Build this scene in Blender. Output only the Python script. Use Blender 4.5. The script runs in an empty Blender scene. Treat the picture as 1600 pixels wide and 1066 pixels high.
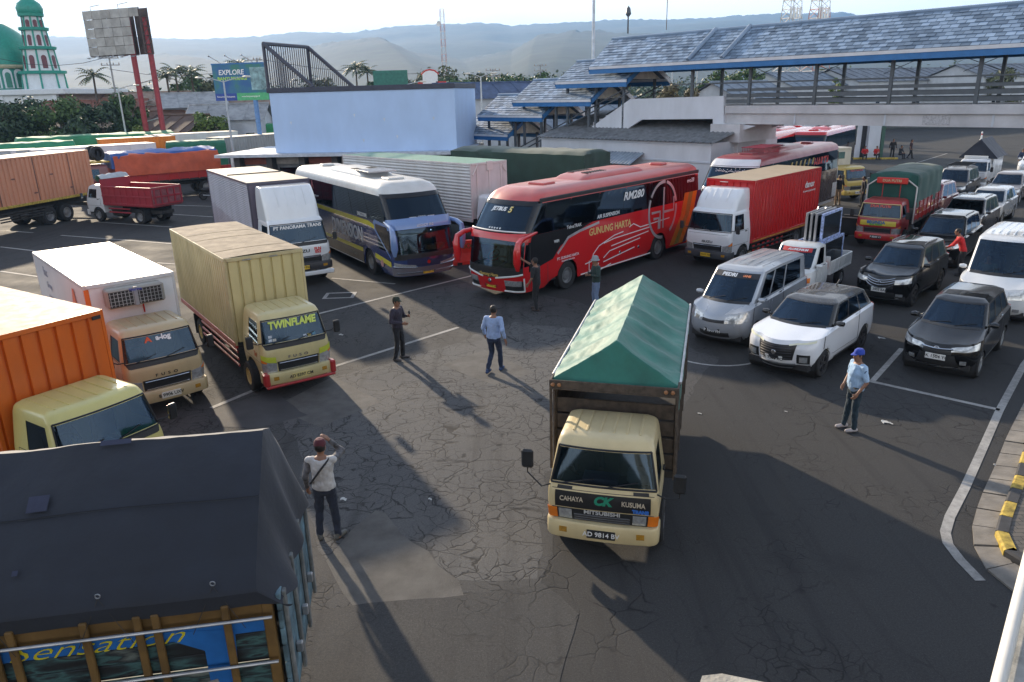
import bpy, bmesh, math, random
from math import sin, cos, pi, radians, sqrt, atan2, hypot
from mathutils import Vector, Matrix, noise
random.seed(7)
SC = bpy.context.scene
COL = SC.collection

# ------------------------------------------------------------------ camera
CAM_H, CAM_F, CAM_PITCH, CAM_ROLL = 6.71, 1175.0, radians(18.3), -0.0261
_fw = Vector((0, cos(CAM_PITCH), -sin(CAM_PITCH)))
_up0 = Vector((0, sin(CAM_PITCH), cos(CAM_PITCH)))
_rt = cos(CAM_ROLL) * Vector((1, 0, 0)) + sin(CAM_ROLL) * _up0
_up = -sin(CAM_ROLL) * Vector((1, 0, 0)) + cos(CAM_ROLL) * _up0
cd = bpy.data.cameras.new("camera")
cam = bpy.data.objects.new("camera", cd); COL.objects.link(cam)
cam.matrix_world = Matrix((_rt, _up, -_fw)).transposed().to_4x4()
cam.location = (0, 0, CAM_H)
cd.sensor_width = 36.0; cd.lens = 36.0 * CAM_F / 1600.0
cd.clip_start = 0.1; cd.clip_end = 20000
SC.camera = cam

# ------------------------------------------------------------------ sky and sun
SUN_EL, SUN_AZ = radians(19.0), radians(-29.0)      # azimuth measured from +Y towards +X
world = bpy.data.worlds.new("World"); SC.world = world; world.use_nodes = True
wn = world.node_tree.nodes; wl = world.node_tree.links; wn.clear()
w_out = wn.new("ShaderNodeOutputWorld"); w_bg = wn.new("ShaderNodeBackground")
w_sky = wn.new("ShaderNodeTexSky"); w_sky.sky_type = 'NISHITA'; w_sky.sun_disc = False
w_sky.sun_elevation = SUN_EL; w_sky.sun_rotation = SUN_AZ
w_sky.air_density = 1.0; w_sky.dust_density = 0.6; w_sky.ozone_density = 3.0
w_tc = wn.new("ShaderNodeTexCoord"); w_map = wn.new("ShaderNodeMapping")
w_map.inputs['Scale'].default_value = (1.0, 1.0, 4.5); w_map.inputs['Rotation'].default_value = (0.1, 0.05, 0.6)
w_n = wn.new("ShaderNodeTexNoise"); w_n.inputs['Scale'].default_value = 2.3; w_n.inputs['Detail'].default_value = 7; w_n.inputs['Roughness'].default_value = 0.55
w_r = wn.new("ShaderNodeValToRGB"); w_r.color_ramp.elements[0].position = 0.15; w_r.color_ramp.elements[1].position = 0.50
w_mix = wn.new("ShaderNodeMix"); w_mix.data_type = 'RGBA'
w_mul = wn.new("ShaderNodeMath"); w_mul.operation = 'MULTIPLY'; w_mul.inputs[1].default_value = 0.92
wl.new(w_tc.outputs['Generated'], w_map.inputs['Vector']); wl.new(w_map.outputs['Vector'], w_n.inputs['Vector'])
wl.new(w_n.outputs['Fac'], w_r.inputs['Fac']); wl.new(w_r.outputs['Color'], w_mul.inputs[0])
w_sep = wn.new("ShaderNodeSeparateXYZ"); wl.new(w_tc.outputs['Generated'], w_sep.inputs[0])
w_el = wn.new("ShaderNodeMapRange"); w_el.interpolation_type = 'SMOOTHSTEP'; wl.new(w_sep.outputs['Z'], w_el.inputs['Value'])   # haze veil thins towards the zenith
w_el.inputs['From Min'].default_value = 0.0; w_el.inputs['From Max'].default_value = 0.8; w_el.inputs['To Min'].default_value = 1.0; w_el.inputs['To Max'].default_value = 0.18
w_m2 = wn.new("ShaderNodeMath"); w_m2.operation = 'MULTIPLY'; wl.new(w_mul.outputs[0], w_m2.inputs[0]); wl.new(w_el.outputs['Result'], w_m2.inputs[1])
wl.new(w_m2.outputs[0], w_mix.inputs['Factor']); wl.new(w_sky.outputs['Color'], w_mix.inputs['A'])
w_mix.inputs['B'].default_value = (10.4, 10.2, 9.9, 1)         # thin bright overcast veil
wl.new(w_mix.outputs['Result'], w_bg.inputs['Color'])
w_bg.inputs['Strength'].default_value = 0.115
wl.new(w_bg.outputs['Background'], w_out.inputs['Surface'])
sd = bpy.data.lights.new("sun", 'SUN'); sun = bpy.data.objects.new("sun", sd); COL.objects.link(sun)
sd.energy = 5.0; sd.angle = radians(1.3); sd.color = (1.0, 0.83, 0.62)
_sdir = Vector((sin(SUN_AZ) * cos(SUN_EL), cos(SUN_AZ) * cos(SUN_EL), sin(SUN_EL)))
sun.rotation_euler = _sdir.to_track_quat('Z', 'Y').to_euler()
SC.view_settings.view_transform = 'Standard'; SC.view_settings.look = 'None'
SC.view_settings.exposure = 0.82; SC.view_settings.gamma = 1.0; SC.view_settings.use_curve_mapping = False
SC.render.engine = 'CYCLES'
SC.cycles.max_bounces = 6; SC.cycles.transparent_max_bounces = 12; SC.cycles.volume_bounces = 0
SC.cycles.caustics_reflective = False; SC.cycles.caustics_refractive = False
SC.cycles.use_denoising = True
SC.cycles.sample_clamp_indirect = 6.0

def RAY(px, py):
    return _fw + _rt * ((px - 800) / CAM_F) - _up * ((py - 533) / CAM_F)
def G(px, py, z=0.0):                 # the point of height z seen at a photo pixel
    d = RAY(px, py); t = (z - CAM_H) / d.z
    return Vector((0, 0, CAM_H)) + d * t
def AT(px, py, Y):                    # the point at distance Y ahead seen at a photo pixel
    d = RAY(px, py); t = Y / d.y
    return Vector((0, 0, CAM_H)) + d * t
# ------------------------------------------------------------------ materials
_MC = {}
def _nt(name):
    m = bpy.data.materials.new(name); m.use_nodes = True
    nt = m.node_tree; b = nt.nodes['Principled BSDF']
    return m, nt, b
def _node(nt, t, **kw):
    n = nt.nodes.new(t)
    for k, v in kw.items():
        if k in n.inputs: n.inputs[k].default_value = v
        else: setattr(n, k, v)
    return n
def _rgb(c): return (c[0], c[1], c[2], 1.0)
def paint(c, rough=.3, coat=.5, dirt=.3, metal=0.0, scale=1.6, dust=.25, name='paint'):
    """car paint / painted steel with blotchy dirt and dust lying on upward faces"""
    k = ('paint', c, rough, coat, dirt, metal, scale, dust)
    if k in _MC: return _MC[k]
    m, nt, b = _nt(name); L = nt.links
    tc = _node(nt, 'ShaderNodeTexCoord'); n = _node(nt, 'ShaderNodeTexNoise', Scale=scale, Detail=8.0, Roughness=.65)
    mp = _node(nt, 'ShaderNodeMapping'); mp.inputs['Scale'].default_value = (1, 1, .35)
    L.new(tc.outputs['Object'], mp.inputs['Vector']); L.new(mp.outputs['Vector'], n.inputs['Vector'])
    r = _node(nt, 'ShaderNodeMapRange'); r.inputs['From Min'].default_value = .42; r.inputs['From Max'].default_value = .78
    r.inputs['To Max'].default_value = dirt; L.new(n.outputs['Fac'], r.inputs['Value'])
    mx = _node(nt, 'ShaderNodeMix', data_type='RGBA'); mx.inputs['A'].default_value = _rgb(c)
    mx.inputs['B'].default_value = (c[0]*.45+.03, c[1]*.43+.027, c[2]*.40+.022, 1)
    L.new(r.outputs['Result'], mx.inputs['Factor'])
    g = _node(nt, 'ShaderNodeNewGeometry'); sx = _node(nt, 'ShaderNodeSeparateXYZ'); L.new(g.outputs['Normal'], sx.inputs[0])
    n2 = _node(nt, 'ShaderNodeTexNoise', Scale=scale*3, Detail=6.0); L.new(tc.outputs['Object'], n2.inputs['Vector'])
    r2 = _node(nt, 'ShaderNodeMapRange'); r2.inputs['From Min'].default_value = .75; r2.inputs['From Max'].default_value = 1.0; r2.inputs['To Max'].default_value = dust
    L.new(sx.outputs['Z'], r2.inputs['Value'])
    mu = _node(nt, 'ShaderNodeMath', operation='MULTIPLY'); L.new(r2.outputs['Result'], mu.inputs[0]); L.new(n2.outputs['Fac'], mu.inputs[1])
    mx2 = _node(nt, 'ShaderNodeMix', data_type='RGBA'); mx2.inputs['B'].default_value = (.34, .30, .25, 1)
    L.new(mx.outputs['Result'], mx2.inputs['A']); L.new(mu.outputs[0], mx2.inputs['Factor'])
    L.new(mx2.outputs['Result'], b.inputs['Base Color'])
    r3 = _node(nt, 'ShaderNodeMapRange'); r3.inputs['To Min'].default_value = rough*.8; r3.inputs['To Max'].default_value = min(1, rough+.35)
    ad = _node(nt, 'ShaderNodeMath', operation='MAXIMUM'); L.new(r.outputs['Result'], ad.inputs[0]); L.new(mu.outputs[0], ad.inputs[1])
    L.new(ad.outputs[0], r3.inputs['Value']); L.new(r3.outputs['Result'], b.inputs['Roughness'])
    b.inputs['Metallic'].default_value = metal; b.inputs['Coat Weight'].default_value = coat; b.inputs['Coat Roughness'].default_value = .04
    _MC[k] = m; return m
def plain(c, rough=.7, metal=0.0, var=.25, scale=3.0, bump=0.0, bscale=None, spec=.5, sheen=0.0, name='surface', stretch=(1, 1, 1)):
    k = ('plain', c, rough, metal, var, scale, bump, bscale, spec, sheen, stretch)
    if k in _MC: return _MC[k]
    m, nt, b = _nt(name); L = nt.links
    tc = _node(nt, 'ShaderNodeTexCoord'); n = _node(nt, 'ShaderNodeTexNoise', Scale=scale, Detail=8.0, Roughness=.6)
    mp = _node(nt, 'ShaderNodeMapping'); mp.inputs['Scale'].default_value = stretch
    L.new(tc.outputs['Object'], mp.inputs['Vector']); L.new(mp.outputs['Vector'], n.inputs['Vector'])
    mx = _node(nt, 'ShaderNodeMix', data_type='RGBA')
    lo = [v*(1-var) for v in c]; hi = [min(1, v*(1+var*.7)) for v in c]
    mx.inputs['A'].default_value = _rgb(lo); mx.inputs['B'].default_value = _rgb(hi)
    r = _node(nt, 'ShaderNodeMapRange'); r.inputs['From Min'].default_value = .3; r.inputs['From Max'].default_value = .7
    L.new(n.outputs['Fac'], r.inputs['Value']); L.new(r.outputs['Result'], mx.inputs['Factor'])
    L.new(mx.outputs['Result'], b.inputs['Base Color'])
    b.inputs['Roughness'].default_value = rough; b.inputs['Metallic'].default_value = metal; b.inputs['Specular IOR Level'].default_value = spec
    if sheen: b.inputs['Sheen Weight'].default_value = sheen
    if bump:
        n2 = _node(nt, 'ShaderNodeTexNoise', Scale=bscale or scale*6, Detail=6.0); L.new(mp.outputs['Vector'], n2.inputs['Vector'])
        bp = _node(nt, 'ShaderNodeBump', Strength=bump, Distance=.02); L.new(n2.outputs['Fac'], bp.inputs['Height']); L.new(bp.outputs['Normal'], b.inputs['Normal'])
    _MC[k] = m; return m
def glass(tint=.22, c=(.42, .62, .8), name='tinted_glass', gl=1.0):
    k = ('glass', tint, c, gl)
    if k in _MC: return _MC[k]
    m = bpy.data.materials.new(name); m.use_nodes = True; nt = m.node_tree; L = nt.links
    nt.nodes.remove(nt.nodes['Principled BSDF']); out = [n for n in nt.nodes if n.type == 'OUTPUT_MATERIAL'][0]
    tr = _node(nt, 'ShaderNodeBsdfTransparent'); tr.inputs['Color'].default_value = (c[0]*tint, c[1]*tint, c[2]*tint, 1)
    gs = _node(nt, 'ShaderNodeBsdfGlossy'); gs.inputs['Roughness'].default_value = .04; gs.inputs['Color'].default_value = (.52*gl, .74*gl, gl, 1)
    lw = _node(nt, 'ShaderNodeFresnel'); lw.inputs['IOR'].default_value = 1.72
    tc = _node(nt, 'ShaderNodeTexCoord'); nz = _node(nt, 'ShaderNodeTexNoise', Scale=1.3, Detail=2.0); L.new(tc.outputs['Object'], nz.inputs['Vector'])
    bp = _node(nt, 'ShaderNodeBump', Strength=.012, Distance=.05); L.new(nz.outputs['Fac'], bp.inputs['Height']); L.new(bp.outputs['Normal'], gs.inputs['Normal'])
    mx = _node(nt, 'ShaderNodeMixShader'); L.new(lw.outputs[0], mx.inputs[0]); L.new(tr.outputs[0], mx.inputs[1]); L.new(gs.outputs[0], mx.inputs[2])
    L.new(mx.outputs[0], out.inputs['Surface'])
    _MC[k] = m; return m
def emit(c, s):
    k = ('emit', c, s)
    if k in _MC: return _MC[k]
    m, nt, b = _nt('lit_lamp'); b.inputs['Base Color'].default_value = _rgb(c); b.inputs['Emission Color'].default_value = _rgb(c); b.inputs['Emission Strength'].default_value = s
    _MC[k] = m; return m
RUBBER = plain((.022, .022, .023), .85, var=.3, scale=6, name='tyre_rubber')
BLACK = plain((.02, .021, .023), .45, var=.3, name='black_plastic')
MATTE = plain((.028, .028, .03), .8, var=.3, name='black_matte')
CHASSIS = plain((.035, .033, .032), .75, var=.5, scale=5, name='chassis_paint')
CHROME = plain((.62, .63, .65), .16, 1.0, var=.12, name='chrome')
STEEL = plain((.42, .43, .45), .4, .8, var=.3, name='steel')
WHITEP = plain((.78, .78, .76), .5, var=.08, name='white_print')
INTER = plain((.05, .05, .055), .8, var=.3, name='cabin_trim')
SEATM = plain((.09, .085, .085), .85, var=.3, name='seat_fabric')
LENS = plain((.55, .57, .58), .12, .55, var=.35, scale=14, name='lamp_lens')
AMBER = plain((.75, .2, .02), .2, var=.2, name='amber_lens')
FOGA = plain((.42, .22, .03), .25, var=.3, scale=20, name='fog_lens')
REDL = plain((.45, .015, .012), .2, var=.2, name='red_lens')
GLASS = glass(.30); GLASSD = glass(.10, name='dark_glass'); GLASSB = glass(.04, name='black_glass')
GLASSC = glass(.5, (.8, .95, .95), name='clear_glass')

# ------------------------------------------------------------------ objects
def link(o, parent=None):
    COL.objects.link(o)
    if parent is not None: o.parent = parent
    return o
def tag(o, label=None, cat=None, group=None, kind=None):
    for k, v in (('label', label), ('category', cat), ('group', group), ('kind', kind)):
        if v: o[k] = v
    return o
def thing(name, label, cat, loc=(0, 0, 0), rz=0.0, group=None):
    o = bpy.data.objects.new(name, None); o.empty_display_size = .3
    COL.objects.link(o); o.location = loc; o.rotation_euler = (0, 0, rz)
    return tag(o, label, cat, group)
def copy_tree(o, parent=None):
    c = o.copy(); COL.objects.link(c); c.parent = parent
    for ch in list(o.children): copy_tree(ch, c)
    return c
class MB:
    """collects shapes into one mesh"""
    def __init__(s): s.v = []; s.f = []; s.m = []; s.mi = 0
    def add(s, vs, fs):
        o = len(s.v); s.v += [tuple(v) for v in vs]; s.f += [tuple(i+o for i in f) for f in fs]; s.m += [s.mi]*len(fs); return s
    def box(s, x0, x1, y0, y1, z0, z1, b=0.0, rot=None, mat=None):
        if x0 > x1: x0, x1 = x1, x0
        if y0 > y1: y0, y1 = y1, y0
        if z0 > z1: z0, z1 = z1, z0
        b = min(b, (x1-x0)*.45, (y1-y0)*.45, (z1-z0)*.45)
        if b <= 0:
            vs = [(x, y, z) for x in (x0, x1) for y in (y0, y1) for z in (z0, z1)]
            fs = [(0, 1, 3, 2), (4, 6, 7, 5), (0, 4, 5, 1), (2, 3, 7, 6), (0, 2, 6, 4), (1, 5, 7, 3)]
        else:
            vs = []; idx = {}
            X = (x0, x1); Y = (y0, y1); Z = (z0, z1); sg = (1, -1)
            for i in (0, 1):
                for j in (0, 1):
                    for k in (0, 1):
                        for a in (0, 1, 2):
                            p = [X[i]+sg[i]*b, Y[j]+sg[j]*b, Z[k]+sg[k]*b]
                            p[a] = (X[i], Y[j], Z[k])[a]; idx[i, j, k, a] = len(vs); vs.append(tuple(p))
            fs = []
            for i in (0, 1):
                q = [idx[i, 0, 0, 0], idx[i, 1, 0, 0], idx[i, 1, 1, 0], idx[i, 0, 1, 0]]; fs.append(q if i else q[::-1])
                q = [idx[0, i, 0, 1], idx[0, i, 1, 1], idx[1, i, 1, 1], idx[1, i, 0, 1]]; fs.append(q if i else q[::-1])
                q = [idx[0, 0, i, 2], idx[1, 0, i, 2], idx[1, 1, i, 2], idx[0, 1, i, 2]]; fs.append(q if i else q[::-1])
            for i in (0, 1):
                for j in (0, 1):
                    fl = (i == j)
                    q = [idx[i, j, 0, 0], idx[i, j, 0, 1], idx[i, j, 1, 1], idx[i, j, 1, 0]]; fs.append(q if fl else q[::-1])
                    q = [idx[i, 0, j, 0], idx[i, 1, j, 0], idx[i, 1, j, 2], idx[i, 0, j, 2]]; fs.append(q if fl else q[::-1])
                    q = [idx[0, i, j, 1], idx[0, i, j, 2], idx[1, i, j, 2], idx[1, i, j, 1]]; fs.append(q if fl else q[::-1])
                    for k in (0, 1):
                        q = [idx[i, j, k, 0], idx[i, j, k, 1], idx[i, j, k, 2]]; fs.append(q if (i+j+k) % 2 else q[::-1])
        if rot is not None:
            vs = [rot @ Vector(v) for v in vs]
        return s.add(vs, fs)
    def prism(s, poly, n, h0, h1):
        """polygon in a plane: axis n in 'xyz' is the extrusion axis"""
        def P(a, b, h): return {'x': (h, a, b), 'y': (a, h, b), 'z': (a, b, h)}[n]
        k = len(poly); vs = [P(a, b, h0) for a, b in poly] + [P(a, b, h1) for a, b in poly]
        fs = [tuple(range(k))[::-1], tuple(range(k, 2*k))] + [(i, (i+1) % k, k+(i+1) % k, k+i) for i in range(k)]
        return s.add(vs, fs)
    def tube(s, pts, r, n=8, cap=True):
        pts = [Vector(p) for p in pts]; rs = r if isinstance(r, (list, tuple)) else [r]*len(pts)
        base = len(s.v); prev = None
        for i, p in enumerate(pts):
            d = (pts[min(i+1, len(pts)-1)] - pts[max(i-1, 0)])
            if d.length < 1e-9: d = Vector((0, 0, 1))
            d.normalize()
            a = Vector((0, 0, 1)) if abs(d.z) < .9 else Vector((1, 0, 0))
            if prev is not None and abs(prev.dot(d)) < .99: a = prev
            u = (a - d*a.dot(d)).normalized(); w = d.cross(u); prev = u
            s.v += [tuple(p + (u*cos(2*pi*k/n) + w*sin(2*pi*k/n))*rs[i]) for k in range(n)]
        fs = []
        for i in range(len(pts)-1):
            for k in range(n):
                a = base+i*n+k; b_ = base+i*n+(k+1) % n; fs.append((a, b_, b_+n, a+n))
        if cap:
            fs.append(tuple(base+k for k in range(n))[::-1]); e = base+(len(pts)-1)*n; fs.append(tuple(e+k for k in range(n)))
        s.f += fs; s.m += [s.mi]*len(fs); return s
    def lathe(s, prof, c=(0, 0, 0), axis='z', n=20, a0=0, a1=2*pi, close=True):
        """prof: (radius, height) pairs turned about an axis"""
        base = len(s.v); k = len(prof); full = abs(a1-a0-2*pi) < 1e-6; m = n if full else n+1
        for i in range(m):
            t = a0+(a1-a0)*i/n; ct, st = cos(t), sin(t)
            for r, h in prof:
                p = {'z': (r*ct, r*st, h), 'y': (r*ct, h, r*st), 'x': (h, r*ct, r*st)}[axis]
                s.v.append((p[0]+c[0], p[1]+c[1], p[2]+c[2]))
        fs = []
        for i in range(n):
            j = (i+1) % m
            for q in range(k-1):
                f = (base+i*k+q, base+j*k+q, base+j*k+q+1, base+i*k+q+1)
                fs.append(f if axis == 'z' or axis == 'x' else f[::-1])
        s.f += fs; s.m += [s.mi]*len(fs); return s
    def grid(s, fn, nu, nv, flip=False):
        base = len(s.v)
        for i in range(nu+1):
            for j in range(nv+1): s.v.append(tuple(fn(i/nu, j/nv)))
        fs = []
        for i in range(nu):
            for j in range(nv):
                a = base+i*(nv+1)+j; f = (a, a+nv+1, a+nv+2, a+1); fs.append(f[::-1] if flip else f)
        s.f += fs; s.m += [s.mi]*len(fs); return s
    def mesh(s, name, mats, smooth=35.0):
        me = bpy.data.meshes.new(name); me.from_pydata(s.v, [], s.f)
        for m in (mats if isinstance(mats, (list, tuple)) else [mats]): me.materials.append(m)
        if any(s.m): me.polygons.foreach_set('material_index', s.m)
        me.update()
        if smooth:
            me.polygons.foreach_set('use_smooth', [True]*len(me.polygons)); me.set_sharp_from_angle(angle=radians(smooth))
        return me
    def build(s, name, mats, parent=None, loc=None, rz=None, smooth=35.0):
        o = bpy.data.objects.new(name, s.mesh(name, mats, smooth)); link(o, parent)
        if loc is not None: o.location = loc
        if rz is not None: o.rotation_euler = (0, 0, rz)
        return o
def inst(me, name, parent=None, loc=(0, 0, 0), rot=(0, 0, 0), scale=None):
    o = bpy.data.objects.new(name, me); link(o, parent); o.location = loc; o.rotation_euler = rot
    if scale: o.scale = scale
    return o
def bx(name, mat, parent, x0, x1, y0, y1, z0, z1, b=.01):
    return MB().box(x0, x1, y0, y1, z0, z1, b).build(name, mat, parent)
def text(body, size, mat, parent, pos, u, v, bold=0.0, shear=0.0, width=None, ext=.002, name='lettering', align='CENTER', space=1.0):
    cu = bpy.data.curves.new(name, 'FONT'); cu.body = body; cu.size = size; cu.align_x = align; cu.align_y = 'CENTER'
    cu.extrude = ext; cu.offset = bold; cu.shear = shear; cu.space_character = space; cu.resolution_u = 3
    cu.materials.append(mat); o = bpy.data.objects.new(name, cu); link(o, parent)
    u = Vector(u).normalized(); v = Vector(v); v = (v - u*u.dot(v)).normalized(); n = u.cross(v)
    M = Matrix((u, v, n)).transposed().to_4x4(); M.translation = Vector(pos)
    if width: M = M @ Matrix.Diagonal((width, 1, 1, 1))
    o.matrix_local = M
    return o
def nz(p, sc=1.0, seed=0.0):
    return noise.noise(Vector((p[0]*sc+seed, p[1]*sc-seed*.7, p[2]*sc+seed*1.3)))
def lerp(a, b, t): return a+(b-a)*t
def interp(tab, x):
    if x <= tab[0][0]: return tab[0][1]
    for (a, b), (c, d) in zip(tab, tab[1:]):
        if x <= c: return b+(d-b)*(x-a)/max(1e-9, c-a)
    return tab[-1][1]
# ------------------------------------------------------------------ ground
def asphalt_mat(k=1.0, crack=0.0):
    m, nt, b = _nt('asphalt'); L = nt.links
    tc = _node(nt, 'ShaderNodeTexCoord'); P = tc.outputs['Object']
    def N(scale, detail=6.0, rough=.6, vec=P):
        n = _node(nt, 'ShaderNodeTexNoise', Scale=scale, Detail=detail, Roughness=rough); L.new(vec, n.inputs['Vector']); return n.outputs['Fac']
    def MR(v, a, b_, c=0.0, d=1.0):
        r = _node(nt, 'ShaderNodeMapRange'); L.new(v, r.inputs['Value'])
        for k, x in zip(('From Min', 'From Max', 'To Min', 'To Max'), (a, b_, c, d)): r.inputs[k].default_value = x
        return r.outputs['Result']
    def MUL(a, c, op='MULTIPLY'):
        n = _node(nt, 'ShaderNodeMath', operation=op); L.new(a, n.inputs[0])
        if isinstance(c, float): n.inputs[1].default_value = c
        else: L.new(c, n.inputs[1])
        return n.outputs[0]
    def MIX(f, a, c):
        n = _node(nt, 'ShaderNodeMix', data_type='RGBA'); L.new(f, n.inputs['Factor'])
        for s_, k in ((a, 'A'), (c, 'B')):
            if isinstance(s_, tuple): n.inputs[k].default_value = _rgb(s_)
            else: L.new(s_, n.inputs[k])
        return n.outputs['Result']
    big = N(.09, 4.0); mid = N(.55, 6.0); fine = N(38.0, 3.0, .8); stain = N(.33, 5.0, .65)
    col = MIX(MR(big, .35, .65), (.025*k, .0255*k, .0275*k), (.042*k, .041*k, .040*k))
    col = MIX(MR(mid, .4, .75, 0, .55), col, (.053*k, .0525*k, .052*k))
    col = MIX(MR(fine, .35, .75, 0, .6), col, (.080*k, .079*k, .077*k))
    col = MIX(MR(N(90.0, 2.0, .9), .64, .72, 0, .55), col, (.30, .29, .28))       # pale grit
    col = MIX(MR(stain, .60, .72, 0, .55), col, (.026, .026, .028))               # oil
    sm = _node(nt, 'ShaderNodeMapping'); sm.inputs['Rotation'].default_value = (0, 0, radians(43)); sm.inputs['Scale'].default_value = (2.2, .12, 1); L.new(P, sm.inputs['Vector'])
    col = MIX(MR(N(1.0, 4.0, .6, sm.outputs['Vector']), .52, .72, 0, .45), col, (.024, .024, .026))   # tyre wear along the lanes
    col = MIX(MR(N(2.3, 2.0, .5), .72, .76, 0, .7), col, (.018, .018, .019))               # drips
    # alligator cracking where the surface is worn
    dv = _node(nt, 'ShaderNodeTexNoise', Scale=1.1, Detail=4.0); L.new(P, dv.inputs['Vector'])
    ad = _node(nt, 'ShaderNodeVectorMath', operation='MULTIPLY_ADD'); L.new(dv.outputs['Color'], ad.inputs[0]); ad.inputs[1].default_value = (.9, .9, 0); L.new(P, ad.inputs[2])
    cr = None
    for sc, w in ((1.5, .024), (4.2, .044)):
        vo = _node(nt, 'ShaderNodeTexVoronoi', feature='DISTANCE_TO_EDGE', Scale=sc); L.new(ad.outputs[0], vo.inputs['Vector'])
        e = MR(vo.outputs['Distance'], 0.0, w, 1.0, 0.0)
        mk = MR(N(.16 if sc < 2 else .42, 3.0), .47-crack if sc < 2 else .52-crack, .58-crack if sc < 2 else .62-crack)
        e = MUL(e, mk); e = MUL(e, MR(N(1.7 if sc < 2 else 2.6, 3.0, .6), .36, .50)); cr = e if cr is None else MUL(cr, e, 'MAXIMUM')
    col = MIX(MUL(cr, .92), col, (.016, .016, .017))
    L.new(col, b.inputs['Base Color'])
    L.new(MR(mid, .3, .7, .78, .95), b.inputs['Roughness']); b.inputs['Specular IOR Level'].default_value = .22
    h = MUL(MUL(fine, .35), cr, 'SUBTRACT')
    bp = _node(nt, 'ShaderNodeBump', Strength=.45, Distance=.012); L.new(h, bp.inputs['Height']); L.new(bp.outputs['Normal'], b.inputs['Normal'])
    return m
def road_paint(c=(.40, .39, .37), wear=.75):
    m, nt, b = _nt('worn_road_paint'); L = nt.links
    tc = _node(nt, 'ShaderNodeTexCoord')
    n = _node(nt, 'ShaderNodeTexNoise', Scale=7.0, Detail=9.0, Roughness=.75); L.new(tc.outputs['Object'], n.inputs['Vector'])
    n2 = _node(nt, 'ShaderNodeTexNoise', Scale=.6, Detail=3.0); L.new(tc.outputs['Object'], n2.inputs['Vector'])
    a = _node(nt, 'ShaderNodeMath', operation='ADD'); L.new(n.outputs['Fac'], a.inputs[0]); L.new(n2.outputs['Fac'], a.inputs[1])
    r = _node(nt, 'ShaderNodeMapRange'); L.new(a.outputs[0], r.inputs['Value']); r.inputs['From Min'].default_value = .78; r.inputs['From Max'].default_value = 1.25; r.inputs['To Min'].default_value = 1.0; r.inputs['To Max'].default_value = 1.0-wear
    mx = _node(nt, 'ShaderNodeMix', data_type='RGBA'); mx.inputs['A'].default_value = (.075, .075, .077, 1); mx.inputs['B'].default_value = _rgb(c)
    L.new(r.outputs['Result'], mx.inputs['Factor']); L.new(mx.outputs['Result'], b.inputs['Base Color']); b.inputs['Roughness'].default_value = .8
    return m
ASPHALT = asphalt_mat(); OLDASPH = asphalt_mat(2.15, .17); MIDASPH = asphalt_mat(1.45, .08); ROADPAINT = road_paint(); PATCH = plain((.098, .094, .089), .9, var=.35, scale=2.2, bump=.5, bscale=60, name='patch_asphalt')
PATCHD = plain((.052, .052, .055), .85, var=.25, scale=1.2, bump=.3, bscale=45, name='dark_patch_asphalt')
me = MB().box(-6000, 6000, -300, 7000, -.9, -.02)
o = me.build('ground', plain((.06, .075, .035), .95, var=.4, scale=.05, name='earth_and_grass'), smooth=0); tag(o, kind='structure')
o = MB().add([(-95, -14, 0), (80, -14, 0), (80, 118, 0), (-95, 118, 0)], [(0, 1, 2, 3)]).build('asphalt_yard', ASPHALT, smooth=0); tag(o, kind='structure')

def poly_sheet(name, pts, z, mat):
    o = MB().add([(p[0], p[1], z) for p in pts], [tuple(range(len(pts)))]).build(name, mat, smooth=0); tag(o, kind='structure'); return o
def pxs(*a): return [G(*p) for p in a]
def ragged(pts, amp=.22, step=.35):
    out = []
    for a, b_ in zip(pts, pts[1:]+pts[:1]):
        n = max(1, int((b_-a).length/step))
        for i in range(n): p = a.lerp(b_, i/n); out.append(Vector((p.x+amp*nz(p, 1.7, 2), p.y+amp*nz(p, 1.7, 9), 0)))
    return out
poly_sheet('old_asphalt', ragged(pxs((-60, 660), (330, 560), (560, 470), (740, 440), (900, 470), (1120, 560), (1060, 640), (900, 760), (850, 912), (905, 960), (830, 1100), (380, 1100), (300, 900))), .002, MIDASPH)
poly_sheet('old_asphalt', ragged(pxs((500, 880), (470, 720), (440, 660), (520, 588), (640, 560), (800, 505), (1000, 520), (1000, 640), (860, 740), (845, 905), (720, 900), (640, 850), (590, 800))), .003, OLDASPH)
poly_sheet('asphalt_patch', ragged(pxs((690, 570), (758, 547), (838, 583), (772, 602)), .06), .004, PATCH)
poly_sheet('asphalt_patch', ragged(pxs((420, 640), (520, 588), (596, 628), (566, 640), (500, 668)), .08), .004, PATCH)
poly_sheet('asphalt_patch', ragged(pxs((585, 795), (605, 800), (640, 850), (720, 905), (735, 950), (650, 985), (560, 950), (505, 880), (540, 830)), .12), .004, PATCH)
poly_sheet('asphalt_patch', ragged(pxs((500, 950), (700, 935), (850, 912), (905, 960), (870, 1100), (480, 1100)), .12), .006, asphalt_mat(1.25, .0))
poly_sheet('asphalt_patch', ragged(pxs((330, 640), (430, 612), (480, 650), (410, 668), (345, 668)), .08), .006, PATCHD)
def stripe(pts, w=.12, z=.008, name='painted_line'):
    mb = MB(); P = [Vector((p[0], p[1], 0)) for p in pts]; vs = []
    for i, p in enumerate(P):
        d = (P[min(i+1, len(P)-1)]-P[max(i-1, 0)]).normalized(); n = Vector((-d.y, d.x, 0))*w/2
        vs += [(p+n)+Vector((0, 0, z)), (p-n)+Vector((0, 0, z))]
    mb.add(vs, [(2*i, 2*i+1, 2*i+3, 2*i+2) for i in range(len(P)-1)])
    o = mb.build(name, ROADPAINT, smooth=0); tag(o, kind='structure'); return o
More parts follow.
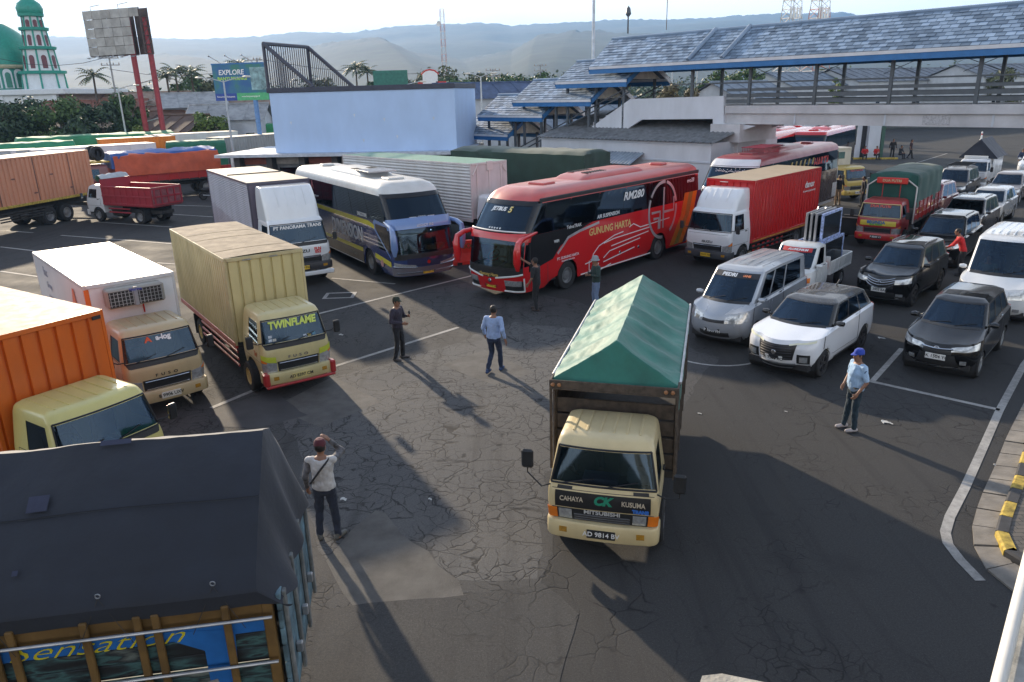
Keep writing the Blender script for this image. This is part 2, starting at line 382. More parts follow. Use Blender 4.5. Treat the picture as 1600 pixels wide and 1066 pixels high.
for a in [((516, 575), (716, 512)), ((496, 491), (738, 431)), ((330, 638), (412, 604)), ((518, 435), (617, 444)), ((95, 368), (268, 381)),
          ((148, 347), (268, 355)), ((272, 321), (345, 323)), ((268, 335), (345, 340)), ((0, 386), (60, 393)), ((0, 424), (62, 433)), ((10, 361), (52, 364)),
          ((245, 411), (275, 413)), ((1363, 596), (1409, 545)), ((1350, 594), (1562, 641)), ((1260, 288), (1350, 262)), ((1340, 283), (1480, 240))]:
    stripe(pxs(*a), .13)
stripe(pxs((1640, 520), (1600, 570), (1562, 641), (1536, 700), (1508, 762), (1484, 808), (1477, 832), (1481, 850), (1500, 875), (1532, 908)), .15)
c0 = G(1118, 545)
stripe([c0+Vector((1.35*cos(t), 1.35*sin(t), 0)) for t in [radians(200+i*10) for i in range(16)]], .08)
# painted bay number: a squared 0
o0 = G(531, 462); e1 = (G(560, 461)-o0).normalized(); e2 = Vector((-e1.y, e1.x, 0))
for (a, b_, c, d) in ((-.55, .55, -.42, -.30), (-.55, .55, .30, .42), (-.55, -.42, -.30, .30), (.42, .55, -.30, .30)):
    poly_sheet('painted_number', [o0+e1*x+e2*y for x, y in ((a, c), (b_, c), (b_, d), (a, d))], .009, ROADPAINT)

# kerb, gutter and pavement on the right
gut = pxs((1660, 520), (1595, 639), (1572, 685), (1552, 735), (1529, 785), (1518, 826), (1522, 858), (1540, 890), (1577, 924), (1680, 985))
krb = pxs((1690, 560), (1595, 717), (1581, 762), (1566, 799), (1556, 826), (1552, 844), (1563, 872), (1591, 894), (1690, 940))
def resample(P, step):
    out = [P[0].copy()]; acc = 0.0
    for a, b_ in zip(P, P[1:]):
        L_ = (b_-a).length; t = step-acc
        while t <= L_:
            out.append(a+(b_-a)*(t/L_)); t += step
        acc = L_-(t-step)
    return out
CONC = plain((.20, .185, .165), .9, var=.35, scale=2.5, bump=.35, name='worn_concrete')
YEL = plain((.46, .33, .06), .8, var=.6, scale=7, name='worn_yellow_paint'); KBL = plain((.045, .045, .048), .8, var=.4, scale=5, name='worn_black_paint')
g0 = MB(); gs = resample(gut, .62)
pav = bpy.data.objects.new('pavement', None); COL.objects.link(pav); tag(pav, kind='structure')
K = resample(krb, .02)
def nearest(P, q): return min(P, key=lambda p: (p-q).length_squared)
for a, b_ in zip(gs, gs[1:]):
    a2, b2 = nearest(K, a), nearest(K, b_)
    d = (b_-a)*.03; z0, z1 = .0, .022+random.uniform(-.006, .01)
    q = [a+d, b_-d, b2-(b2-a2)*.03, a2+(b2-a2)*.03]
    MB().add([(p.x, p.y, z0) for p in q]+[(p.x, p.y, z1+(0 if i < 2 else .05)) for i, p in enumerate(q)], [(3, 2, 1, 0), (4, 5, 6, 7), (0, 1, 5, 4), (1, 2, 6, 5), (2, 3, 7, 6), (3, 0, 4, 7)]).build('gutter_slab', CONC, pav, smooth=0)
kr = tag(thing('kerb', None, None), kind='structure')
ks = resample(krb, .55)
for i, (a, b_) in enumerate(zip(ks, ks[1:])):
    d = (b_-a); n = Vector((-d.y, d.x, 0)).normalized()
    if n.x < 0: n = -n
    a_, c = a+d*.02, b_-d*.02; w = .17; h = .17
    q = [a_, c, c+n*w, a_+n*w]
    tp = [a_+n*.03, c+n*.03, c+n*w, a_+n*w]
    MB().add([(p.x, p.y, 0) for p in q]+[(p.x, p.y, h*.85) for p in q[:2]]+[(p.x, p.y, h) for p in tp], [(0, 1, 5, 4), (4, 5, 7, 6), (6, 7, 8, 9), (2, 3, 9, 8), (1, 2, 8, 7, 5), (0, 4, 6, 9, 3)]).build('kerb_stone', YEL if i % 2 else KBL, kr, smooth=0)
def brick_mat():
    m, nt, b = _nt('paving_bricks'); L = nt.links; tc = _node(nt, 'ShaderNodeTexCoord')
    br = _node(nt, 'ShaderNodeTexBrick', Scale=1.0); br.inputs['Brick Width'].default_value = .2; br.inputs['Row Height'].default_value = .1; br.inputs['Mortar Size'].default_value = .006
    br.inputs['Color1'].default_value = (.13, .115, .10, 1); br.inputs['Color2'].default_value = (.085, .08, .075, 1); br.inputs['Mortar'].default_value = (.03, .03, .03, 1)
    L.new(tc.outputs['Object'], br.inputs['Vector']); L.new(br.outputs['Color'], b.inputs['Base Color']); b.inputs['Roughness'].default_value = .9
    return m
kk = [p+Vector((.165, 0, 0)) for p in krb]
MB().add([(p.x, p.y, .15) for p in kk]+[(40, kk[-1].y, .15), (40, kk[0].y+20, .15), (kk[0].x+14, kk[0].y+18, .15)], [tuple(range(len(kk)+3))[::-1]]).build('brick_paving', brick_mat(), pav, smooth=0)

# parapet of the overbridge the picture is taken from
LEDGE = plain((.42, .42, .40), .85, var=.5, scale=4, bump=.3, name='flaking_painted_concrete')
par = thing('parapet_rail', 'white painted pipe rail on flaking concrete ledge at bottom right corner', 'railing')
r0, r1 = G(1556, 1085, 4.25), G(1601, 900, 4.25); dd = (r1-r0).normalized()
MB().tube([r0-dd*.6, r1+dd*1.5], .030, 12).build('pipe', plain((.72, .70, .64), .45, var=.12, name='white_pipe'), par)
pr = Vector((dd.y, -dd.x, 0))
q = [r0-dd*.6+pr*.03, r1+dd*1.5+pr*.03, r1+dd*1.5+pr*1.2, r0-dd*.6+pr*1.2]
MB().add([(p.x, p.y, 0) for p in q]+[(p.x, p.y, 4.2) for p in q], [(4, 5, 6, 7), (0, 1, 5, 4), (1, 2, 6, 5), (2, 3, 7, 6), (3, 0, 4, 7)][:]).build('ledge', LEDGE, par, smooth=0)
q = [G(1097, 1056, 4.1), G(1128, 1052.5, 4.1), G(1200, 1067, 4.1), G(1200, 1110, 4.1), G(1080, 1110, 4.1)]
o = MB().add([(p.x, p.y, 0) for p in q]+[(p.x, p.y, 4.1) for p in q], [(9, 8, 7, 6, 5)]+[(i, (i+1) % 5, 5+(i+1) % 5, 5+i) for i in range(5)]).build('concrete_pier', plain((.45, .42, .36), .9, var=.4, scale=9, bump=.4, name='weathered_concrete'), smooth=0)
tag(o, 'top of weathered concrete pier cut off by the bottom edge', 'pier')
# litter
PAPER = plain((.5, .5, .48), .8, var=.15, name='paper')
for px, py, s, lab in ((537, 781, .10, 'crumpled white paper on the cracked asphalt in the middle'), (672, 781, .06, 'small white scrap on asphalt left of the green tarp truck'), (1228, 644, .05, 'small white scrap between the green tarp truck and the officer'), (1385, 661, .16, 'flattened pale plastic bag on asphalt beside the officer'), (1377, 529, .14, 'torn white wrapper on the asphalt behind the white crossover'), (533, 524, .12, 'white scraps of paper beside the yellow cab mirror'), (1093, 647, .07, 'small pinkish scrap near the green tarp truck side'), (1557, 728, .08, 'white wrapper lying in the gutter by the kerb')):
    g = G(px, py); mb = MB()
    mb.grid(lambda a, b_: (g.x+(a-.5)*s*1.1, g.y+(b_-.5)*s*.8+.3*s*sin(a*5), .012+.25*s*abs(nz((a*3, b_*3, px*.1), 1.3))), 6, 6)
    tag(mb.build('paper_scrap', PAPER), lab, 'litter', 'litter on the asphalt')
# ------------------------------------------------------------------ the overbridge the picture is taken from (behind and above the camera)
ob = thing('viewing_footbridge', 'covered footbridge the view is taken from, behind the camera', 'footbridge')
_oc = plain((.50, .50, .52), .8, var=.2, scale=.8, name='painted_concrete'); _os = plain((.085, .10, .115), .5, var=.2, name='slate_blue_paint')
MB().box(-38, 34, -3.6, -.45, 4.85, 5.2).build('deck', _oc, ob, smooth=0)
for y in (-.5, -3.5):
    for k in range(19): MB().box(-37+k*3.9-.07, -37+k*3.9+.07, y-.07, y+.07, 5.2, 8.0).build('post', _os, ob, smooth=0)
    for z in (5.5, 5.8): MB().box(-38, 34, y-.03, y+.03, z, z+.15).build('rail_board', _os, ob, smooth=0)
MB().add([(-38, .1, 8.0), (34, .1, 8.0), (34, -2.0, 9.5), (-38, -2.0, 9.5), (-38, -4.1, 8.0), (34, -4.1, 8.0)], [(0, 1, 2, 3), (3, 2, 5, 4)]).build('roof', plain((.2, .25, .3), .6, var=.3), ob, smooth=0)
for x in (-30, -10, 12, 30): MB().box(x-.4, x+.4, -2.6, -1.4, 0, 4.85).build('pier', _oc, ob, smooth=0)
# ------------------------------------------------------------------ vehicle shells: stacks of rounded-rectangle rings
# local frame of every vehicle: +x ahead, +y its own left, origin on the ground under the front bumper
def ring(z, xf, xr, w, r=(.2, .2), R=(.15, .15), bow=0.0, wr=None, zl=None, Bow=0.0):
    return dict(z=z, xf=xf, xr=xr, w=w, r=r, R=R, bow=bow, wr=w if wr is None else wr, zl=zl, Bow=Bow)
class Shell:
    def __init__(s, rings, arches=(), lin=()):
        s.rg = rings; s.ar = arches; s.lin = set(lin); s.n = len(rings)-1
    def rp(s, k, u):
        r = s.rg[k]; rx, ry = r['r']; Rx, Ry = r['R']; w, wr = r['w'], r['wr']
        cx = r['xf']-r['bow']-rx; cy = w-ry; bx_, by = r['xr']+r['Bow']+Rx, wr-Ry
        if u <= 1: y = u*cy; x = r['xf']-r['bow']*(u**2)
        elif u <= 2: a = (u-1)*pi/2; x = cx+rx*cos(a); y = cy+ry*sin(a)
        elif u <= 3: t = u-2; x = lerp(cx, bx_, t); y = lerp(w, wr, t)
        elif u <= 4: a = (u-3)*pi/2; x = bx_-Rx*sin(a); y = by+Ry*cos(a)
        else: y = (5-u)*by; x = r['xr']+r['Bow']*((5-u)**2)
        z = interp(r['zl'], x) if r['zl'] else r['z']
        return Vector((x, y, z))
    def P(s, u, g, side=1):
        g = min(max(g, 0), s.n); i = min(int(g), s.n-1); t = g-i
        a, b = s.rp(i, u), s.rp(i+1, u)
        if t < 1e-6: p = a
        elif t > 1-1e-6: p = b
        elif i in s.lin: p = a.lerp(b, t)
        else:
            p0 = s.rp(i-1, u) if i > 0 and (i-1) not in s.lin else a*2-b
            p3 = s.rp(i+2, u) if i+2 <= s.n and (i+1) not in s.lin else b*2-a
            p = .5*((2*a)+(b-p0)*t+(2*p0-5*a+4*b-p3)*t*t+(3*a-p0-3*b+p3)*t**3)
        if 1.2 < u < 3.8:
            for xc, R_, zc in s.ar:
                d = R_*R_-(p.x-xc)**2
                if d > 0: p.z = max(p.z, zc+sqrt(d))
        return Vector((p.x, p.y*side, p.z))
    def N(s, u, g, side=1):
        e = .02; du = s.P(min(u+e, 5), g)-s.P(max(u-e, 0), g); dg = s.P(u, min(g+e, s.n))-s.P(u, max(g-e, 0))
        n = du.cross(dg); n = n.normalized() if n.length > 1e-9 else Vector((0, 0, 1))
        return Vector((n.x, n.y*side, n.z))
    def Q(s, u, g, side, off):
        return s.P(u, g, side)+s.N(u, g, side)*off
    def uat(s, x, g):
        """side parameter whose point lies at x on row g"""
        a, b = 1.0, 4.0
        for _ in range(30):
            m = (a+b)/2
            if s.P(m, g).x > x: a = m
            else: b = m
        return (a+b)/2
    def body(s, name, mat, parent, cells=(), g0=0.0, g1=None, sub=4, cap=True, u1=5.0, extra=()):
        """cells: (u0,u1,g0,g1,sides) left open for glass"""
        g1 = s.n if g1 is None else g1
        us = {0, .25, .5, .75, 1, 2, 3, 4, 4.25, 4.5, 4.75, 5}; us |= {1+i/8 for i in range(8)} | {3+i/6 for i in range(6)} | {2+i/14 for i in range(14)} | set(extra)
        for xc, R_, zc in s.ar:
            for i in range(15): us.add(round(s.uat(xc+R_*cos(pi*i/14)*1.001, .5), 4))
        gs = {g0, g1}; k = int(g0)
        for i in range(int(g0), int(math.ceil(g1))):
            n = 1 if i in s.lin else sub
            gs |= {i+j/n for j in range(n+1) if g0 <= i+j/n <= g1}
        for c in cells: us |= {c[0], c[1]}; gs |= {c[2], c[3]}
        us = sorted(u for u in us if u <= u1); gs = sorted(gs)
        us = [u for i, u in enumerate(us) if i == 0 or u-us[i-1] > 1e-4]; gs = [g for i, g in enumerate(gs) if i == 0 or g-gs[i-1] > 1e-4]
        mb = MB()
        for side in (1, -1):
            base = len(mb.v)
            for u in us:
                for g in gs: mb.v.append(tuple(s.P(u, g, side)))
            m = len(gs)
            for i in range(len(us)-1):
                uc = (us[i]+us[i+1])/2
                for j in range(m-1):
                    gc = (gs[j]+gs[j+1])/2
                    if any(c[0] < uc < c[1] and c[2] < gc < c[3] and side in c[4] for c in cells): continue
                    q = [base+i*m+j, base+(i+1)*m+j, base+(i+1)*m+j+1, base+i*m+j+1]
                    pv = [Vector(mb.v[k_]) for k_ in q]
                    if ((pv[1]-pv[0]).cross(pv[2]-pv[0])).length + ((pv[2]-pv[0]).cross(pv[3]-pv[0])).length < 1e-6: continue
                    mb.f.append(tuple(q) if side > 0 else tuple(q[::-1])); mb.m.append(0)
            if cap and side > 0: capL = [base+i*m+m-1 for i in range(len(us))]
            if cap and side < 0:
                capR = [base+i*m+m-1 for i in range(len(us))]
                for i in range(len(us)-1): mb.f.append((capL[i], capL[i+1], capR[i+1], capR[i])); mb.m.append(0)
        o = mb.build(name, mat, parent)
        bm = bmesh.new(); bm.from_mesh(o.data); bmesh.ops.remove_doubles(bm, verts=bm.verts, dist=.0005); bm.to_mesh(o.data); bm.free()
        o.data.polygons.foreach_set('use_smooth', [True]*len(o.data.polygons)); o.data.set_sharp_from_angle(angle=radians(38))
        return o
    def patch(s, name, mat, parent, u0, u1, g0, g1, side=1, off=.006, nu=8, ng=4, rim=.012, both=False, shape=None):
        """a skin following the shell, raised by off; both = one piece mirrored across the middle"""
        mb = MB(); sides = (1, -1) if both else (side,)
        for sd_ in sides:
            base = len(mb.v)
            def f(a, b):
                u, g = lerp(u0, u1, a), lerp(g0, g1, b)
                if shape: u, g = shape(a, b)
                return s.Q(u, g, sd_, off)
            mb.grid(f, nu, ng, flip=sd_ < 0)
            if rim:
                W_ = ng+1
                edge = [base+i*W_ for i in range(nu+1)]+[base+nu*W_+j for j in range(1, ng+1)]+[base+i*W_+ng for i in range(nu-1, -1, -1)]+[base+j for j in range(ng-1, 0, -1)]
                k0 = len(mb.v)
                cen = s.P((u0+u1)/2, (g0+g1)/2, sd_)
                nn = s.N((u0+u1)/2, (g0+g1)/2, sd_)
                for e in edge: mb.v.append(tuple(Vector(mb.v[e])-nn*rim))
                ne = len(edge)
                for i in range(ne):
                    q = (edge[i], k0+i, k0+(i+1) % ne, edge[(i+1) % ne]); mb.f.append(q if sd_ < 0 else q[::-1]); mb.m.append(0)
        return mb.build(name, mat, parent)
# ------------------------------------------------------------------ shared vehicle parts
_WH = {}
def wheel_mesh(R, w, rim, style, rimc):
    k = (R, w, rim, style, id(rimc))
    if k in _WH: return _WH[k]
    t = MB(); h = w/2
    t.lathe([(rim, -h*.85), (rim+.01, -h), (R*.93, -h), (R, -h*.75), (R, h*.75), (R*.93, h), (rim+.01, h), (rim, h*.85)], axis='y', n=28)
    for i in range(28):                                            # tread blocks
        a = 2*pi*i/28
        for y0, y1 in ((-h*.7, -h*.08), (h*.08, h*.7)):
            t.add([((R+.006)*cos(a+d), y, (R+.006)*sin(a+d)) for d in (0, .13) for y in (y0, y1)], [(0, 1, 3, 2)])
    tm = t.mesh('tyre', RUBBER)
    r = MB()
    if style == 'truck':
        r.lathe([(rim, h*.9), (rim-.02, h*.92), (rim-.03, h*.35), (rim*.62, h*.25), (rim*.55, h*.75), (rim*.28, h*.85), (.0, h*.85)], axis='y', n=24)
        r.lathe([(rim, -h*.9), (rim-.02, -h*.9), (rim-.03, -h*.2), (0, -h*.2)], axis='y', n=24)
        for i in range(8):
            a = 2*pi*i/8; r.box(rim*.42*cos(a)-.016, rim*.42*cos(a)+.016, h*.72, h*.95, rim*.42*sin(a)-.016, rim*.42*sin(a)+.016)
        for i in range(8):
            a = 2*pi*(i+.5)/8
            r.add([(rim*q*cos(a+d), h*.31, rim*q*sin(a+d)) for q in (.70, .86) for d in (-.13, .13)], [(0, 1, 3, 2)])
    else:
        r.lathe([(rim, h*.9), (rim-.018, h*.95), (rim-.025, h*.2), (rim*.15, h*.1)], axis='y', n=24)
        r.lathe([(rim*.22, h*.1), (rim*.22, h*.82), (0, h*.86)], axis='y', n=14)
        n = 5 if style == 'five' else 8
        for i in range(n):
            a = 2*pi*i/n
            M_ = Matrix.Rotation(-a, 3, 'Y')
            r.box(rim*.15, rim-.015, h*.55, h*.85, -.032, .032, .008, rot=M_)
    _WH[k] = (tm, r.mesh('rim', rimc)); return _WH[k]
ALLOY = plain((.36, .37, .38), .35, .7, var=.25, name='alloy_rim'); DKALLOY = plain((.06, .06, .065), .4, .5, var=.25, name='dark_alloy_rim')
def wheel(par, x, y, R, w, rim=None, style='truck', rimc=None, dual=False):
    rim = rim or R*.58; tm, rm = wheel_mesh(R, w, rim, style, rimc or STEEL)
    ang = 0 if y > 0 else pi
    for k, yy in enumerate([y]+([y-(w+.03)*(1 if y > 0 else -1)] if dual else [])):
        t = inst(tm, 'wheel', par, (x, yy, R), (0, random.uniform(0, 6), ang)); inst(rm, 'rim', t)
def plate(par, x, z, mat, body, tm, y=0.0, w=.43, u=(0, 1, 0), v=(0, 0, 1), name='number_plate'):
    p = MB().box(-.006, .006, -w/2, w/2, -.07, .07, .004).build(name, mat, par); p.location = (x, y, z)
    text(body, .105, tm, p, (.009, 0, .0), u, v, .0012)
    return p
PLW = plain((.72, .72, .70), .5, var=.08, name='white_plate'); PLK = plain((.02, .02, .02), .5, var=.1, name='black_plate'); PLY = plain((.72, .48, .03), .5, var=.1, name='yellow_plate')
TXW = plain((.8, .8, .8), .5, var=.03, name='white_letters'); TXK = plain((.015, .015, .015), .5, var=.03, name='black_letters')
def letters(c): return plain(c, .5, var=.06, name='coloured_letters')
def mirror_arm(par, base, tip, hs=(.07, .16, .30), mat=None, both=True):
    """tube arm from base to a housing at tip, on both sides"""
    for s_ in ((1, -1) if both else (1,)):
        b_, t_ = Vector((base[0], base[1]*s_, base[2])), Vector((tip[0], tip[1]*s_, tip[2]))
        m = MB().box(t_.x-hs[0]/2, t_.x+hs[0]/2, t_.y-hs[1]/2, t_.y+hs[1]/2, t_.z-hs[2]*.75, t_.z+hs[2]*.25, .025).build('mirror', mat or BLACK, par)
        MB().tube([b_, b_.lerp(t_, .5)+Vector((.06, 0, -.05)), t_+Vector((0, 0, -.05))], .013, 6).build('mirror_arm', BLACK, m)
        MB().box(t_.x-hs[0]/2-.004, t_.x-hs[0]/2, t_.y-hs[1]*.42, t_.y+hs[1]*.42, t_.z-hs[2]*.68, t_.z+hs[2]*.18).build('mirror_glass', CHROME, m)
def cabin(par, x0, w, z0, zt, driver=True, rows=1, pitch=.85, wheel_side=-1):
    """dashboard, seats and steering wheel behind the glass"""
    d = MB().box(x0-.42, x0, -w, w, z0-.35, z0-.02, .05).build('dashboard', INTER, par)
    MB().lathe([(.175+.018*cos(a), .018*sin(a)) for a in [2*pi*i/6 for i in range(7)]], axis='x', n=18).build('steering_wheel', BLACK, par, loc=(x0-.55, wheel_side*w*.5, z0+.02)).rotation_euler = (0, radians(-35), 0)
    for r_ in range(rows):
        for sy in (-.5, .5):
            x = x0-.95-r_*pitch
            MB().box(x-.1, x+.06, sy*w-.22, sy*w+.22, z0-.55, min(z0+.28, zt-.25), .05).box(x, x+.45, sy*w-.22, sy*w+.22, z0-.62, z0-.48, .05).box(x-.08, x+.04, sy*w-.13, sy*w+.13, min(z0+.30, zt-.23), min(z0+.5, zt-.06), .05).build('seat', SEATM, par)

def corr(mb, o, u, v, n, Lu, Lv, pitch, depth, duty=.62, slope=.10):
    """corrugated sheet: ribs repeat along u, run along v, stand out along n"""
    o, u, v, n = Vector(o), Vector(u), Vector(v), Vector(n)
    k = max(1, round(Lu/pitch)); p = Lu/k; pr = []
    for i in range(k):
        a = i*p; e = p*slope; f = p*duty
        pr += [(a, 0), (a+p*(1-duty)-e, 0), (a+p*(1-duty), depth), (a+p-e, depth)] if slope < .4 else [(a, 0), (a+p*.5, depth)]
    pr.append((Lu, 0))
    base = len(mb.v)
    for a, d in pr:
        mb.v.append(tuple(o+u*a+n*d)); mb.v.append(tuple(o+u*a+n*d+v*Lv))
    for i in range(len(pr)-1):
        q = (base+2*i, base+2*i+2, base+2*i+3, base+2*i+1); mb.f.append(q); mb.m.append(mb.mi)
    return mb
def decal(par, name, mat, poly, side, y, th=.004, axis='y'):
    """flat shape on a flank: poly in (x, z); on a front: axis x, poly in (y, z)"""
    mb = MB(); mb.prism(poly, axis, y, y+th*side); return mb.build(name, mat, par, smooth=0)
def curve_line(par, name, mat, pts, w, side, y, th=.003):
    """ribbon along (x,z) points on a flank"""
    mb = MB(); P = [Vector((a, 0, b)) for a, b in pts]; vs = []
    for i, p in enumerate(P):
        d = (P[min(i+1, len(P)-1)]-P[max(i-1, 0)]).normalized(); n = Vector((-d.z, 0, d.x))*w/2
        for q in (p+n, p-n): vs += [(q.x, y, q.z), (q.x, y+th*side, q.z)]
    k = len(P); fs = []
    for i in range(k-1):
        a = 4*i; fs += [(a+1, a+5, a+7, a+3), (a, a+4, a+5, a+1), (a+2, a+3, a+7, a+6)]
    mb.add(vs, fs); return mb.build(name, mat, par, smooth=0)

# ------------------------------------------------------------------ cab-over truck cab
def cab(t, W=1.7, H=2.0, D=1.5, wb=1.3, rake=.30, c=None, roofc=None, zb=.52, style='canter', bump=None, grille=None, ribs=True, plate_=('B 0000 XX', PLW, TXK), wheelR=.36,
        axle=-.95, gl=GLASS, mirrors=True, band=True, ws_text=(), fairing=None, doors=True, lampc=None):
    c = c or paint((.62, .52, .30)); h = W/2
    old = style == 'old'
    rf = (.06, .06) if old else (.16, .14)
    xt = -.07-(H-.14-wb)*rake
    rings = [ring(zb, -.07, -D, h-.03, rf, (.04, .04), .03), ring(zb+(.32 if old else .35), -.03, -D, h, rf, (.04, .04), .03), ring(wb-(.12 if old else .18), -.03, -D, h, rf, (.04, .04), .03), ring(wb, -.07, -D, h-.015, rf, (.04, .04), .04),
             ring(H-.15, xt, -D+.02, h-.10, (.12, .12), (.06, .06), .05), ring(H-.05, xt-.08, -D+.04, h-.14, (.14, .14), (.06, .06), .05), ring(H, xt-.20, -D+.08, h-.24, (.12, .12), (.06, .06), .05)]
    S = Shell(rings, [(axle, wheelR+.09, wheelR)], lin=(3,))
    cells = [(0, 1.36, 3.06, 3.93, (1, -1)), (2.04, 2.62, 3.05, 3.88, (1, -1))]
    S.body('cab', c, t, cells, extra=(1.36, 2.04, 2.62, 2.9))
    ws = S.patch('windshield', gl, t, 0, 1.36, 3.06, 3.93, off=-.006, both=True, nu=10, rim=0)
    for sd_ in (1, -1):
        w_ = S.patch('side_window', gl, t, 2.04, 2.62, 3.05, 3.88, side=sd_, off=-.006, rim=0)
        if doors:
            d_ = S.patch('door', c, t, 1.98, 2.86, 1.1, 3.0, side=sd_, off=.006, nu=8, ng=6); S.patch('door_gap', MATTE, t, 1.965, 2.875, 1.06, 3.02, side=sd_, off=.003, nu=8, ng=6, rim=0)
            p = S.Q(2.72, 2.75, sd_, .02); MB().box(p.x-.07, p.x+.07, p.y-.015, p.y+.015, p.z-.02, p.z+.02, .006).build('handle', BLACK, d_)
    # black rubber round the windscreen
    fr = MB()
    for sd_ in (1, -1):
        for (a, b_) in (((0, 3.02), (1.42, 3.02)), ((1.42, 3.02), (1.42, 3.97)), ((1.42, 3.97), (0, 3.97))):
            fr.tube([S.Q(lerp(a[0], b_[0], i/8), lerp(a[1], b_[1], i/8), sd_, .002) for i in range(9)], .016, 5)
    fr.build('windshield_seal', BLACK, ws)
    if band: S.patch('windshield_band', BLACK, t, 0, 1.3, 2.55, 3.02, both=True, off=.004, nu=10, ng=3, shape=lambda a, b_: (a*(1.40-.25*(1-b_)), lerp(2.45, 3.02, b_)))
    for i, y in enumerate((-.35*W, .02)):
        q0 = S.Q(abs(y)/(h-.16), 3.02, 1 if y > 0 else -1, .02); q1 = S.Q(min(1.0, abs(y+.5*W*.55)/(h-.16)), 3.22, 1 if y+.275*W > 0 else -1, .02)
        MB().tube([q0, q1], .009, 5).build('wiper', BLACK, t)
    for gg in (.98, 2.42):
        mb = MB()
        for sd_ in (1, -1): mb.tube([S.Q(1.0*i/8, gg, sd_, .001) for i in range(9)], .005, 4)
        mb.build('panel_gap', MATTE, t)
    # bumper
    bm_ = bump or c
    B = Shell([ring(zb-.16, .02, -.35, h-.0, (.14, .16), (.02, .02), .04), ring(zb-.12, .05, -.35, h+.02, (.14, .16), (.02, .02), .04), ring(zb+.10, .05, -.35, h+.02, (.14, .16), (.02, .02), .04), ring(zb+.13, .02, -.35, h, (.14, .16), (.02, .02), .04)])
    bo = B.body('bumper', bm_, t, u1=3.0, sub=2)
    for sd_ in (1, -1):
        B.patch('fog_lamp', FOGA if old or style == 'canter' else LENS, bo, .76, .93, 1.35, 1.68, side=sd_, off=.006, nu=3, ng=2)
    # lamps and grille
    if old:
        S.patch('grille', BLACK, t, 0, .98, .05, .98, both=True, off=.008, nu=6)
        for sd_ in (1, -1):
            S.patch('headlamp', LENS, t, .60, .86, .46, .95, side=sd_, off=.02, nu=3, ng=3)
            S.patch('indicator', AMBER, t, .9, 1.7, .44, .97, side=sd_, off=.02, nu=6, ng=3)
    else:
        gr = S.patch('grille', grille or BLACK, t, 0, .72, .25, 1.08, both=True, off=.008, nu=6)
        for gg in (.45, .95):
            mb = MB()
            for sd_ in (1, -1): mb.tube([S.Q(.66*i/6, gg, sd_, .02) for i in range(7)], .014, 5)
            mb.build('grille_bar', CHROME, gr)
        for sd_ in (1, -1):
            lp = S.patch('headlamp', lampc or LENS, t, .74, 1.75, .35, 1.25, side=sd_, off=.012, nu=8, ng=3, shape=lambda a, b_: (lerp(.76, 1.8, a), lerp(.3+.12*a, 1.0+.5*a, b_)))
            S.patch('indicator', AMBER, lp, 1.0, 1.78, 1.0, 1.5, side=sd_, off=.016, nu=5, ng=2, shape=lambda a, b_: (lerp(1.2, 1.78, a), lerp(1.05+.1*a, 1.15+.32*a, b_)))
    plate(t, .062 if not old else .06, zb-.02, plate_[1], plate_[0], plate_[2], w=.42)
    if ribs:
        for i in range(6):
            y = lerp(-(h-.32), h-.32, i/5)
            MB().box(xt-.24, -D+.12, y-.018, y+.018, H-.004, H+.012, .006).build('roof_rib', roofc or c, t)
    if mirrors: mirror_arm(t, S.Q(1.5, 3.1, 1, 0), (-.12, h+.22, wb+.22), mat=BLACK)
    cabin(t, -.12-.05, h-.12, wb, H)
    for i, a in enumerate(ws_text):
        text(a[0], a[1], a[2], ws, S.Q(0, a[3], 1, .004)+Vector((0, a[4] if len(a) > 4 else 0, 0)), (0, 1, 0), S.P(0, 3.9)-S.P(0, 3.1), **(a[5] if len(a) > 5 else {}))
    if fairing:
        zt_, c2 = fairing
        F = Shell([ring(H-.10, xt-.10, -D-.05, h-.12, (.2, .2), (.03, .03), .06), ring(lerp(H, zt_, .5), xt-.30, -D-.05, h-.13, (.25, .25), (.03, .03), .06), ring(zt_-.05, xt-.62, -D-.05, h-.17, (.25, .25), (.03, .03), .06), ring(zt_, xt-.75, -D-.05, h-.24, (.2, .2), (.03, .03), .06)])
        fo = F.body('roof_fairing', c2, t)
        for yy in (-.45, -.15, .15, .45):
            MB().tube([F.P(0, g)+Vector((0.0, yy*h, .004)) for g in (.8, 1.4, 2.0, 2.6)], .012, 5).build('fairing_rib', c2, fo)
    return S
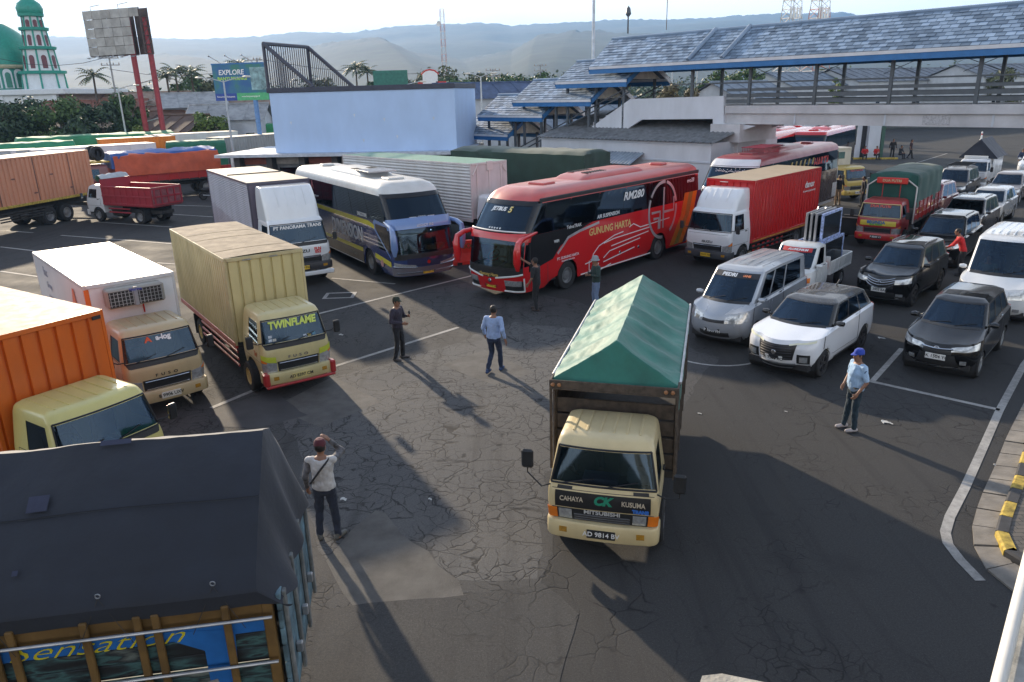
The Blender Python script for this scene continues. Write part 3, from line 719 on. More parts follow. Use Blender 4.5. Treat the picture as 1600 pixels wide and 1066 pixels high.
def chassis(t, L, W, D=1.5, R=.38, rear=None, zc=.62, dual=True, guard=None, rimc=None, faxle=-.95, wt=.22, tandem=0.0, tr=None):
    MB().box(-L+.1, -D*.2, -.42, -.32, zc-.1, zc+.1, .01).box(-L+.1, -D*.2, .32, .42, zc-.1, zc+.1, .01).box(-L+.12, -L+.22, -.32, .32, zc-.08, zc+.08).box(-L*.5, -L*.5+.1, -.32, .32, zc-.08, zc+.08).build('chassis_frame', CHASSIS, t)
    rear = rear or -L*.76
    yt = (tr or W)/2-.14
    for s_ in (1, -1):
        wheel(t, faxle, s_*(yt+.02), R, wt, rimc=rimc)
        for k in ((0,) if not tandem else (0, 1)): wheel(t, rear-k*tandem, s_*yt, R, wt, dual=dual, rimc=rimc)
    MB().tube([(rear, -yt, R), (rear, yt, R)], .07, 8).lathe([(.0, -.2), (.16, -.12), (.18, 0), (.16, .12), (0, .2)], c=(rear, 0, R), axis='y', n=12).build('rear_axle', CHASSIS, t)
    for s_ in (1, -1):
        MB().box(rear-R-.06-tandem, rear-R-.04-tandem, s_*yt-.25*s_, s_*yt+.14*s_, .22, zc+.2).build('mud_flap', RUBBER, t)
    MB().tube([(-D-1.3, .55, .52), (-D-.5, .55, .52)], .2, 14).build('fuel_tank', CHASSIS, t)
    if guard is not None:
        for s_ in (1, -1):
            for z in (.45, .62, .80):
                MB().box(rear+R+.12, -D-.15, s_*W/2-.03*s_, s_*W/2, z-.035, z+.035, .008).build('side_guard_rail', guard, t)
            for x in (rear+R+.25, -D-.3): MB().box(x-.03, x+.03, s_*W/2-.06*s_, s_*W/2-.032*s_, .42, .98).build('guard_post', CHASSIS, t)
def cargo_box(t, xf, L, W, zb, zt, c, roofc, ribs='v', pitch=.3, depth=.03, frame=None, sidec=None, post=None, roof_panels=0, crown=.0, base=None, fpitch=.42, seams=False):
    """closed box body: side panels, front and rear panels, posts, roof"""
    h = W/2; xr = xf-L; sidec = sidec or c; post = post or c
    for s_ in (1, -1):
        mb = MB()
        if ribs == 'v': corr(mb, (xf-.05, s_*(h-depth), zb+.08), (-1, 0, 0), (0, 0, 1), (0, s_, 0), L-.1, zt-zb-.16, pitch, depth)
        elif ribs == 'h': corr(mb, (xf-.05, s_*(h-depth), zb+.08), (0, 0, 1), (-1, 0, 0), (0, s_, 0), zt-zb-.16, L-.1, pitch, depth, slope=.5)
        else: mb.box(xr+.05, xf-.05, s_*h-.02*s_, s_*h-.004*s_, zb+.08, zt-.08)
        mb.build('side_panel', sidec, t)
    mb = MB()
    if ribs in 'vh' and fpitch: corr(mb, (xf-depth, -h+.05, zb+.08), (0, 1, 0), (0, 0, 1), (1, 0, 0), W-.1, zt-zb-.16, fpitch, depth, duty=.8, slope=.06)
    else: mb.box(xf-.03, xf-.006, -h+.05, h-.05, zb+.08, zt-.08)
    mb.build('front_panel', c, t)
    MB().box(xr+.006, xr+.03, -h+.05, -.01, zb+.08, zt-.08).box(xr+.006, xr+.03, .01, h-.05, zb+.08, zt-.08).build('rear_door', c, t)
    for x in (xf-.03, xr+.03):
        for s_ in (1, -1): MB().box(x-.032, x+.032, s_*h-.06*s_, s_*h+.004*s_, zb, zt-.02, .008).build('corner_post', post, t)
    for s_ in (1, -1):
        MB().box(xr, xf, s_*h-.05*s_, s_*h+.006*s_, zt-.09, zt, .008).build('top_rail', post, t)
        MB().box(xr, xf, s_*h-.06*s_, s_*h+.008*s_, zb-.06, zb+.085, .008).build('bottom_rail', base or post, t)
    for x in (xf-.005, xr+.005): MB().box(x-.04, x+.04, -h+.05, h-.05, zt-.09, zt, .008).build('end_rail', post, t)
    n = max(1, roof_panels); g = .012 if roof_panels else 0
    for i in range(n):
        a, b_ = xf-L*i/n-g, xf-L*(i+1)/n+g
        mb = MB(); mb.grid(lambda p, q: (lerp(a, b_, p), lerp(-h+.01, h-.01, q), zt+.004+crown*(1-(2*q-1)**2)+(.004*sin(i*2.1) if n > 1 else 0)), 2, 8, flip=False)
        mb.build('roof_panel' if n > 1 else 'roof', roofc, t)
    MB().box(xr+.03, xf-.03, -h+.06, h-.06, zb-.05, zb, 0).build('floor', CHASSIS, t)
    if frame is not None:
        for i in range(int(L/.6)): 
            x = xf-.3-i*.6; MB().box(x-.03, x+.03, -h+.05, h-.05, zb-.16, zb-.055).build('cross_member', frame, t)
# ------------------------------------------------------------------ footbridge with tiled roofs
BO = Vector((20.9, 31.3, 0)); BD = Vector((-.66, .751, 0)).normalized(); BN = Vector((-BD.y, BD.x, 0))   # along, and towards the yard
if BN.dot(Vector((-1, -1, 0))) < 0: BN = -BN
def BP(px, py, off=0.0):
    """point of the vertical plane along the bridge's near edge (moved off metres towards the yard)"""
    d = RAY(px, py); c = Vector((0, 0, CAM_H)); t = ((BO+BN*off)-c).dot(BN)/d.dot(BN); return c+d*t
def BS(px, py, off=0.0): p = BP(px, py, off); return (p-BO).dot(BD), p.z
def BW(s, off, z): p = BO+BD*s+BN*off; return Vector((p.x, p.y, z))
WALLW = plain((.58, .61, .66), .8, var=.10, scale=1.2, bump=.1, name='white_wall_paint', stretch=(1, 1, .4)); WALLG = plain((.50, .54, .60), .8, var=.14, scale=.9, name='grey_white_wall')
SLATE = plain((.085, .10, .115), .5, var=.2, name='slate_blue_paint'); BLUEF = plain((.025, .15, .38), .5, var=.15, name='blue_fascia'); WHF = plain((.62, .63, .66), .6, var=.15, scale=1.5, name='white_fascia')
CONW = plain((.50, .50, .52), .8, var=.22, scale=.8, bump=.15, name='painted_concrete')
def tile_mat():
    m, nt, b = _nt('blue_grey_roof_tile'); L = nt.links; g = _node(nt, 'ShaderNodeNewGeometry'); tc = _node(nt, 'ShaderNodeTexCoord'); n = _node(nt, 'ShaderNodeTexNoise', Scale=.8, Detail=6.0); L.new(tc.outputs['Object'], n.inputs['Vector'])
    a = _node(nt, 'ShaderNodeMath', operation='ADD'); L.new(g.outputs['Random Per Island'], a.inputs[0]); L.new(n.outputs['Fac'], a.inputs[1])
    r = _node(nt, 'ShaderNodeValToRGB'); L.new(a.outputs[0], r.inputs['Fac']); e = r.color_ramp.elements; e[0].position = .35; e[0].color = (.10, .145, .205, 1); e[1].position = 1.0; e[1].color = (.30, .40, .53, 1)
    mr = _node(nt, 'ShaderNodeMapRange'); mr.inputs['From Max'].default_value = 1.6; L.new(a.outputs[0], mr.inputs['Value']); L.new(mr.outputs['Result'], r.inputs['Fac'])
    L.new(r.outputs['Color'], b.inputs['Base Color']); b.inputs['Roughness'].default_value = .5; return m
TILE = tile_mat()
def slab(mb, s0, s1, o0, o1, z0, z1):
    q = [BW(s0, o0, z0), BW(s1, o0, z0), BW(s1, o1, z0), BW(s0, o1, z0)]
    return mb.add([tuple(p) for p in q]+[(p.x, p.y, z1) for p in q], [(3, 2, 1, 0), (4, 5, 6, 7), (0, 1, 5, 4), (1, 2, 6, 5), (2, 3, 7, 6), (3, 0, 4, 7)])
def tiles(name, par, A, B, C, D, nu, nv, mat=TILE, stuff=True, lift=.035, slip=()):
    """overlapping tiles on the slope A-B (eave) to D-C (ridge)"""
    A, B, C, D = map(Vector, (A, B, C, D)); mb = MB(); n = (B-A).cross(D-A).normalized()
    if n.z < 0: n = -n
    rnd = random.Random(nu*7+nv)
    for j in range(nv):
        for i in range(nu+(j % 2)):
            a0, a1 = (i-(.5 if j % 2 else 0))/nu+.03/nu, (i+1-(.5 if j % 2 else 0))/nu-.03/nu
            a0, a1 = max(0, a0), min(1, a1)
            if a1-a0 < .2/nu: continue
            b0, b1 = (j-.12)/nv, (j+1)/nv; k = lift*(1+rnd.uniform(-.35, .35))
            P_ = lambda a, b_: A.lerp(B, a).lerp(D.lerp(C, a), b_)
            p = [P_(a0, max(b0, -.03))+n*k, P_(a1, max(b0, -.03))+n*k*rnd.uniform(.8, 1.2), P_(a1, b1)+n*.006, P_(a0, b1)+n*.006, P_(a0, max(b0, -.03)), P_(a1, max(b0, -.03))]
            mb.add(p, [(0, 1, 2, 3), (4, 5, 1, 0)])
    o = mb.build(name, mat, par, smooth=0)
    if stuff: o['kind'] = 'stuff'
    return o
def gable_roof(par, s0, s1, ze, rise, o_near, o_far, tp=.36, gable=True, fascia=True):
    om = (o_near+o_far)/2; zr = ze+rise; nu = max(4, round(abs(s1-s0)/tp)); nv = max(3, round(hypot(rise, abs(o_near-om))/.27))
    A, B, C, D = BW(s0, o_near, ze), BW(s1, o_near, ze), BW(s1, om, zr), BW(s0, om, zr)
    und = MB().add([A, B, C, D, BW(s0, o_far, ze), BW(s1, o_far, ze)], [(0, 1, 2, 3), (3, 2, 5, 4)]).build('roof_deck', plain((.10, .12, .15), .9), par, smooth=0)
    tiles('roof_tiles', par, A, B, C, D, nu, nv); tiles('roof_tiles', par, BW(s1, o_far, ze), BW(s0, o_far, ze), D, C, nu, nv)
    MB().tube([BW(s0-.05, om, zr+.03), BW(s1+.05, om, zr+.03)], .09, 8).build('ridge_cap', TILE, par)
    if fascia:
        for o_, k in ((o_near, 1), (o_far, -1)):
            slab(MB(), s0, s1, o_+.03*k, o_-.03*k, ze-.16, ze-.01).build('fascia', WHF, par, smooth=0); slab(MB(), s0, s1, o_+.005*k, o_-.045*k, ze-.42, ze-.163).build('fascia_board', BLUEF, par, smooth=0)
    if gable:
        for s_, e in ((s0, -1), (s1, 1)):
            MB().add([BW(s_-.5*e, o_near-.35, ze), BW(s_-.5*e, o_far+.35, ze), BW(s_-.5*e, om, zr-.3), BW(s_-.45*e, o_near-.35, ze), BW(s_-.45*e, o_far+.35, ze), BW(s_-.45*e, om, zr-.3)], [(0, 1, 2), (5, 4, 3), (0, 3, 4, 1)]).build('gable_panel', plain((.58, .55, .48), .8), par, smooth=0)
            for o_ in (o_near, o_far):
                b_ = MB(); v = [BW(s_, o_, ze-.02), BW(s_, om, zr+.0), BW(s_, om, zr-.28), BW(s_, o_, ze-.30)]; b_.add(v+[p+BD*.06*e for p in v], [(0, 1, 2, 3), (7, 6, 5, 4), (3, 2, 6, 7), (0, 4, 5, 1)]); b_.build('barge_board', BLUEF if o_ == o_near else WHF, par, smooth=0)
br = thing('footbridge', 'long covered footbridge with blue-grey tiled roof, blue fascia and slate railings', 'footbridge', (0, 0, 0))
S_END, _ = BS(1133, 165); S_RL, zRL = BS(921, 106, .6)
ZD = 5.75
slab(MB(), -14, S_END, 0, -3.0, 5.36, ZD).build('deck', CONW, br, smooth=0)
for o_ in (-.25, -2.75): slab(MB(), -14, S_END+.2, o_+.12, o_-.12, 4.82, 5.36).build('girder', CONW, br, smooth=0)
for s_ in [x*4.4-12 for x in range(6)]: slab(MB(), s_, s_+.08, -.10, -.13, 4.84, 5.34).build('girder_stiffener', WALLG, br, smooth=0)
slab(MB(), 2.9, 4.0, -.098, -.13, 4.9, 5.3).build('splice_plate', plain((.42, .42, .44), .7, var=.4, scale=14), br, smooth=0)
for sd_, o_ in ((0, -.08), (1, -2.92)):
    for k in range(9):
        s_ = -12.2+k*3.55
        if s_ < S_RL-.5: slab(MB(), s_-.07, s_+.07, o_+.07, o_-.07, ZD, 7.75).build('post', SLATE, br, smooth=0)
    for z0, z1 in ((5.88, 6.06), (6.16, 6.34), (6.46, 6.60)): slab(MB(), -14, S_END, o_+.02, o_-.03, z0, z1).build('rail_board', SLATE, br, smooth=0)
    slab(MB(), -14, S_END+3.5, o_+.05, o_-.05, 6.86, 6.92).build('handrail', SLATE, br, smooth=0)
for k in range(8):
    s_ = -12.2+k*3.55
    for a, b_ in ((7.1, 7.7), (7.7, 7.1)): MB().tube([BW(s_+.1, -2.92, a), BW(s_+1.6, -2.92, b_+.0)], .015, 4).build('roof_brace', SLATE, br)
gable_roof(br, -15, S_RL, 8.05, 1.58, .62, -3.62)
for px in (1075, 1128):
    s_, _ = BS(px, 90, .6)
    MB().tube([BW(s_, .62, 8.12), BW(s_-.25, -1.5, 9.72)], .12, 8).build('roof_seam_cap', TILE, br)
slab(MB(), S_END-14.5, S_END-14.4, -1.45, -1.55, 10, 11.2).build('antenna', STEEL, br, smooth=0)
sq = BS(981, 55, -1.5)[0]; MB().tube([BW(sq, -1.5, 9.9), BW(sq, -1.5, 11.0)], .05, 6).lathe([(0, .35), (.12, .2), (.18, -.1), (.08, -.25)], c=tuple(BW(sq, -1.5, 11.1)), n=10).build('roof_siren', SLATE, br)
sq = BS(1041, 50, -1.5)[0]; MB().tube([BW(sq, -1.5, 9.9), BW(sq, -1.5, 12.3)], .025, 5).build('roof_antenna', SLATE, br)
# stair with stepped roofs
st = thing('covered_stair', 'white stair climbing to the footbridge under stepped blue-grey tiled roofs', 'staircase')
poly = [(985, 155), (1131, 150), (1131, 193), (1180, 197), (1150, 208), (1114, 207), (1114, 186), (1003, 187), (972, 207), (913, 207)]
pp = [BS(*p) for p in poly]
def plate_poly(par, name, pts, o0, o1, mat):
    k = len(pts); MB().add([BW(s_, o0, z) for s_, z in pts]+[BW(s_, o1, z) for s_, z in pts], [tuple(range(k)), tuple(range(k, 2*k))[::-1]]+[(i, (i+1) % k, k+(i+1) % k, k+i) for i in range(k)]).build(name, mat, par, smooth=0)
plate_poly(st, 'stair_wall', pp, .02, -.18, WALLW); plate_poly(st, 'stair_wall', pp, -2.85, -3.05, WALLW)
s_a, z_a = BS(985, 158); s_b, z_b = BS(760, 246)
nst = 26
for i in range(nst):
    a, b_ = lerp(s_a, s_b, i/nst), lerp(s_a, s_b, (i+1)/nst); z = lerp(z_a-.2, .4, i/nst)
    slab(MB(), a, b_+.02, -.2, -2.8, z-.4, z).build('step', CONW, st, smooth=0)
slab(MB(), S_END-.02, s_a, -.2, -2.84, ZD-.4, ZD).build('landing', CONW, st, smooth=0)
for o_ in (.0, -2.9):
    for k in range(2): MB().tube([BW(s_a, o_, 6.9-.3*k), BW(s_b, o_, 1.6-.3*k)], .045, 6).build('handrail', SLATE, st)
slab(MB(), S_END-1.2, S_END+.6, .35, -3.3, 3.9, 4.82).build('bridge_corbel', CONW, st, smooth=0); slab(MB(), S_END-.9, S_END+.3, -.1, -2.8, 0, 3.9).build('bridge_pillar', CONW, st, smooth=0)
for i, (l, r, ev) in enumerate((((868, 136), (979, 132), 1.2), ((801, 166), (923, 161), 1.25), ((747, 189), (847, 185), 1.3), ((718, 217), (793, 215), 1.25))):
    (s1, z1), (s0, z0) = BS(l[0], l[1], .55), BS(r[0], r[1], .55); z = (z0+z1)/2+.30
    gable_roof(st, s0, s1, z, ev, .55, -3.55, tp=.42)
    for s_ in (s0+.7, (s0+s1)/2, s1-.5):
        for o_ in (-.05, -2.95): slab(MB(), s_-.07, s_+.07, o_+.07, o_-.07, max(.2, z-3.0), z+.0).build('post', SLATE, st, smooth=0)
# low building with corrugated roof beneath the stair
lb = thing('low_building', 'low white building with corrugated grey roof below the bridge stair', 'building')
CORR = plain((.20, .21, .22), .6, .2, var=.4, scale=2.5, name='corrugated_sheet')
(sl, zl_), (sr, zr_) = BS(846, 219, 2.0), BS(1112, 219, 2.0); zt = (zl_+zr_)/2
slab(MB(), sr, sl, 2.0, -4.5, 0, zt).build('wall', WALLW, lb, smooth=0)
for dz in (.0, -.9): slab(MB(), sr-.05, sl+.05, 2.06, 1.95, zt-.12+dz, zt-.04+dz).build('wall_band', WALLG, lb, smooth=0)
mb = MB(); corr(mb, BW(sr-.3, 2.3, zt+.02), BD, (BW(sr, -4.0, zt+1.4)-BW(sr, 2.3, zt)), Vector((0, 0, 1)), sl-sr+.6, 1.0, .3, .06, slope=.5); mb.build('corrugated_roof', CORR, lb, smooth=0)
(s1, z1), (s0, z0) = BS(905, 255, 3.2), BS(985, 255, 3.2)
mb = MB(); corr(mb, BW(s0, 3.3, (z0+z1)/2), BD, BW(s0, 2.05, (z0+z1)/2+.55)-BW(s0, 3.3, (z0+z1)/2), Vector((0, 0, 1)), s1-s0, 1.0, .25, .05, slope=.5); mb.build('awning', plain((.24, .29, .35), .5, var=.3), lb, smooth=0)
for k in range(5): slab(MB(), sr+2+k*3.0, sr+3.2+k*3.0, 2.012, 1.98, .9, 2.2).build('window', GLASSB, lb, smooth=0)
bx('sump', CONW, lb, 0, .01, 0, .01, -.5, -.49, 0)

# ------------------------------------------------------------------ generic buildings
def house(name, label, cx, cy, w, d, h, rot, wallc, roofc, rise=1.6, over=.5, cat='house', wins=3, group='houses beyond the port fence', hip=False):
    t = thing(name, label, cat, (cx, cy, 0), radians(rot), group); wm = plain(wallc, .85, var=.2, scale=.6, name='house_wall')
    MB().box(-w/2, w/2, -d/2, d/2, 0, h).build('wall', wm, t, smooth=0)
    rm = plain(roofc, .8, var=.4, scale=1.2, bump=.4, bscale=9, name='house_roof', stretch=(1, 1, 1)); W2, D2 = w/2+over, d/2+over; z0, z1 = h-.1, h+rise
    hx = W2-(D2 if hip else 0)
    MB().add([(-W2, -D2, z0), (W2, -D2, z0), (hx, 0, z1), (-hx, 0, z1), (-W2, D2, z0), (W2, D2, z0)], [(0, 1, 2, 3), (3, 2, 5, 4), (1, 5, 2), (0, 3, 4), (0, 4, 5, 1)] if hip else [(0, 1, 2, 3), (3, 2, 5, 4)]).build('roof', rm, t, smooth=0)
    if not hip:
        for sx in (-1, 1): MB().add([(sx*w/2, -d/2, h), (sx*w/2, d/2, h), (sx*w/2, 0, z1-.15)], [(0, 1, 2)]).build('gable', wm, t, smooth=0)
        n = int(2*W2/1.1)
        for k in range(n+1):
            x = -W2+2*W2*k/n; MB().tube([(x, -D2, z0+.03), (x, 0, z1+.03)], .05, 4).build('roof_batten', rm, t) if k % 2 == 0 else None
    MB().tube([(-hx, 0, z1+.02), (hx, 0, z1+.02)], .12, 6).build('ridge', rm, t)
    for k in range(wins):
        x = -w/2+w*(k+.5)/wins; f = MB().box(x-.55, x+.55, -d/2-.06, -d/2+.02, h*.42, h*.42+1.2).build('window', WHF, t, smooth=0)
        MB().box(x-.46, x+.46, -d/2-.075, -d/2-.062, h*.42+.08, h*.42+1.12).build('pane', GLASSB, f, smooth=0)
    return t
def hpx(px, py, Y): p = AT(px, py, Y); return p.x, p.y, p.z
RB, BRN, GRY = (.20, .075, .045), (.14, .075, .05), (.30, .31, .32)
HS = [(300, 150, 100, 7, 8, 6.0, 24, (.30, .33, .38), GRY, 'two-storey grey house with light gable left of the tourism billboard'), (150, 152, 120, 14, 7, 5.5, 8, (.55, .42, .30), RB, 'low house with red tile roof right of the minaret'),
      (225, 160, 105, 10, 7, 4.5, -10, (.35, .3, .25), BRN, 'brown-roofed house behind the red billboard poles'), (262, 170, 95, 9, 7, 4.0, 30, (.30, .26, .22), BRN, 'dark brown house with steep gable in front of the grey house'), (285, 178, 88, 7, 6, 3.6, -25, (.25, .2, .17), (.10, .06, .045), 'small dark wooden house below the grey gable'),
      (245, 140, 125, 9, 7, 6.5, 15, (.48, .48, .46), (.28, .20, .15), 'pale house with grey-brown roof behind the billboard poles'), (360, 175, 92, 8, 6, 4.6, 5, (.52, .55, .60), GRY, 'white shop with balcony below the tourism billboard'), (550, 130, 110, 12, 8, 6.3, 4, (.35, .28, .22), RB, 'long red-tiled house behind the slatted roof cage'),
      (400, 160, 100, 10, 7, 5.2, -8, (.4, .36, .3), (.22, .16, .12), 'brown-tiled house between billboard and white wall'), (455, 135, 130, 9, 7, 6.4, 12, (.40, .42, .44), (.25, .24, .23), 'grey roofed house seen through the slatted cage'), (125, 140, 140, 9, 7, 6.8, -5, (.5, .5, .5), (.30, .12, .08), 'small red roof right behind the minaret base'),
      (760, 128, 92, 12, 8, 6.2, 20, (.45, .48, .52), (.06, .09, .17), 'building with dark blue roof right of the white block'), (205, 150, 135, 8, 6, 5.8, 20, (.5, .45, .4), RB, 'red-tiled house in the row behind the billboard poles')]
for i, (px, py, Y, w, d, h, rot, wc, rc, lab) in enumerate(HS):
    x, y, z = hpx(px, py, Y); house('house', lab, x, y, w, d, h, rot, wc, rc)
# sheds and roofs of the ferry terminal seen through the bridge
for (px, Y, w, d, h, rot, lab) in ((905, 66, 13, 8, 4.2, 38, 'terminal hall with wide blue-grey roof behind the stepped stair roofs'), (1155, 88, 10, 7, 5.4, 40, 'small tiled terminal pavilion seen under the footbridge roof'), (1240, 116, 15, 8, 6.6, 40, 'tiled terminal wing behind the bridge railing'), (1390, 128, 30, 10, 7.0, 30, 'long grey-roofed terminal building framed by the bridge posts'), (1545, 126, 20, 9, 7.2, 30, 'terminal building with grey roof at the far right')):
    x, y, z = hpx(px, 140, Y); house('terminal_building', lab, x, y, w, d, h, rot, (.50, .53, .56), (.19, .23, .28) if px < 1300 else (.15, .17, .20), 1.8, cat='building', group='terminal buildings behind the footbridge')
# kiosk below the bridge
kx, ky = 31.6, 73.2
t = thing('kiosk', 'white kiosk with wide black window under the footbridge', 'kiosk', (kx, ky, 0), radians(-16))
MB().box(-3.4, 3.2, 0, 5, 0, 4.2).build('wall', WALLW, t, smooth=0); f = MB().box(-2.1, 1.4, -.05, .02, 1.1, 3.2).build('window', WHF, t, smooth=0); MB().box(-2.0, 1.3, -.07, -.052, 1.2, 3.1).build('pane', GLASSB, f, smooth=0)
MB().box(1.75, 2.15, -.06, .03, 0, 3.2).build('doorway', MATTE, t, smooth=0); MB().box(2.3, 3.3, -.5, 0, 0, 4.2).build('pillar', WALLW, t, smooth=0); MB().box(-3.8, 3.6, -.4, 5.4, 4.2, 4.5).build('roof', CONW, t, smooth=0); MB().box(-3.5, 4.8, -1.6, -1.4, 0, .16).build('kerb_edge', YEL, t, smooth=0)
MB().box(3.4, 3.7, -.3, .3, 0, 3.0).build('door_leaf', plain((.05, .12, .09), .6), t, smooth=0)
far_k = thing('far_kerb', 'yellow and black kerb line across the far asphalt', 'kerb'); 
for k in range(22):
    p = G(1290+k*16, 202-.42*k*.9); MB().box(p.x-.75, p.x+.75, p.y-.2, p.y+.2, 0, .5).build('kerb_block', YEL if k % 2 else KBL, far_k, smooth=0)
far_w = thing('boundary_wall', 'low dark boundary wall beyond the far asphalt under the bridge', 'wall', (58, 119, 0), radians(-14)); MB().box(-30, 45, 0, .3, 0, 2.2).build('wall', plain((.10, .11, .11), .9), far_w, smooth=0)

# ------------------------------------------------------------------ big white block with slatted cage
def wall_pt(px, py, Y): return AT(px, py, Y)
A0, A1 = AT(431, 233, 52.3), AT(714, 230, 50.6); A0.z = A1.z = 3.2; wu = (A1-A0).normalized(); wn_ = Vector((wu.y, -wu.x, 0)); Lw = (A1-A0).length
t = thing('white_block', 'big blank pale blue-white block with dark parapet above the parked coaches', 'building', A0*1.0, atan2(wu.y, wu.x)); t.location.z = 0
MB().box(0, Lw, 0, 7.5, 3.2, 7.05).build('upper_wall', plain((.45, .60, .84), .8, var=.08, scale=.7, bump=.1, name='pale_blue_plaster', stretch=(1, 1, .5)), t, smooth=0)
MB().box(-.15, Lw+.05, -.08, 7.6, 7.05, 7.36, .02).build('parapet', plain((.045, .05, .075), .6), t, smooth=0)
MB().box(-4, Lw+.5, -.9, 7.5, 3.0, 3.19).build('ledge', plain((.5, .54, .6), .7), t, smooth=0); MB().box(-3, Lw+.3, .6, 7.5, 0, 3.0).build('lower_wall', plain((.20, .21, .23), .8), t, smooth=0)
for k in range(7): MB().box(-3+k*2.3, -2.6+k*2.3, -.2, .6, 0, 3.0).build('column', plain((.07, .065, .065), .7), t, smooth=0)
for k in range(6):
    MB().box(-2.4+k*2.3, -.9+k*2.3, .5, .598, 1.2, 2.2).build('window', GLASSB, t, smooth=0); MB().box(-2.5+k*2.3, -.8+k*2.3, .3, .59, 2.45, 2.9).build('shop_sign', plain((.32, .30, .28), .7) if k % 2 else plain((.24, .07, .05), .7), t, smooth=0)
for (x, z) in ((5.6, 5.6), (7.6, 5.3), (10.9, 5.3), (1.2, 5.2), (6.1, 4.0), (8.4, 4.2)): MB().add([(x, -.004, z), (x+.14, -.004, z+.02), (x+.09, -.004, z-.2)], [(0, 1, 2)]).build('peeled_spot', plain((.66, .70, .76), .8), t, smooth=0)
CG = plain((.055, .06, .085), .5, var=.2, name='dark_blue_steel')
cg = thing('slatted_cage', 'dark slatted steel stair cage on the roof of the white block', 'cage', (A0.x, A0.y, 7.36), atan2(wu.y, wu.x))
for y in (.2, 5.2):
    xo = 0 if y < 1 else 1.0
    MB().tube([(-.1+xo, y, 0), (-.1+xo, y, 2.75)], .12, 6).build('corner_post', CG, cg); MB().tube([(-.1+xo, y, 2.75), (3.0+xo, y, 0)], .13, 6).build('sloping_rail', CG, cg)
    for k in range(22):
        x = k*.14; z = 2.75*(1-(x+.1)/3.1)
        if z > .15: MB().box(x+xo-.02, x+xo+.02, y-.02, y+.02, 0, z).build('slat', CG, cg, smooth=0)
MB().tube([(-.1, .2, 2.75), (.9, 5.2, 2.75)], .12, 6).build('top_rail', CG, cg)
for k in range(20): MB().box(-.1+k*.05-.02, -.1+k*.05+.02, .3+k*.25, .36+k*.25, 0, 2.7).build('slat', CG, cg, smooth=0)

# ------------------------------------------------------------------ mosque
mx, my = AT(70, 130, 130).x, 130.0
GRN = plain((.02, .27, .20), .45, var=.18, name='mosque_green'); MWH = plain((.66, .70, .72), .7, var=.08, name='mosque_white'); MRD = plain((.16, .05, .06), .6, name='dark_red_window')
def arch(par, name, mat, c, ang, r, w, h, z):
    """arched plate standing at radius r facing ang"""
    pts = [(-w/2, 0), (w/2, 0), (w/2, h-w/2)]+[(w/2*cos(a), h-w/2+w/2*1.2*sin(a)) for a in [pi*i/8 for i in range(1, 8)]]+[(-w/2, h-w/2)]
    d = Vector((cos(ang), sin(ang), 0)); u = Vector((-d.y, d.x, 0)); o = Vector(c)+d*r+Vector((0, 0, z)); k = len(pts)
    MB().add([o+u*a+Vector((0, 0, b_)) for a, b_ in pts]+[o+u*a+d*.12+Vector((0, 0, b_)) for a, b_ in pts], [tuple(range(k, 2*k))]+[(i, (i+1) % k, k+(i+1) % k, k+i) for i in range(k)]).build(name, mat, par, smooth=0)
MZ = lambda py: AT(70, py, 130).z
mn = thing('minaret', 'white and green tiered minaret with bulb dome at the upper left', 'minaret', (mx, my, 0))
for k, (z0, z1, r0, r1) in enumerate(((0, MZ(116), 3.3, 3.0), (MZ(116), MZ(78), 2.55, 2.2), (MZ(78), MZ(48), 1.95, 1.65), (MZ(48), MZ(26), 1.5, 1.35))):
    MB().lathe([(r0, z0), (r1, z1)], n=8, a0=pi/8, a1=2*pi+pi/8).build('tier', MWH, mn, smooth=0); MB().lathe([(r1, z1-.05), (r1+.45, z1+.05), (r1+.5, z1+.45), (r1*.7, z1+.5)], n=16).build('balcony_ring', GRN, mn)
    for i in range(8):
        a = pi/8+i*pi/4; MB().tube([(r0*cos(a), r0*sin(a), max(z0, 7)), (r1*cos(a), r1*sin(a), z1)], .16, 6).build('corner_rib', GRN, mn)
        if k: a2 = i*pi/4+pi/4; arch(mn, 'window', MRD, (0, 0, 0), a2, (r0+r1)/2*cos(pi/8)-.03, .75 if k < 2 else .55, (z1-z0)*.55, z0+(z1-z0)*.2)
MB().lathe([(1.45, MZ(25)), (1.8, MZ(20)), (1.9, MZ(13)), (1.6, MZ(5)), (.9, MZ(-1)), (.3, MZ(-7)), (.1, MZ(-18)), (0, MZ(-30))], n=20).build('bulb_dome', GRN, mn)
ms = thing('mosque', 'mosque with large green dome and white arcade at the left edge', 'mosque', (mx-9.3, my+3, 0)); mk = (MZ(103)-MZ(133))/4.1; ms.scale = (1, 1, MZ(103)/13.3)
MB().lathe([(6.3, 13.6), (6.2, 15.2), (5.6, 17.2), (4.5, 18.9), (2.9, 20.3), (1.1, 21.0), (0, 21.2)], n=32).build('dome', GRN, ms); MB().lathe([(6.6, 13.0), (6.8, 13.3), (6.4, 13.6)], n=32).build('dome_band', plain((.45, .40, .25), .6), ms); MB().lathe([(6.2, 9.6), (6.2, 13.0)], n=24).build('drum', GRN, ms)
for i in range(24):
    a = 2*pi*i/24; arch(ms, 'drum_arch', MWH, (0, 0, 0), a, 6.2, 1.3, 3.0, 9.8); arch(ms, 'drum_window', plain((.03, .20, .14), .4), (0, 0, 0), a, 6.3, .8, 2.4, 9.9)
MB().box(-22, 15.5, -9, 12, 8.6, 9.5, .1).build('roof_slab', MWH, ms, smooth=0); MB().box(-22, 14, -7, 11, 0, 8.6).build('wall', plain((.30, .22, .18), .8), ms, smooth=0)
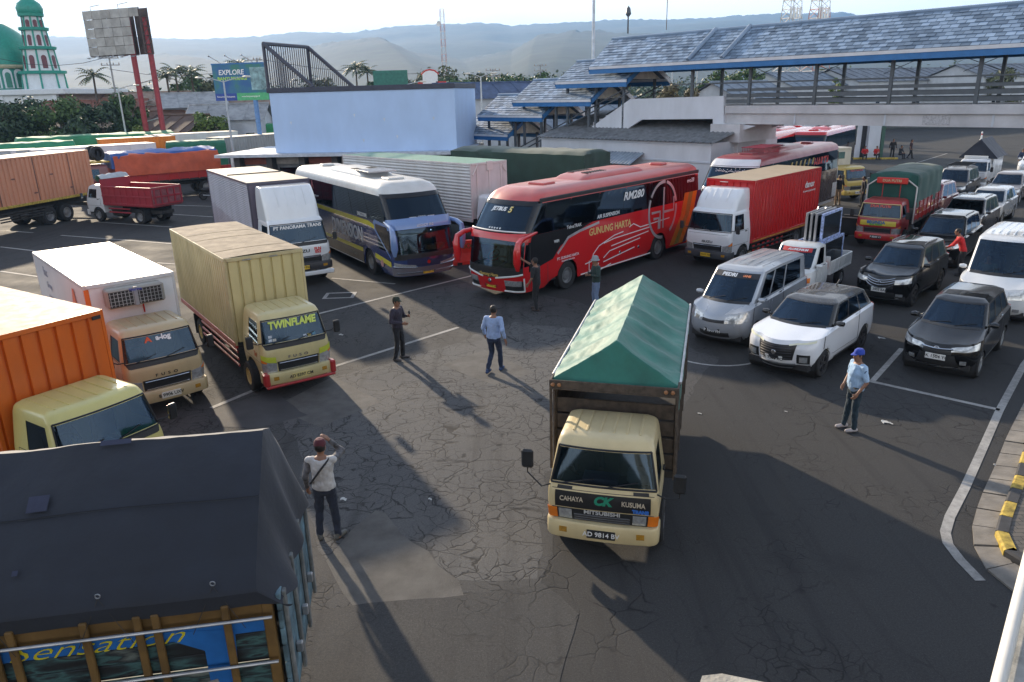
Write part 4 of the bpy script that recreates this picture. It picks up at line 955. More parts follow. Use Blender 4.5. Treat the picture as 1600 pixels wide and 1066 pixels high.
for k in range(9):
    x = -20+k*4.2; MB().box(x-.35, x+.35, -8.7, -8.0, 0, 8.6).build('column', MWH, ms, smooth=0)
    if k < 8:
        mb = MB()
        for j in range(10):
            a0, a1 = pi*j/10, pi*(j+1)/10; mb.add([(x+2.1-1.75*cos(a), -8.5, 5.6+r*sin(a)) for a, r in ((a0, 1.9), (a1, 1.9))]+[(x+2.1-1.75*cos(a1), -8.5, 8.6), (x+2.1-1.75*cos(a0), -8.5, 8.6)], [(0, 1, 2, 3)])
        mb.build('arch', MWH, ms, smooth=0)
MB().box(12.5, 13.8, -8.8, -8.0, 3.2, 5.6).build('green_plinth', GRN, ms, smooth=0)

# ------------------------------------------------------------------ billboards, poles, masts
GALV = plain((.40, .39, .37), .6, .1, var=.28, scale=1.2, name='weathered_sheet')
b0, b1 = AT(141, 88.5, 80), AT(219, 80, 77.5); bu = (b1-b0); bu.z = 0; Lb = bu.length; bu.normalize(); ztop = AT(127, 18, 80).z
bb = thing('billboard', 'bare grey sheet-metal billboard with missing panels on two red poles', 'billboard', (b0.x, b0.y, 0), atan2(bu.y, bu.x)); zb = b0.z; hb = ztop-zb
for i in range(6):
    for j in range(5):
        if i == 5 and j < 4: continue
        w = Lb*1.08/6; MB().box(i*w+.02, (i+1)*w-.02, -.03+.02*((i*3+j) % 2), .02, zb+j*hb/5+.02, zb+(j+1)*hb/5-.02).build('sheet_panel', GALV if (i+j) % 3 else plain((.34, .33, .31), .65, var=.3, scale=1), bb, smooth=0)
TRS = plain((.08, .055, .05), .7, var=.4, name='rusty_truss')
Lx = Lb*1.08
for x in (0, Lx*.5, Lx):
    for y in (.1, 1.1): MB().tube([(x, y, zb), (x, y, zb+hb)], .06, 5).build('truss_post', TRS, bb)
    for k in range(5): MB().tube([(x, .1, zb+k*hb/5), (x, 1.1, zb+(k+1)*hb/5)], .04, 4).build('truss_brace', TRS, bb); MB().tube([(x, .1, zb+k*hb/5), (x, 1.1, zb+k*hb/5)], .04, 4).build('truss_brace', TRS, bb)
for i in range(4): MB().box(i*Lx/4+.05, (i+1)*Lx/4-.05, 1.12, 1.16, zb, zb+hb).build('back_sheet', plain((.10, .08, .075), .8, var=.5, scale=1), bb, smooth=0)
POLE = plain((.26, .025, .035), .5, var=.3, name='dark_red_pole')
for x, y in ((Lx*.72, .5), (Lx*.93, 1.2)): MB().tube([(x, y, 0), (x, y, zb+hb*.8)], .26, 14).build('pole', POLE, bb)
for k in range(4): MB().tube([(Lx*.72, .5, 3+k*1.8), (Lx*.93, 1.2, 3.4+k*1.8)], .05, 5).build('pole_brace', STEEL, bb)
for i in range(5): MB().tube([(Lx*(i+.5)/5, 0, zb-.1), (Lx*(i+.5)/5, -1.0, zb-.25), (Lx*(i+.5)/5+.4, -1.0, zb-.3)], .035, 5).build('lamp_bracket', STEEL, bb)
for i in range(2): MB().tube([(Lx*(.15+.5*i), .1, ztop), (Lx*(.15+.5*i), .1, ztop+.35), (Lx*(.15+.5*i)+1.6, -.2, ztop+.4)], .035, 5).build('lamp_bracket', STEEL, bb)
def tour_mat():
    m, nt, b = _nt('printed_landscape'); L = nt.links; tc = _node(nt, 'ShaderNodeTexCoord'); n = _node(nt, 'ShaderNodeTexNoise', Scale=.55, Detail=5.0); L.new(tc.outputs['Object'], n.inputs['Vector'])
    r = _node(nt, 'ShaderNodeValToRGB'); L.new(n.outputs['Fac'], r.inputs['Fac']); e = r.color_ramp.elements; e[0].position = .35; e[0].color = (.02, .09, .30, 1); e[1].position = .65; e[1].color = (.04, .20, .10, 1)
    x = e.new(.5); x.color = (.03, .15, .26, 1); L.new(r.outputs['Color'], b.inputs['Base Color']); b.inputs['Roughness'].default_value = .5; return m
b0, b1 = AT(338, 158, 75), AT(421, 156, 74); bu = (b1-b0); bu.z = 0; Lb = bu.length; bu.normalize(); hb = AT(331, 102, 75).z-b0.z
tb = thing('billboard', 'blue and green tourism billboard reading EXPLORE BANYUWANGI', 'billboard', (b0.x, b0.y, 0), atan2(bu.y, bu.x)); zb = b0.z
MB().box(0, Lb, 0, .35, zb, zb+hb).build('board', tour_mat(), tb, smooth=0); MB().box(-.05, Lb+.05, -.012, .36, zb+hb, zb+hb+.12).build('frame', BLUEF, tb, smooth=0); MB().box(0, 2.2, -.01, -.002, zb, zb+.65).build('caption_panel', plain((.02, .06, .30), .5), tb, smooth=0); MB().box(2.2, Lb, -.011, -.003, zb, zb+.65).build('caption_panel', plain((.08, .42, .18), .5), tb, smooth=0)
MB().box(Lb*.70, Lb, -.011, -.003, zb+.9, zb+hb-.3).build('photo_panel', plain((.25, .40, .42), .6, var=.8, scale=1.5), tb, smooth=0)
text('EXPLORE', .62, TXW, tb, (1.9, -.02, zb+hb-.7), (1, 0, 0), (0, 0, 1), .012, shear=.1); text('BANYUWANGI', .44, letters((.45, .75, .05)), tb, (1.95, -.02, zb+hb-1.25), (1, 0, 0), (0, 0, 1), .006)
text('Pemerintah Kabupaten', .2, TXW, tb, (1.1, -.02, zb+.35), (1, 0, 0), (0, 0, 1), .002); text('www.banyuwangi.go.id', .2, TXW, tb, (3.6, -.02, zb+.35), (1, 0, 0), (0, 0, 1), .002)
for x in (Lb*.72,): MB().tube([(x, .2, 0), (x, .2, zb)], .22, 12).build('pole', plain((.12, .25, .50), .5), tb)
for k in range(3): MB().tube([(Lb*(.2+.3*k), .2, zb+hb), (Lb*(.2+.3*k)-.7, -.9, zb+hb+.75)], .03, 5).lathe([(0, .1), (.09, .0), (0, -.12)], c=(Lb*(.2+.3*k)-.7, -.9, zb+hb+.75), n=8).build('spot_lamp', STEEL, tb)
def lamp_post(label, px, py, Y, arms=2, al=1.6):
    p = AT(px, py, Y); t = thing('street_lamp', label, 'street lamp', (p.x, p.y, 0), 0, 'street lamps of the port'); z = p.z; gp = plain((.42, .45, .47), .5, .3)
    MB().tube([(0, 0, 0), (0, 0, z*.6), (0, 0, z)], [.11, .085, .06], 10).build('pole', gp, t)
    for s_ in (1, -1)[:arms]:
        a = MB().tube([(0, 0, z-.1), (s_*al*.5, 0, z+.12), (s_*al, 0, z+.25)], .035, 6).build('arm', gp, t)
        m = MB().lathe([(0, -.35), (.10, -.25), (.16, 0), (.12, .25), (0, .32)], axis='x', n=10).build('lamp_head', plain((.62, .58, .5), .5), a, loc=(s_*(al+.25), 0, z+.25)); m.scale = (1, 1, .55)
lamp_post('white double-armed street lamp in front of the tourism billboard', 349, 126, 62); lamp_post('tall grey street lamp beside the red billboard poles', 184, 138, 78, 1); lamp_post('curved street lamp above the dark parapet of the white block', 628, 133, 70, 1); lamp_post('white street lamp above the right end of the white block', 751, 119, 74, 2, 1.0)
lamp_post('slim curved lamp seen under the footbridge roof', 1051, 108, 88, 1); lamp_post('straight grey lamp seen between the footbridge posts', 1090, 105, 95, 1, .6)
def power_pole(label, px, py, Y, bars=2):
    p = AT(px, py, Y); t = thing('power_pole', label, 'power pole', (p.x, p.y, 0), .2, 'power poles among the houses'); z = p.z; c = plain((.30, .30, .30), .8)
    MB().tube([(0, 0, 0), (0, 0, z)], [.18, .10], 8).build('pole', c, t)
    for k in range(bars):
        MB().box(-1.2, 1.2, -.06, .06, z-.3-k*.9, z-.18-k*.9).build('cross_arm', c, t, smooth=0)
        for x in (-1.1, -.4, .4, 1.1): MB().lathe([(.05, 0), (.07, .12), (.04, .25), (0, .28)], c=(x, 0, z-.18-k*.9), n=8).build('insulator', plain((.25, .18, .14), .4), t)
power_pole('power pole beneath the bare grey billboard', 170, 88, 110); power_pole('power pole rising behind the slatted cage', 401, 91, 105); power_pole('distant power pole left of the footbridge roof', 844, 101, 150); power_pole('power pole behind the blue roof right of the white block', 770, 108, 130)
for a, b_ in (((0, 92, 110), (170, 89, 110)), ((170, 108, 110), (401, 104, 105)), ((401, 92, 105), (700, 112, 140))):
    p, q = AT(*a), AT(*b_); m = (p+q)/2; m.z -= 1.0; o = MB().tube([p, p.lerp(q, .25)-Vector((0, 0, .75)), m, p.lerp(q, .75)-Vector((0, 0, .75)), q], .03, 4).build('power_cable', MATTE); tag(o, {170: 'thin black cable from the left edge to the pole under the grey billboard', 401: 'thin black cable between the billboard pole and the cage pole', 700: 'thin black cable running right from the pole behind the cage'}[b_[0]], 'cable', 'overhead power cables')
p = AT(927, 90, 62); o = thing('flag_pole', 'tall slim white pole rising past the left end of the footbridge roof', 'pole', (p.x, p.y, 0)); MB().tube([(0, 0, 0), (0, 0, 9), (0, 0, 22)], [.16, .12, .09], 10).build('shaft', plain((.50, .56, .62), .5), o); MB().lathe([(.3, 0), (.3, .1), (.17, .15)], n=12).build('base_plate', STEEL, o)
def lattice(label, px, Y, top_py, w0, w1, colors, name='lattice_mast'):
    p = AT(px, top_py, Y); z = p.z; t = thing(name, label, 'mast', (p.x, p.y, 0), .3, 'lattice masts on the skyline'); n = 14; mats = [plain(c, .6) for c in colors]
    for k in range(n):
        z0, z1 = z*k/n, z*(k+1)/n; a, b_ = lerp(w0, w1, k/n), lerp(w0, w1, (k+1)/n); mb = MB(); r = max(.06, w0*.035)
        c4 = lambda w, zz: [(-w, -w, zz), (w, -w, zz), (w, w, zz), (-w, w, zz)]
        A_, B_ = c4(a, z0), c4(b_, z1)
        for i in range(4): mb.tube([A_[i], B_[i]], r, 4); mb.tube([A_[i], B_[(i+1) % 4]], r*.7, 3); mb.tube([B_[i], B_[(i+1) % 4]], r*.7, 3)
        mb.build('lattice_section', mats[k % len(mats)], t, smooth=0)
    return t, z
t, z = lattice('thin guyed lattice mast standing on the hillside skyline', 690, 300, 14, .9, .7, ((.5, .42, .40), (.45, .2, .16))); MB().lathe([(0, .2), (.9, 0), (.9, -.2)], axis='y', n=12).build('dish', WHITEP, t, loc=(-1.4, 0, z-5))
for px, lab in ((1240, 'left one of the two lattice towers above the footbridge roof'), (1284, 'right one of the two lattice towers above the footbridge roof, with red section')):
    t, z = lattice(lab, px, 190, -14, 3.0, 1.3, ((.50, .48, .46), (.46, .44, .42), (.5, .2, .15)) if px > 1260 else ((.5, .48, .46),))
    for k in range(4): MB().box(-1.6+.8*k, -1.2+.8*k, -1.8, -1.6, z-6, z-3.5).build('antenna_panel', WHITEP, t, smooth=0)
# green hoarding and red gate sign
p = AT(610, 121, 98); t = thing('hoarding', 'plain dark green hoarding board behind the white block', 'hoarding', (p.x, p.y, 0), .05); MB().box(-2.1, 2.1, 0, .2, p.z-.9, p.z+.8).build('board', plain((.03, .16, .12), .6), t, smooth=0)
for x in (-1.6, 1.6): MB().tube([(x, .2, 0), (x, .2, p.z)], .1, 8).build('post', STEEL, t)
p = AT(672, 122, 96); t = thing('gate_sign', 'white arched gate sign with red rim and red wings', 'sign', (p.x, p.y, 0)); z = p.z
MB().prism([(-.9, z-1.2), (.9, z-1.2), (.9, z+.5), (.5, z+.75), (0, z+.85), (-.5, z+.75), (-.9, z+.5)], 'y', 0, .2).build('panel', WHITEP, t, smooth=0); MB().tube([(-1.05, .1, z+.42), (-.55, .1, z+.80), (0, .1, z+.93), (.55, .1, z+.80), (1.05, .1, z+.42)], .12, 6).build('rim', plain((.5, .04, .03), .5), t)
for x in (-1.2, 1.3): MB().box(x-.3-(.3 if x > 0 else 0), x+.3+(.3 if x > 0 else 0), 0, .3, 0, z-.4).build('wing', plain((.52, .04, .03), .5), t, smooth=0)
# ------------------------------------------------------------------ trucks
def V(name, label, cat, x, y, deg, group=None): return thing(name, label, cat, (x, y, 0), radians(deg), group)
RUST = plain((.30, .24, .17), .9, var=.4, scale=2.2, bump=.2, name='weathered_plywood_roof')
def cloth(c, rough=.75, var=.22, scale=1.5): return plain(c, rough, var=var, scale=scale, bump=.25, bscale=14, sheen=.15, name='tarpaulin')
TG = 'box trucks parked in the left rows'
# tan box truck
TAN = paint((.60, .51, .25), .38, .35, .45, dust=.25); TANB = paint((.56, .47, .25), .5, .1, .7, scale=2.5); REDP = paint((.42, .025, .025), .4, .3, .4)
t = V('box_truck', 'tan corrugated box truck with red skirt and yellow-green lettering on its windshield', 'truck', -5.03, 16.74, -55.1, TG)
LIME = letters((.62, .72, .13))
S = cab(t, 1.66, 2.02, 1.52, 1.30, .30, TAN, bump=TAN, plate_=('AD 8397 CM', paint((.70, .58, .22), .5), TXK), wheelR=.37, axle=-.98,
        ws_text=[('TWINFLAME', .235, LIME, 3.74, 0, dict(bold=.012, shear=.12, width=.86))])
for sd_ in (1, -1):
    S.patch('lamp_surround', paint((.52, .58, .05), .4), t, .74, 1.7, 1.0, 1.5, side=sd_, off=.018, nu=6, shape=lambda a, b_: (lerp(.76, 1.75, a), lerp(1.02+.42*a, 1.55+.35*a, b_)))
for u, g, sd_, c in ((.86, 3.18, -1, (.55, .6, .65)), (.72, 3.18, -1, (.5, .5, .45)), (.86, 3.32, -1, (.5, .52, .55)), (.36, 3.14, 1, (.55, .6, .66)), (.52, 3.14, 1, (.45, .36, .08)), (.70, 3.16, 1, (.12, .3, .42))): S.patch('windshield_sticker', plain(c, .6, var=.5, scale=30), t, u-.06, u+.06, g-.05, g+.05, side=sd_, off=.003, nu=2, ng=2, rim=0)
mb = MB().box(-.02, .075, -.84, .84, .30, .36, .02); mb.build('bumper_lip', REDP, t)
for sd_ in (1, -1): MB().box(-.14, .062, sd_*.74, sd_*.87, .35, .67, .03).build('bumper_end', REDP, t)
text('F  U  S  O', .09, CHROME, t, S.Q(0, 1.35, 1, .012), (0, 1, 0), (0, 0, 1), .003, width=1.3)
text('Tri', .17, letters((.55, .10, .01)), t, S.Q(2.25, 1.65, -1, .012), (1, 0, 0), (0, 0, 1), .004, shear=.2)
chassis(t, 7.36, 1.92, 1.52, .37, rear=-5.6, guard=REDP, rimc=paint((.62, .47, .18), .5), faxle=-.98)
cargo_box(t, -1.68, 5.68, 1.94, .95, 3.13, TAN, RUST, 'v', .19, .045, sidec=TANB, post=TANB, roof_panels=6, crown=.03, base=REDP, fpitch=.26)
for y in (-.55, .1): bx('front_stain_plate', STEEL, t, -1.66, -1.645, y, y+.22, 3.03, 3.075)

# white refrigerated truck
WHT = paint((.76, .76, .77), .35, .4, .25, dust=.35); TAN2 = paint((.52, .41, .23), .38, .35, .4)
t = V('refrigerated_truck', 'white refrigerated box truck with tan cab and cooling unit over the windshield', 'truck', -7.69, 15.73, -49.3, TG)
S = cab(t, 1.70, 2.02, 1.52, 1.30, .30, TAN2, plate_=('B 9906 UXV', paint((.72, .70, .62), .5), TXK), wheelR=.37, axle=-.98,
        ws_text=[('a-log', .16, TXW, 3.80, .10, dict(bold=.008)), ('A', .16, letters((.70, .09, .02)), 3.78, -.22, dict(bold=.008, width=1.3))])
text('F  U  S  O', .09, TXK, t, S.Q(0, 1.35, 1, .012), (0, 1, 0), (0, 0, 1), .002, width=1.3)
chassis(t, 7.3, 1.92, 1.52, .37, rear=-5.5, guard=STEEL, faxle=-.98)
cargo_box(t, -1.71, 5.6, 1.98, .95, 2.84, WHT, paint((.82, .77, .70), .5, .1, .3, dust=.5), 'n', post=paint((.6, .6, .6), .4), fpitch=0)
u_ = MB().box(-1.70, -1.34, -.62, .62, 2.28, 2.72, .04).build('cooling_unit', paint((.30, .29, .26), .6, .1), t)
for i in range(2):
    y0 = -.58+i*.62
    MB().box(-1.345, -1.332, y0, y0+.52, 2.31, 2.66).build('fan_grille', MATTE, u_)
    for k in range(7): MB().box(-1.333, -1.326, y0+.02+k*.08, y0+.035+k*.08, 2.32, 2.65).build('grille_wire', STEEL, u_)
    for k in range(4): MB().box(-1.3255, -1.321, y0, y0+.52, 2.36+k*.08, 2.37+k*.08).build('grille_wire', STEEL, u_)
MB().box(-1.36, -1.325, -.06, .04, 2.28, 2.72, .01).build('unit_post', paint((.25, .26, .28), .5), u_)
text('Thermo', .085, letters((.05, .07, .4)), u_, (-1.320, -.01, 2.66), (0, 1, 0), (0, 0, 1), .002)
bx('drain_pipe', REDL, t, -1.70, -1.67, .18, .21, 2.0, 2.28)
bx('corner_reflector_strip', paint((.75, .16, .02), .5), t, -1.715, -1.70, -.985, -.88, 1.9, 2.74)
for i, w in enumerate(('linc', 'Group', 'Cold Transport')):
    text(w, (.34, .22, .16)[i], letters((.25, .27, .33)), t, (-5.9+.2*i, -1.0, 2.50-.34*i), (1, 0, 0), (0, 0, 1), .004)
decal(t, 'side_emblem', paint((.75, .14, .03), .5), [(-3.1, 2.1), (-2.6, 2.1), (-2.7, 2.6), (-2.85, 2.6)], -1, -.999)

# orange box truck
ORG = paint((.66, .13, .012), .45, .2, .45); YCAB = paint((.66, .58, .20), .35, .4, .3, dust=.3)
t = V('box_truck', 'orange ribbed box truck with pale yellow cab at the left edge', 'truck', -6.65, 11.46, -33.1, TG)
S = cab(t, 1.84, 2.03, 1.55, 1.28, .32, YCAB, plate_=('AD 1700 KA', PLY, TXK), wheelR=.37, axle=-.98)
chassis(t, 7.6, 2.0, 1.55, .37, rear=-5.7, guard=STEEL, faxle=-.98)
cargo_box(t, -1.62, 5.95, 2.1, .95, 3.15, ORG, paint((.40, .23, .15), .7, .0, .6, dust=.6), 'v', .3, .05, post=ORG, fpitch=.3)
for y in (-.95, .9): bx('lock_plate', CHASSIS, t, -1.60, -1.585, y-.08, y+.08, 3.0, 3.08)
bx('paper_sheet', PAPER, t, -.45, -.20, -.2, .12, 1.27, 1.275, 0); bx('dashboard_box', paint((.05, .3, .1), .6), t, -.42, -.28, .22, .36, 1.27, 1.36)

# grey-purple box truck with big white cab
PURP = paint((.115, .10, .15), .5, .15, .4); WCAB = paint((.72, .75, .78), .25, .6, .2, dust=.15)
t = V('box_truck', 'purple-grey corrugated box truck with white cab and wind deflector beside the navy coach', 'truck', -7.65, 27.4, -58.0, TG)
S = cab(t, 2.24, 2.52, 1.75, 1.62, .26, WCAB, bump=plain((.04, .04, .045), .5, name='bumper_plastic'), zb=.75, wheelR=.46, axle=-1.2, plate_=('B 9337 PXR', PLY, TXK), gl=GLASS, ribs=False,
        ws_text=[('PT PANORAMA TRANS', .17, TXW, 3.80, 0, dict(bold=.004, shear=.1, width=1.02))], fairing=(3.62, WCAB))
MB().box(-.1, .085, -1.14, 1.14, .40, .56, .03).build('bumper_lip', WCAB, t)
S.patch('lower_grille', BLACK, t, 0, .95, 0.0, .9, both=True, off=.01)
text('ISUZU', .16, TXK, t, S.Q(0, 1.62, 1, .012), (0, 1, 0), (0, 0, 1), .004, width=1.4)
for i, w in enumerate(('FLN', '053')): text(w, .15, letters((.6, .03, .03)), t, S.Q(.62, 1.75-.32*i, 1, .014), (0, 1, 0), (0, 0, 1), .006)
chassis(t, 9.2, 2.3, 1.75, .46, rear=-6.7, zc=.8, guard=paint((.7, .7, .7), .4), faxle=-1.2, wt=.26)
cargo_box(t, -1.97, 7.2, 2.36, 1.15, 3.75, PURP, paint((.40, .36, .29), .7, 0, .5, dust=.5), 'h', .075, .02, sidec=paint((.16, .14, .185), .5, .2, .3), post=paint((.06, .055, .09), .4), fpitch=0)
MB().tube([(-1.97-3.5, -1.1, 3.775), (-1.97-3.5, 1.1, 3.775)], .02, 6).build('roof_strap', CHASSIS, t)

# green-roofed white truck between the coaches
t = V('box_truck', 'white slatted box truck with green roof between the two coaches', 'truck', .55, 33.8, -45.7)
S = cab(t, 2.2, 2.35, 1.75, 1.55, .26, paint((.68, .71, .74), .3, .5, .2), zb=.7, wheelR=.46, axle=-1.2, ribs=False)
chassis(t, 12.4, 2.25, 1.75, .46, rear=-9.3, zc=.8, faxle=-1.2, wt=.26)
cargo_box(t, -2.0, 10.4, 2.28, 1.15, 3.72, paint((.62, .58, .57), .5, .1, .5), paint((.10, .28, .18), .6, .1, .3, dust=.2), 'h', .14, .03, sidec=paint((.58, .58, .57), .5, .1, .4), fpitch=0)
for y in (-.75, 0, .75): bx('front_brace', paint((.66, .60, .58), .5), t, -2.0, -1.97, y-.05, y+.05, 1.2, 3.7)
bx('front_brace_block', paint((.66, .60, .58), .5), t, -2.0, -1.93, -.18, .18, 3.35, 3.76)
for s_ in (1, -1): MB().tube([(-1.97, s_*1.05, 3.2), (-1.97, s_*.75, 3.62)], .04, 4).build('front_brace', paint((.66, .60, .58), .5), t)

# dark green tarpaulin truck behind it
def tarp(name, mat, par, sec, nt=40, nv=30, amp=.03, sc=1.4, seed=0.0, flip=False, smooth=60):
    """draped cloth: sec(t, v) gives the taut shape, wrinkles are added along the normal direction"""
    mb = MB()
    def f(a, b_):
        p = Vector(sec(a, b_)); e = .01
        n = (Vector(sec(min(a+e, 1), b_))-Vector(sec(max(a-e, 0), b_))).cross(Vector(sec(a, min(b_+e, 1)))-Vector(sec(a, max(b_-e, 0))))
        n = n.normalized() if n.length > 1e-9 else Vector((0, 0, 1))
        return p+n*amp*(nz(p, sc, seed)+.5*nz((p.x*1.5, p.y*1.5, p.z*.35), sc*2.2, seed+3))
    mb.grid(f, nt, nv, flip)
    return mb.build(name, mat, par, smooth=smooth)
def boxtarp(xf, L, W, z0, z1, crown=.12, rnd=.25, flare=.0):
    """a cloth pulled over a load: t runs around front-top-back, v across"""
    h = W/2
    def sec(a, b_):
        # v: across from left skirt over the top to the right skirt
        q = b_*2-1; hz = z1-z0
        per = 2*hz+W; s_ = abs(q)*per/2
        if s_ < h: y = s_; z = z1+crown*(1-(s_/h)**2)-rnd*.3*(s_/h)**6
        else: y = h+flare*(s_-h)/hz; z = z1-rnd*.3-(s_-h)*(hz-rnd*.3)/hz
        y = -y if q < 0 else y
        # t: along, with both ends folded down
        e = .16
        if a < e: k = a/e; x = xf; z = min(z, lerp(z0, z1+crown, k)); y *= .985
        elif a > 1-e: k = (1-a)/e; x = xf-L; z = min(z, lerp(z0, z1+crown, k)); y *= .985
        else: x = xf-L*(a-e)/(1-2*e)
        return (x, y, z)
    return sec
t = V('tarpaulin_truck', 'long truck under dark green tarpaulin behind the green-roofed box truck', 'truck', 6.2, 37.8, -40)
DG = cloth((.018, .05, .035))
tarp('tarpaulin', DG, t, boxtarp(-2.1, 9.2, 2.4, 1.3, 3.72), amp=.06, seed=2.0)
S = cab(t, 2.2, 2.4, 1.75, 1.55, .2, paint((.04, .14, .07), .4), zb=.7, wheelR=.46, axle=-1.2, ribs=False)
chassis(t, 11.3, 2.25, 1.75, .46, rear=-8.6, zc=.8, faxle=-1.2, wt=.26)
bx('bed', CHASSIS, t, -11.3, -2.0, -1.2, 1.2, 1.0, 1.3); bx('roof_board', paint((.45, .47, .45), .5), t, -2.35, -1.2, -.9, .9, 2.9, 2.94)

# red box truck
RBOX = paint((.50, .012, .014), .35, .35, .35); WC2 = paint((.74, .76, .79), .25, .6, .15, dust=.12)
t = V('box_truck', 'bright red ribbed box truck with white cab and roof deflector', 'truck', 7.65, 28.83, -134.1)
S = cab(t, 1.98, 2.28, 1.62, 1.42, .22, WC2, zb=.55, bump=plain((.05, .055, .065), .5, name='bumper_plastic'), wheelR=.40, axle=-1.05, ribs=False, fairing=(2.98, WC2), plate_=('B 9337 TXU', PLY, TXK), band=False)
text('ISUZU', .12, TXK, t, S.Q(0, 1.35, 1, .012), (0, 1, 0), (0, 0, 1), .003, width=1.4)
chassis(t, 7.9, 2.0, 1.62, .40, rear=-6.0, guard=MATTE, faxle=-1.05)
cargo_box(t, -1.58, 6.25, 2.07, .88, 3.25, RBOX, paint((.42, .33, .22), .7, 0, .4, dust=.5), 'v', .27, .045, post=RBOX, fpitch=.3, base=RBOX)
text('danor', .40, TXW, t, (-6.7, 1.045, 2.62), (-1, 0, 0), (0, 0, 1), .006)
text('PT DANOR BATAM EXPRESS', .10, TXW, t, (-6.7, 1.045, 2.34), (-1, 0, 0), (0, 0, 1), .001)
bx('box_plate', WHITEP, t, -1.585, -1.57, -.45, -.1, 3.13, 3.22, 0)
for i in range(7):
    for z in (.5, .68): MB().box(-2.0-i*.42, -1.8-i*.42, 1.004, 1.012, z-.032, z+.032).build('guard_stripe', RBOX, t)
bx('yellow_strip', YEL, t, -7.6, -1.7, 1.045, 1.05, .86, .90, 0)

# red truck with green tarpaulin and name board
RTR = paint((.36, .018, .02), .35, .4, .4)
t = V('tarpaulin_truck', 'red truck under green tarpaulin with a red name board over the cab', 'truck', 15.57, 31.6, -130.0)
S = cab(t, 1.76, 2.0, 1.5, 1.30, .25, RTR, roofc=RTR, bump=paint((.45, .02, .02), .35), plate_=('P 8508 VX', PLK, TXW), wheelR=.37, axle=-.98, band=False,
        ws_text=[('DUA PUTRI', .16, letters((.7, .08, .05)), 3.84, 0, dict(bold=.004))])
fr = MB()
for sd_ in (1, -1):
    for (a, b_) in (((0, 2.98), (1.45, 2.98)), ((1.45, 2.98), (1.45, 4.0)), ((1.45, 4.0), (0, 4.0))): fr.tube([S.Q(lerp(a[0], b_[0], i/6), lerp(a[1], b_[1], i/6), sd_, .01) for i in range(7)], .02, 5)
fr.build('windshield_trim', paint((.65, .55, .25), .4), t)
S.patch('front_banner', paint((.62, .50, .05), .5), t, 0, .95, 1.35, 2.25, both=True, off=.01)
text('BEGINDA', .17, letters((.02, .12, .35)), t, S.Q(.10, 1.9, -1, .018), (0, 1, 0), (0, 0, 1), .008); text('Jaya Abadi', .12, letters((.05, .35, .06)), t, S.Q(.1, 1.55, -1, .018), (0, 1, 0), (0, 0, 1), .004)
chassis(t, 6.5, 1.92, 1.5, .37, rear=-5.0, faxle=-.98)
bx('bed', CHASSIS, t, -6.5, -1.65, -.98, .98, .85, .98)
for s_ in (1, -1):
    for k in range(3): MB().box(-6.5, -1.66, s_*.96, s_*.99, 1.0+k*.26, 1.24+k*.26, .01).build('side_board', RTR, t)
    for k in range(7): MB().box(-1.75-k*.75, -1.69-k*.75, s_*.991, s_*1.02, .95, 1.8, .006).build('side_stake', RTR, t)
    for k in range(4): MB().box(-2.4-k*.9, -2.2-k*.9, s_*.992, s_*.998, 1.28, 1.42).build('side_emblem', YEL, t)
tarp('tarpaulin', cloth((.012, .075, .062)), t, boxtarp(-1.75, 4.7, 1.98, 1.55, 2.95, .10), amp=.05, seed=5.0)
fm = MB()
for s_ in (1, -1): fm.tube([(-1.62, s_*.99, .9), (-1.62, s_*.99, 2.45), (-1.62, s_*.62, 2.72)], .035, 6)
fm.build('headboard_frame', paint((.5, .5, .48), .4), t)
nb = MB().box(-1.62, -1.5, -.62, .62, 2.56, 2.82, .03).build('name_board', paint((.55, .03, .02), .4), t)
text('DUA PUTRI', .15, letters((.45, .42, .25)), nb, (-1.495, 0, 2.69), (0, 1, 0), (0, 0, 1), .004)
for s_ in (1, -1): MB().tube([(-1.56, s_*.35, 1.98), (-1.56, s_*.35, 2.58)], .02, 6).build('board_post', RTR, t)

# front truck with green tent tarpaulin
CKP = paint((.66, .54, .30), .4, .25, .45, dust=.25)
t = V('tarpaulin_truck', 'cream truck with teal green ridged tent tarpaulin driving towards the viewer', 'truck', 1.24, 9.61, -105.0)
S = cab(t, 1.62, 1.94, 1.30, 1.22, .22, CKP, style='old', zb=.54, bump=CKP, plate_=('AD 9814 BV', PLK, TXW), wheelR=.35, axle=-.85, band=False, mirrors=False, ribs=True)
bd = S.patch('front_panel', plain((.018, .018, .02), .4, name='black_front_panel'), t, 0, .93, 1.06, 2.2, both=True, off=.008, nu=6)
text('CAHAYA', .11, letters((.60, .52, .40)), bd, S.Q(.60, 1.65, -1, .030), (0, 1, 0), (0, 0, 1), .002, width=.78)
text('KUSUMA', .11, letters((.60, .52, .40)), bd, S.Q(.60, 1.65, 1, .030), (0, 1, 0), (0, 0, 1), .002, width=.78)
text('CK', .19, letters((.02, .26, .16)), bd, S.Q(.0, 1.65, 1, .012), (0, 1, 0), (0, 0, 1), .010, shear=.25)
text('TRANS', .075, letters((.04, .16, .55)), bd, S.Q(.74, 1.22, 1, .026), (0, 1, 0), (0, 0, 1), .006)
text('MITSUBISHI', .085, letters((.5, .5, .5)), t, S.Q(.0, .90, 1, .014), (0, 1, 0), (0, 0, 1), .002, width=1.25)
for gg in (.48, .60, .72):
    mb = MB()
    for sd_ in (1, -1): mb.tube([S.Q(.55*i/4, gg, sd_, .016) for i in range(5)], .012, 5)
    mb.build('grille_bar', plain((.10, .10, .105), .5, name='grey_plastic'), t)
for sd_ in (1, -1): S.patch('vent', BLACK, t, .60, .90, 2.45, 2.85, side=sd_, off=.008, nu=3)
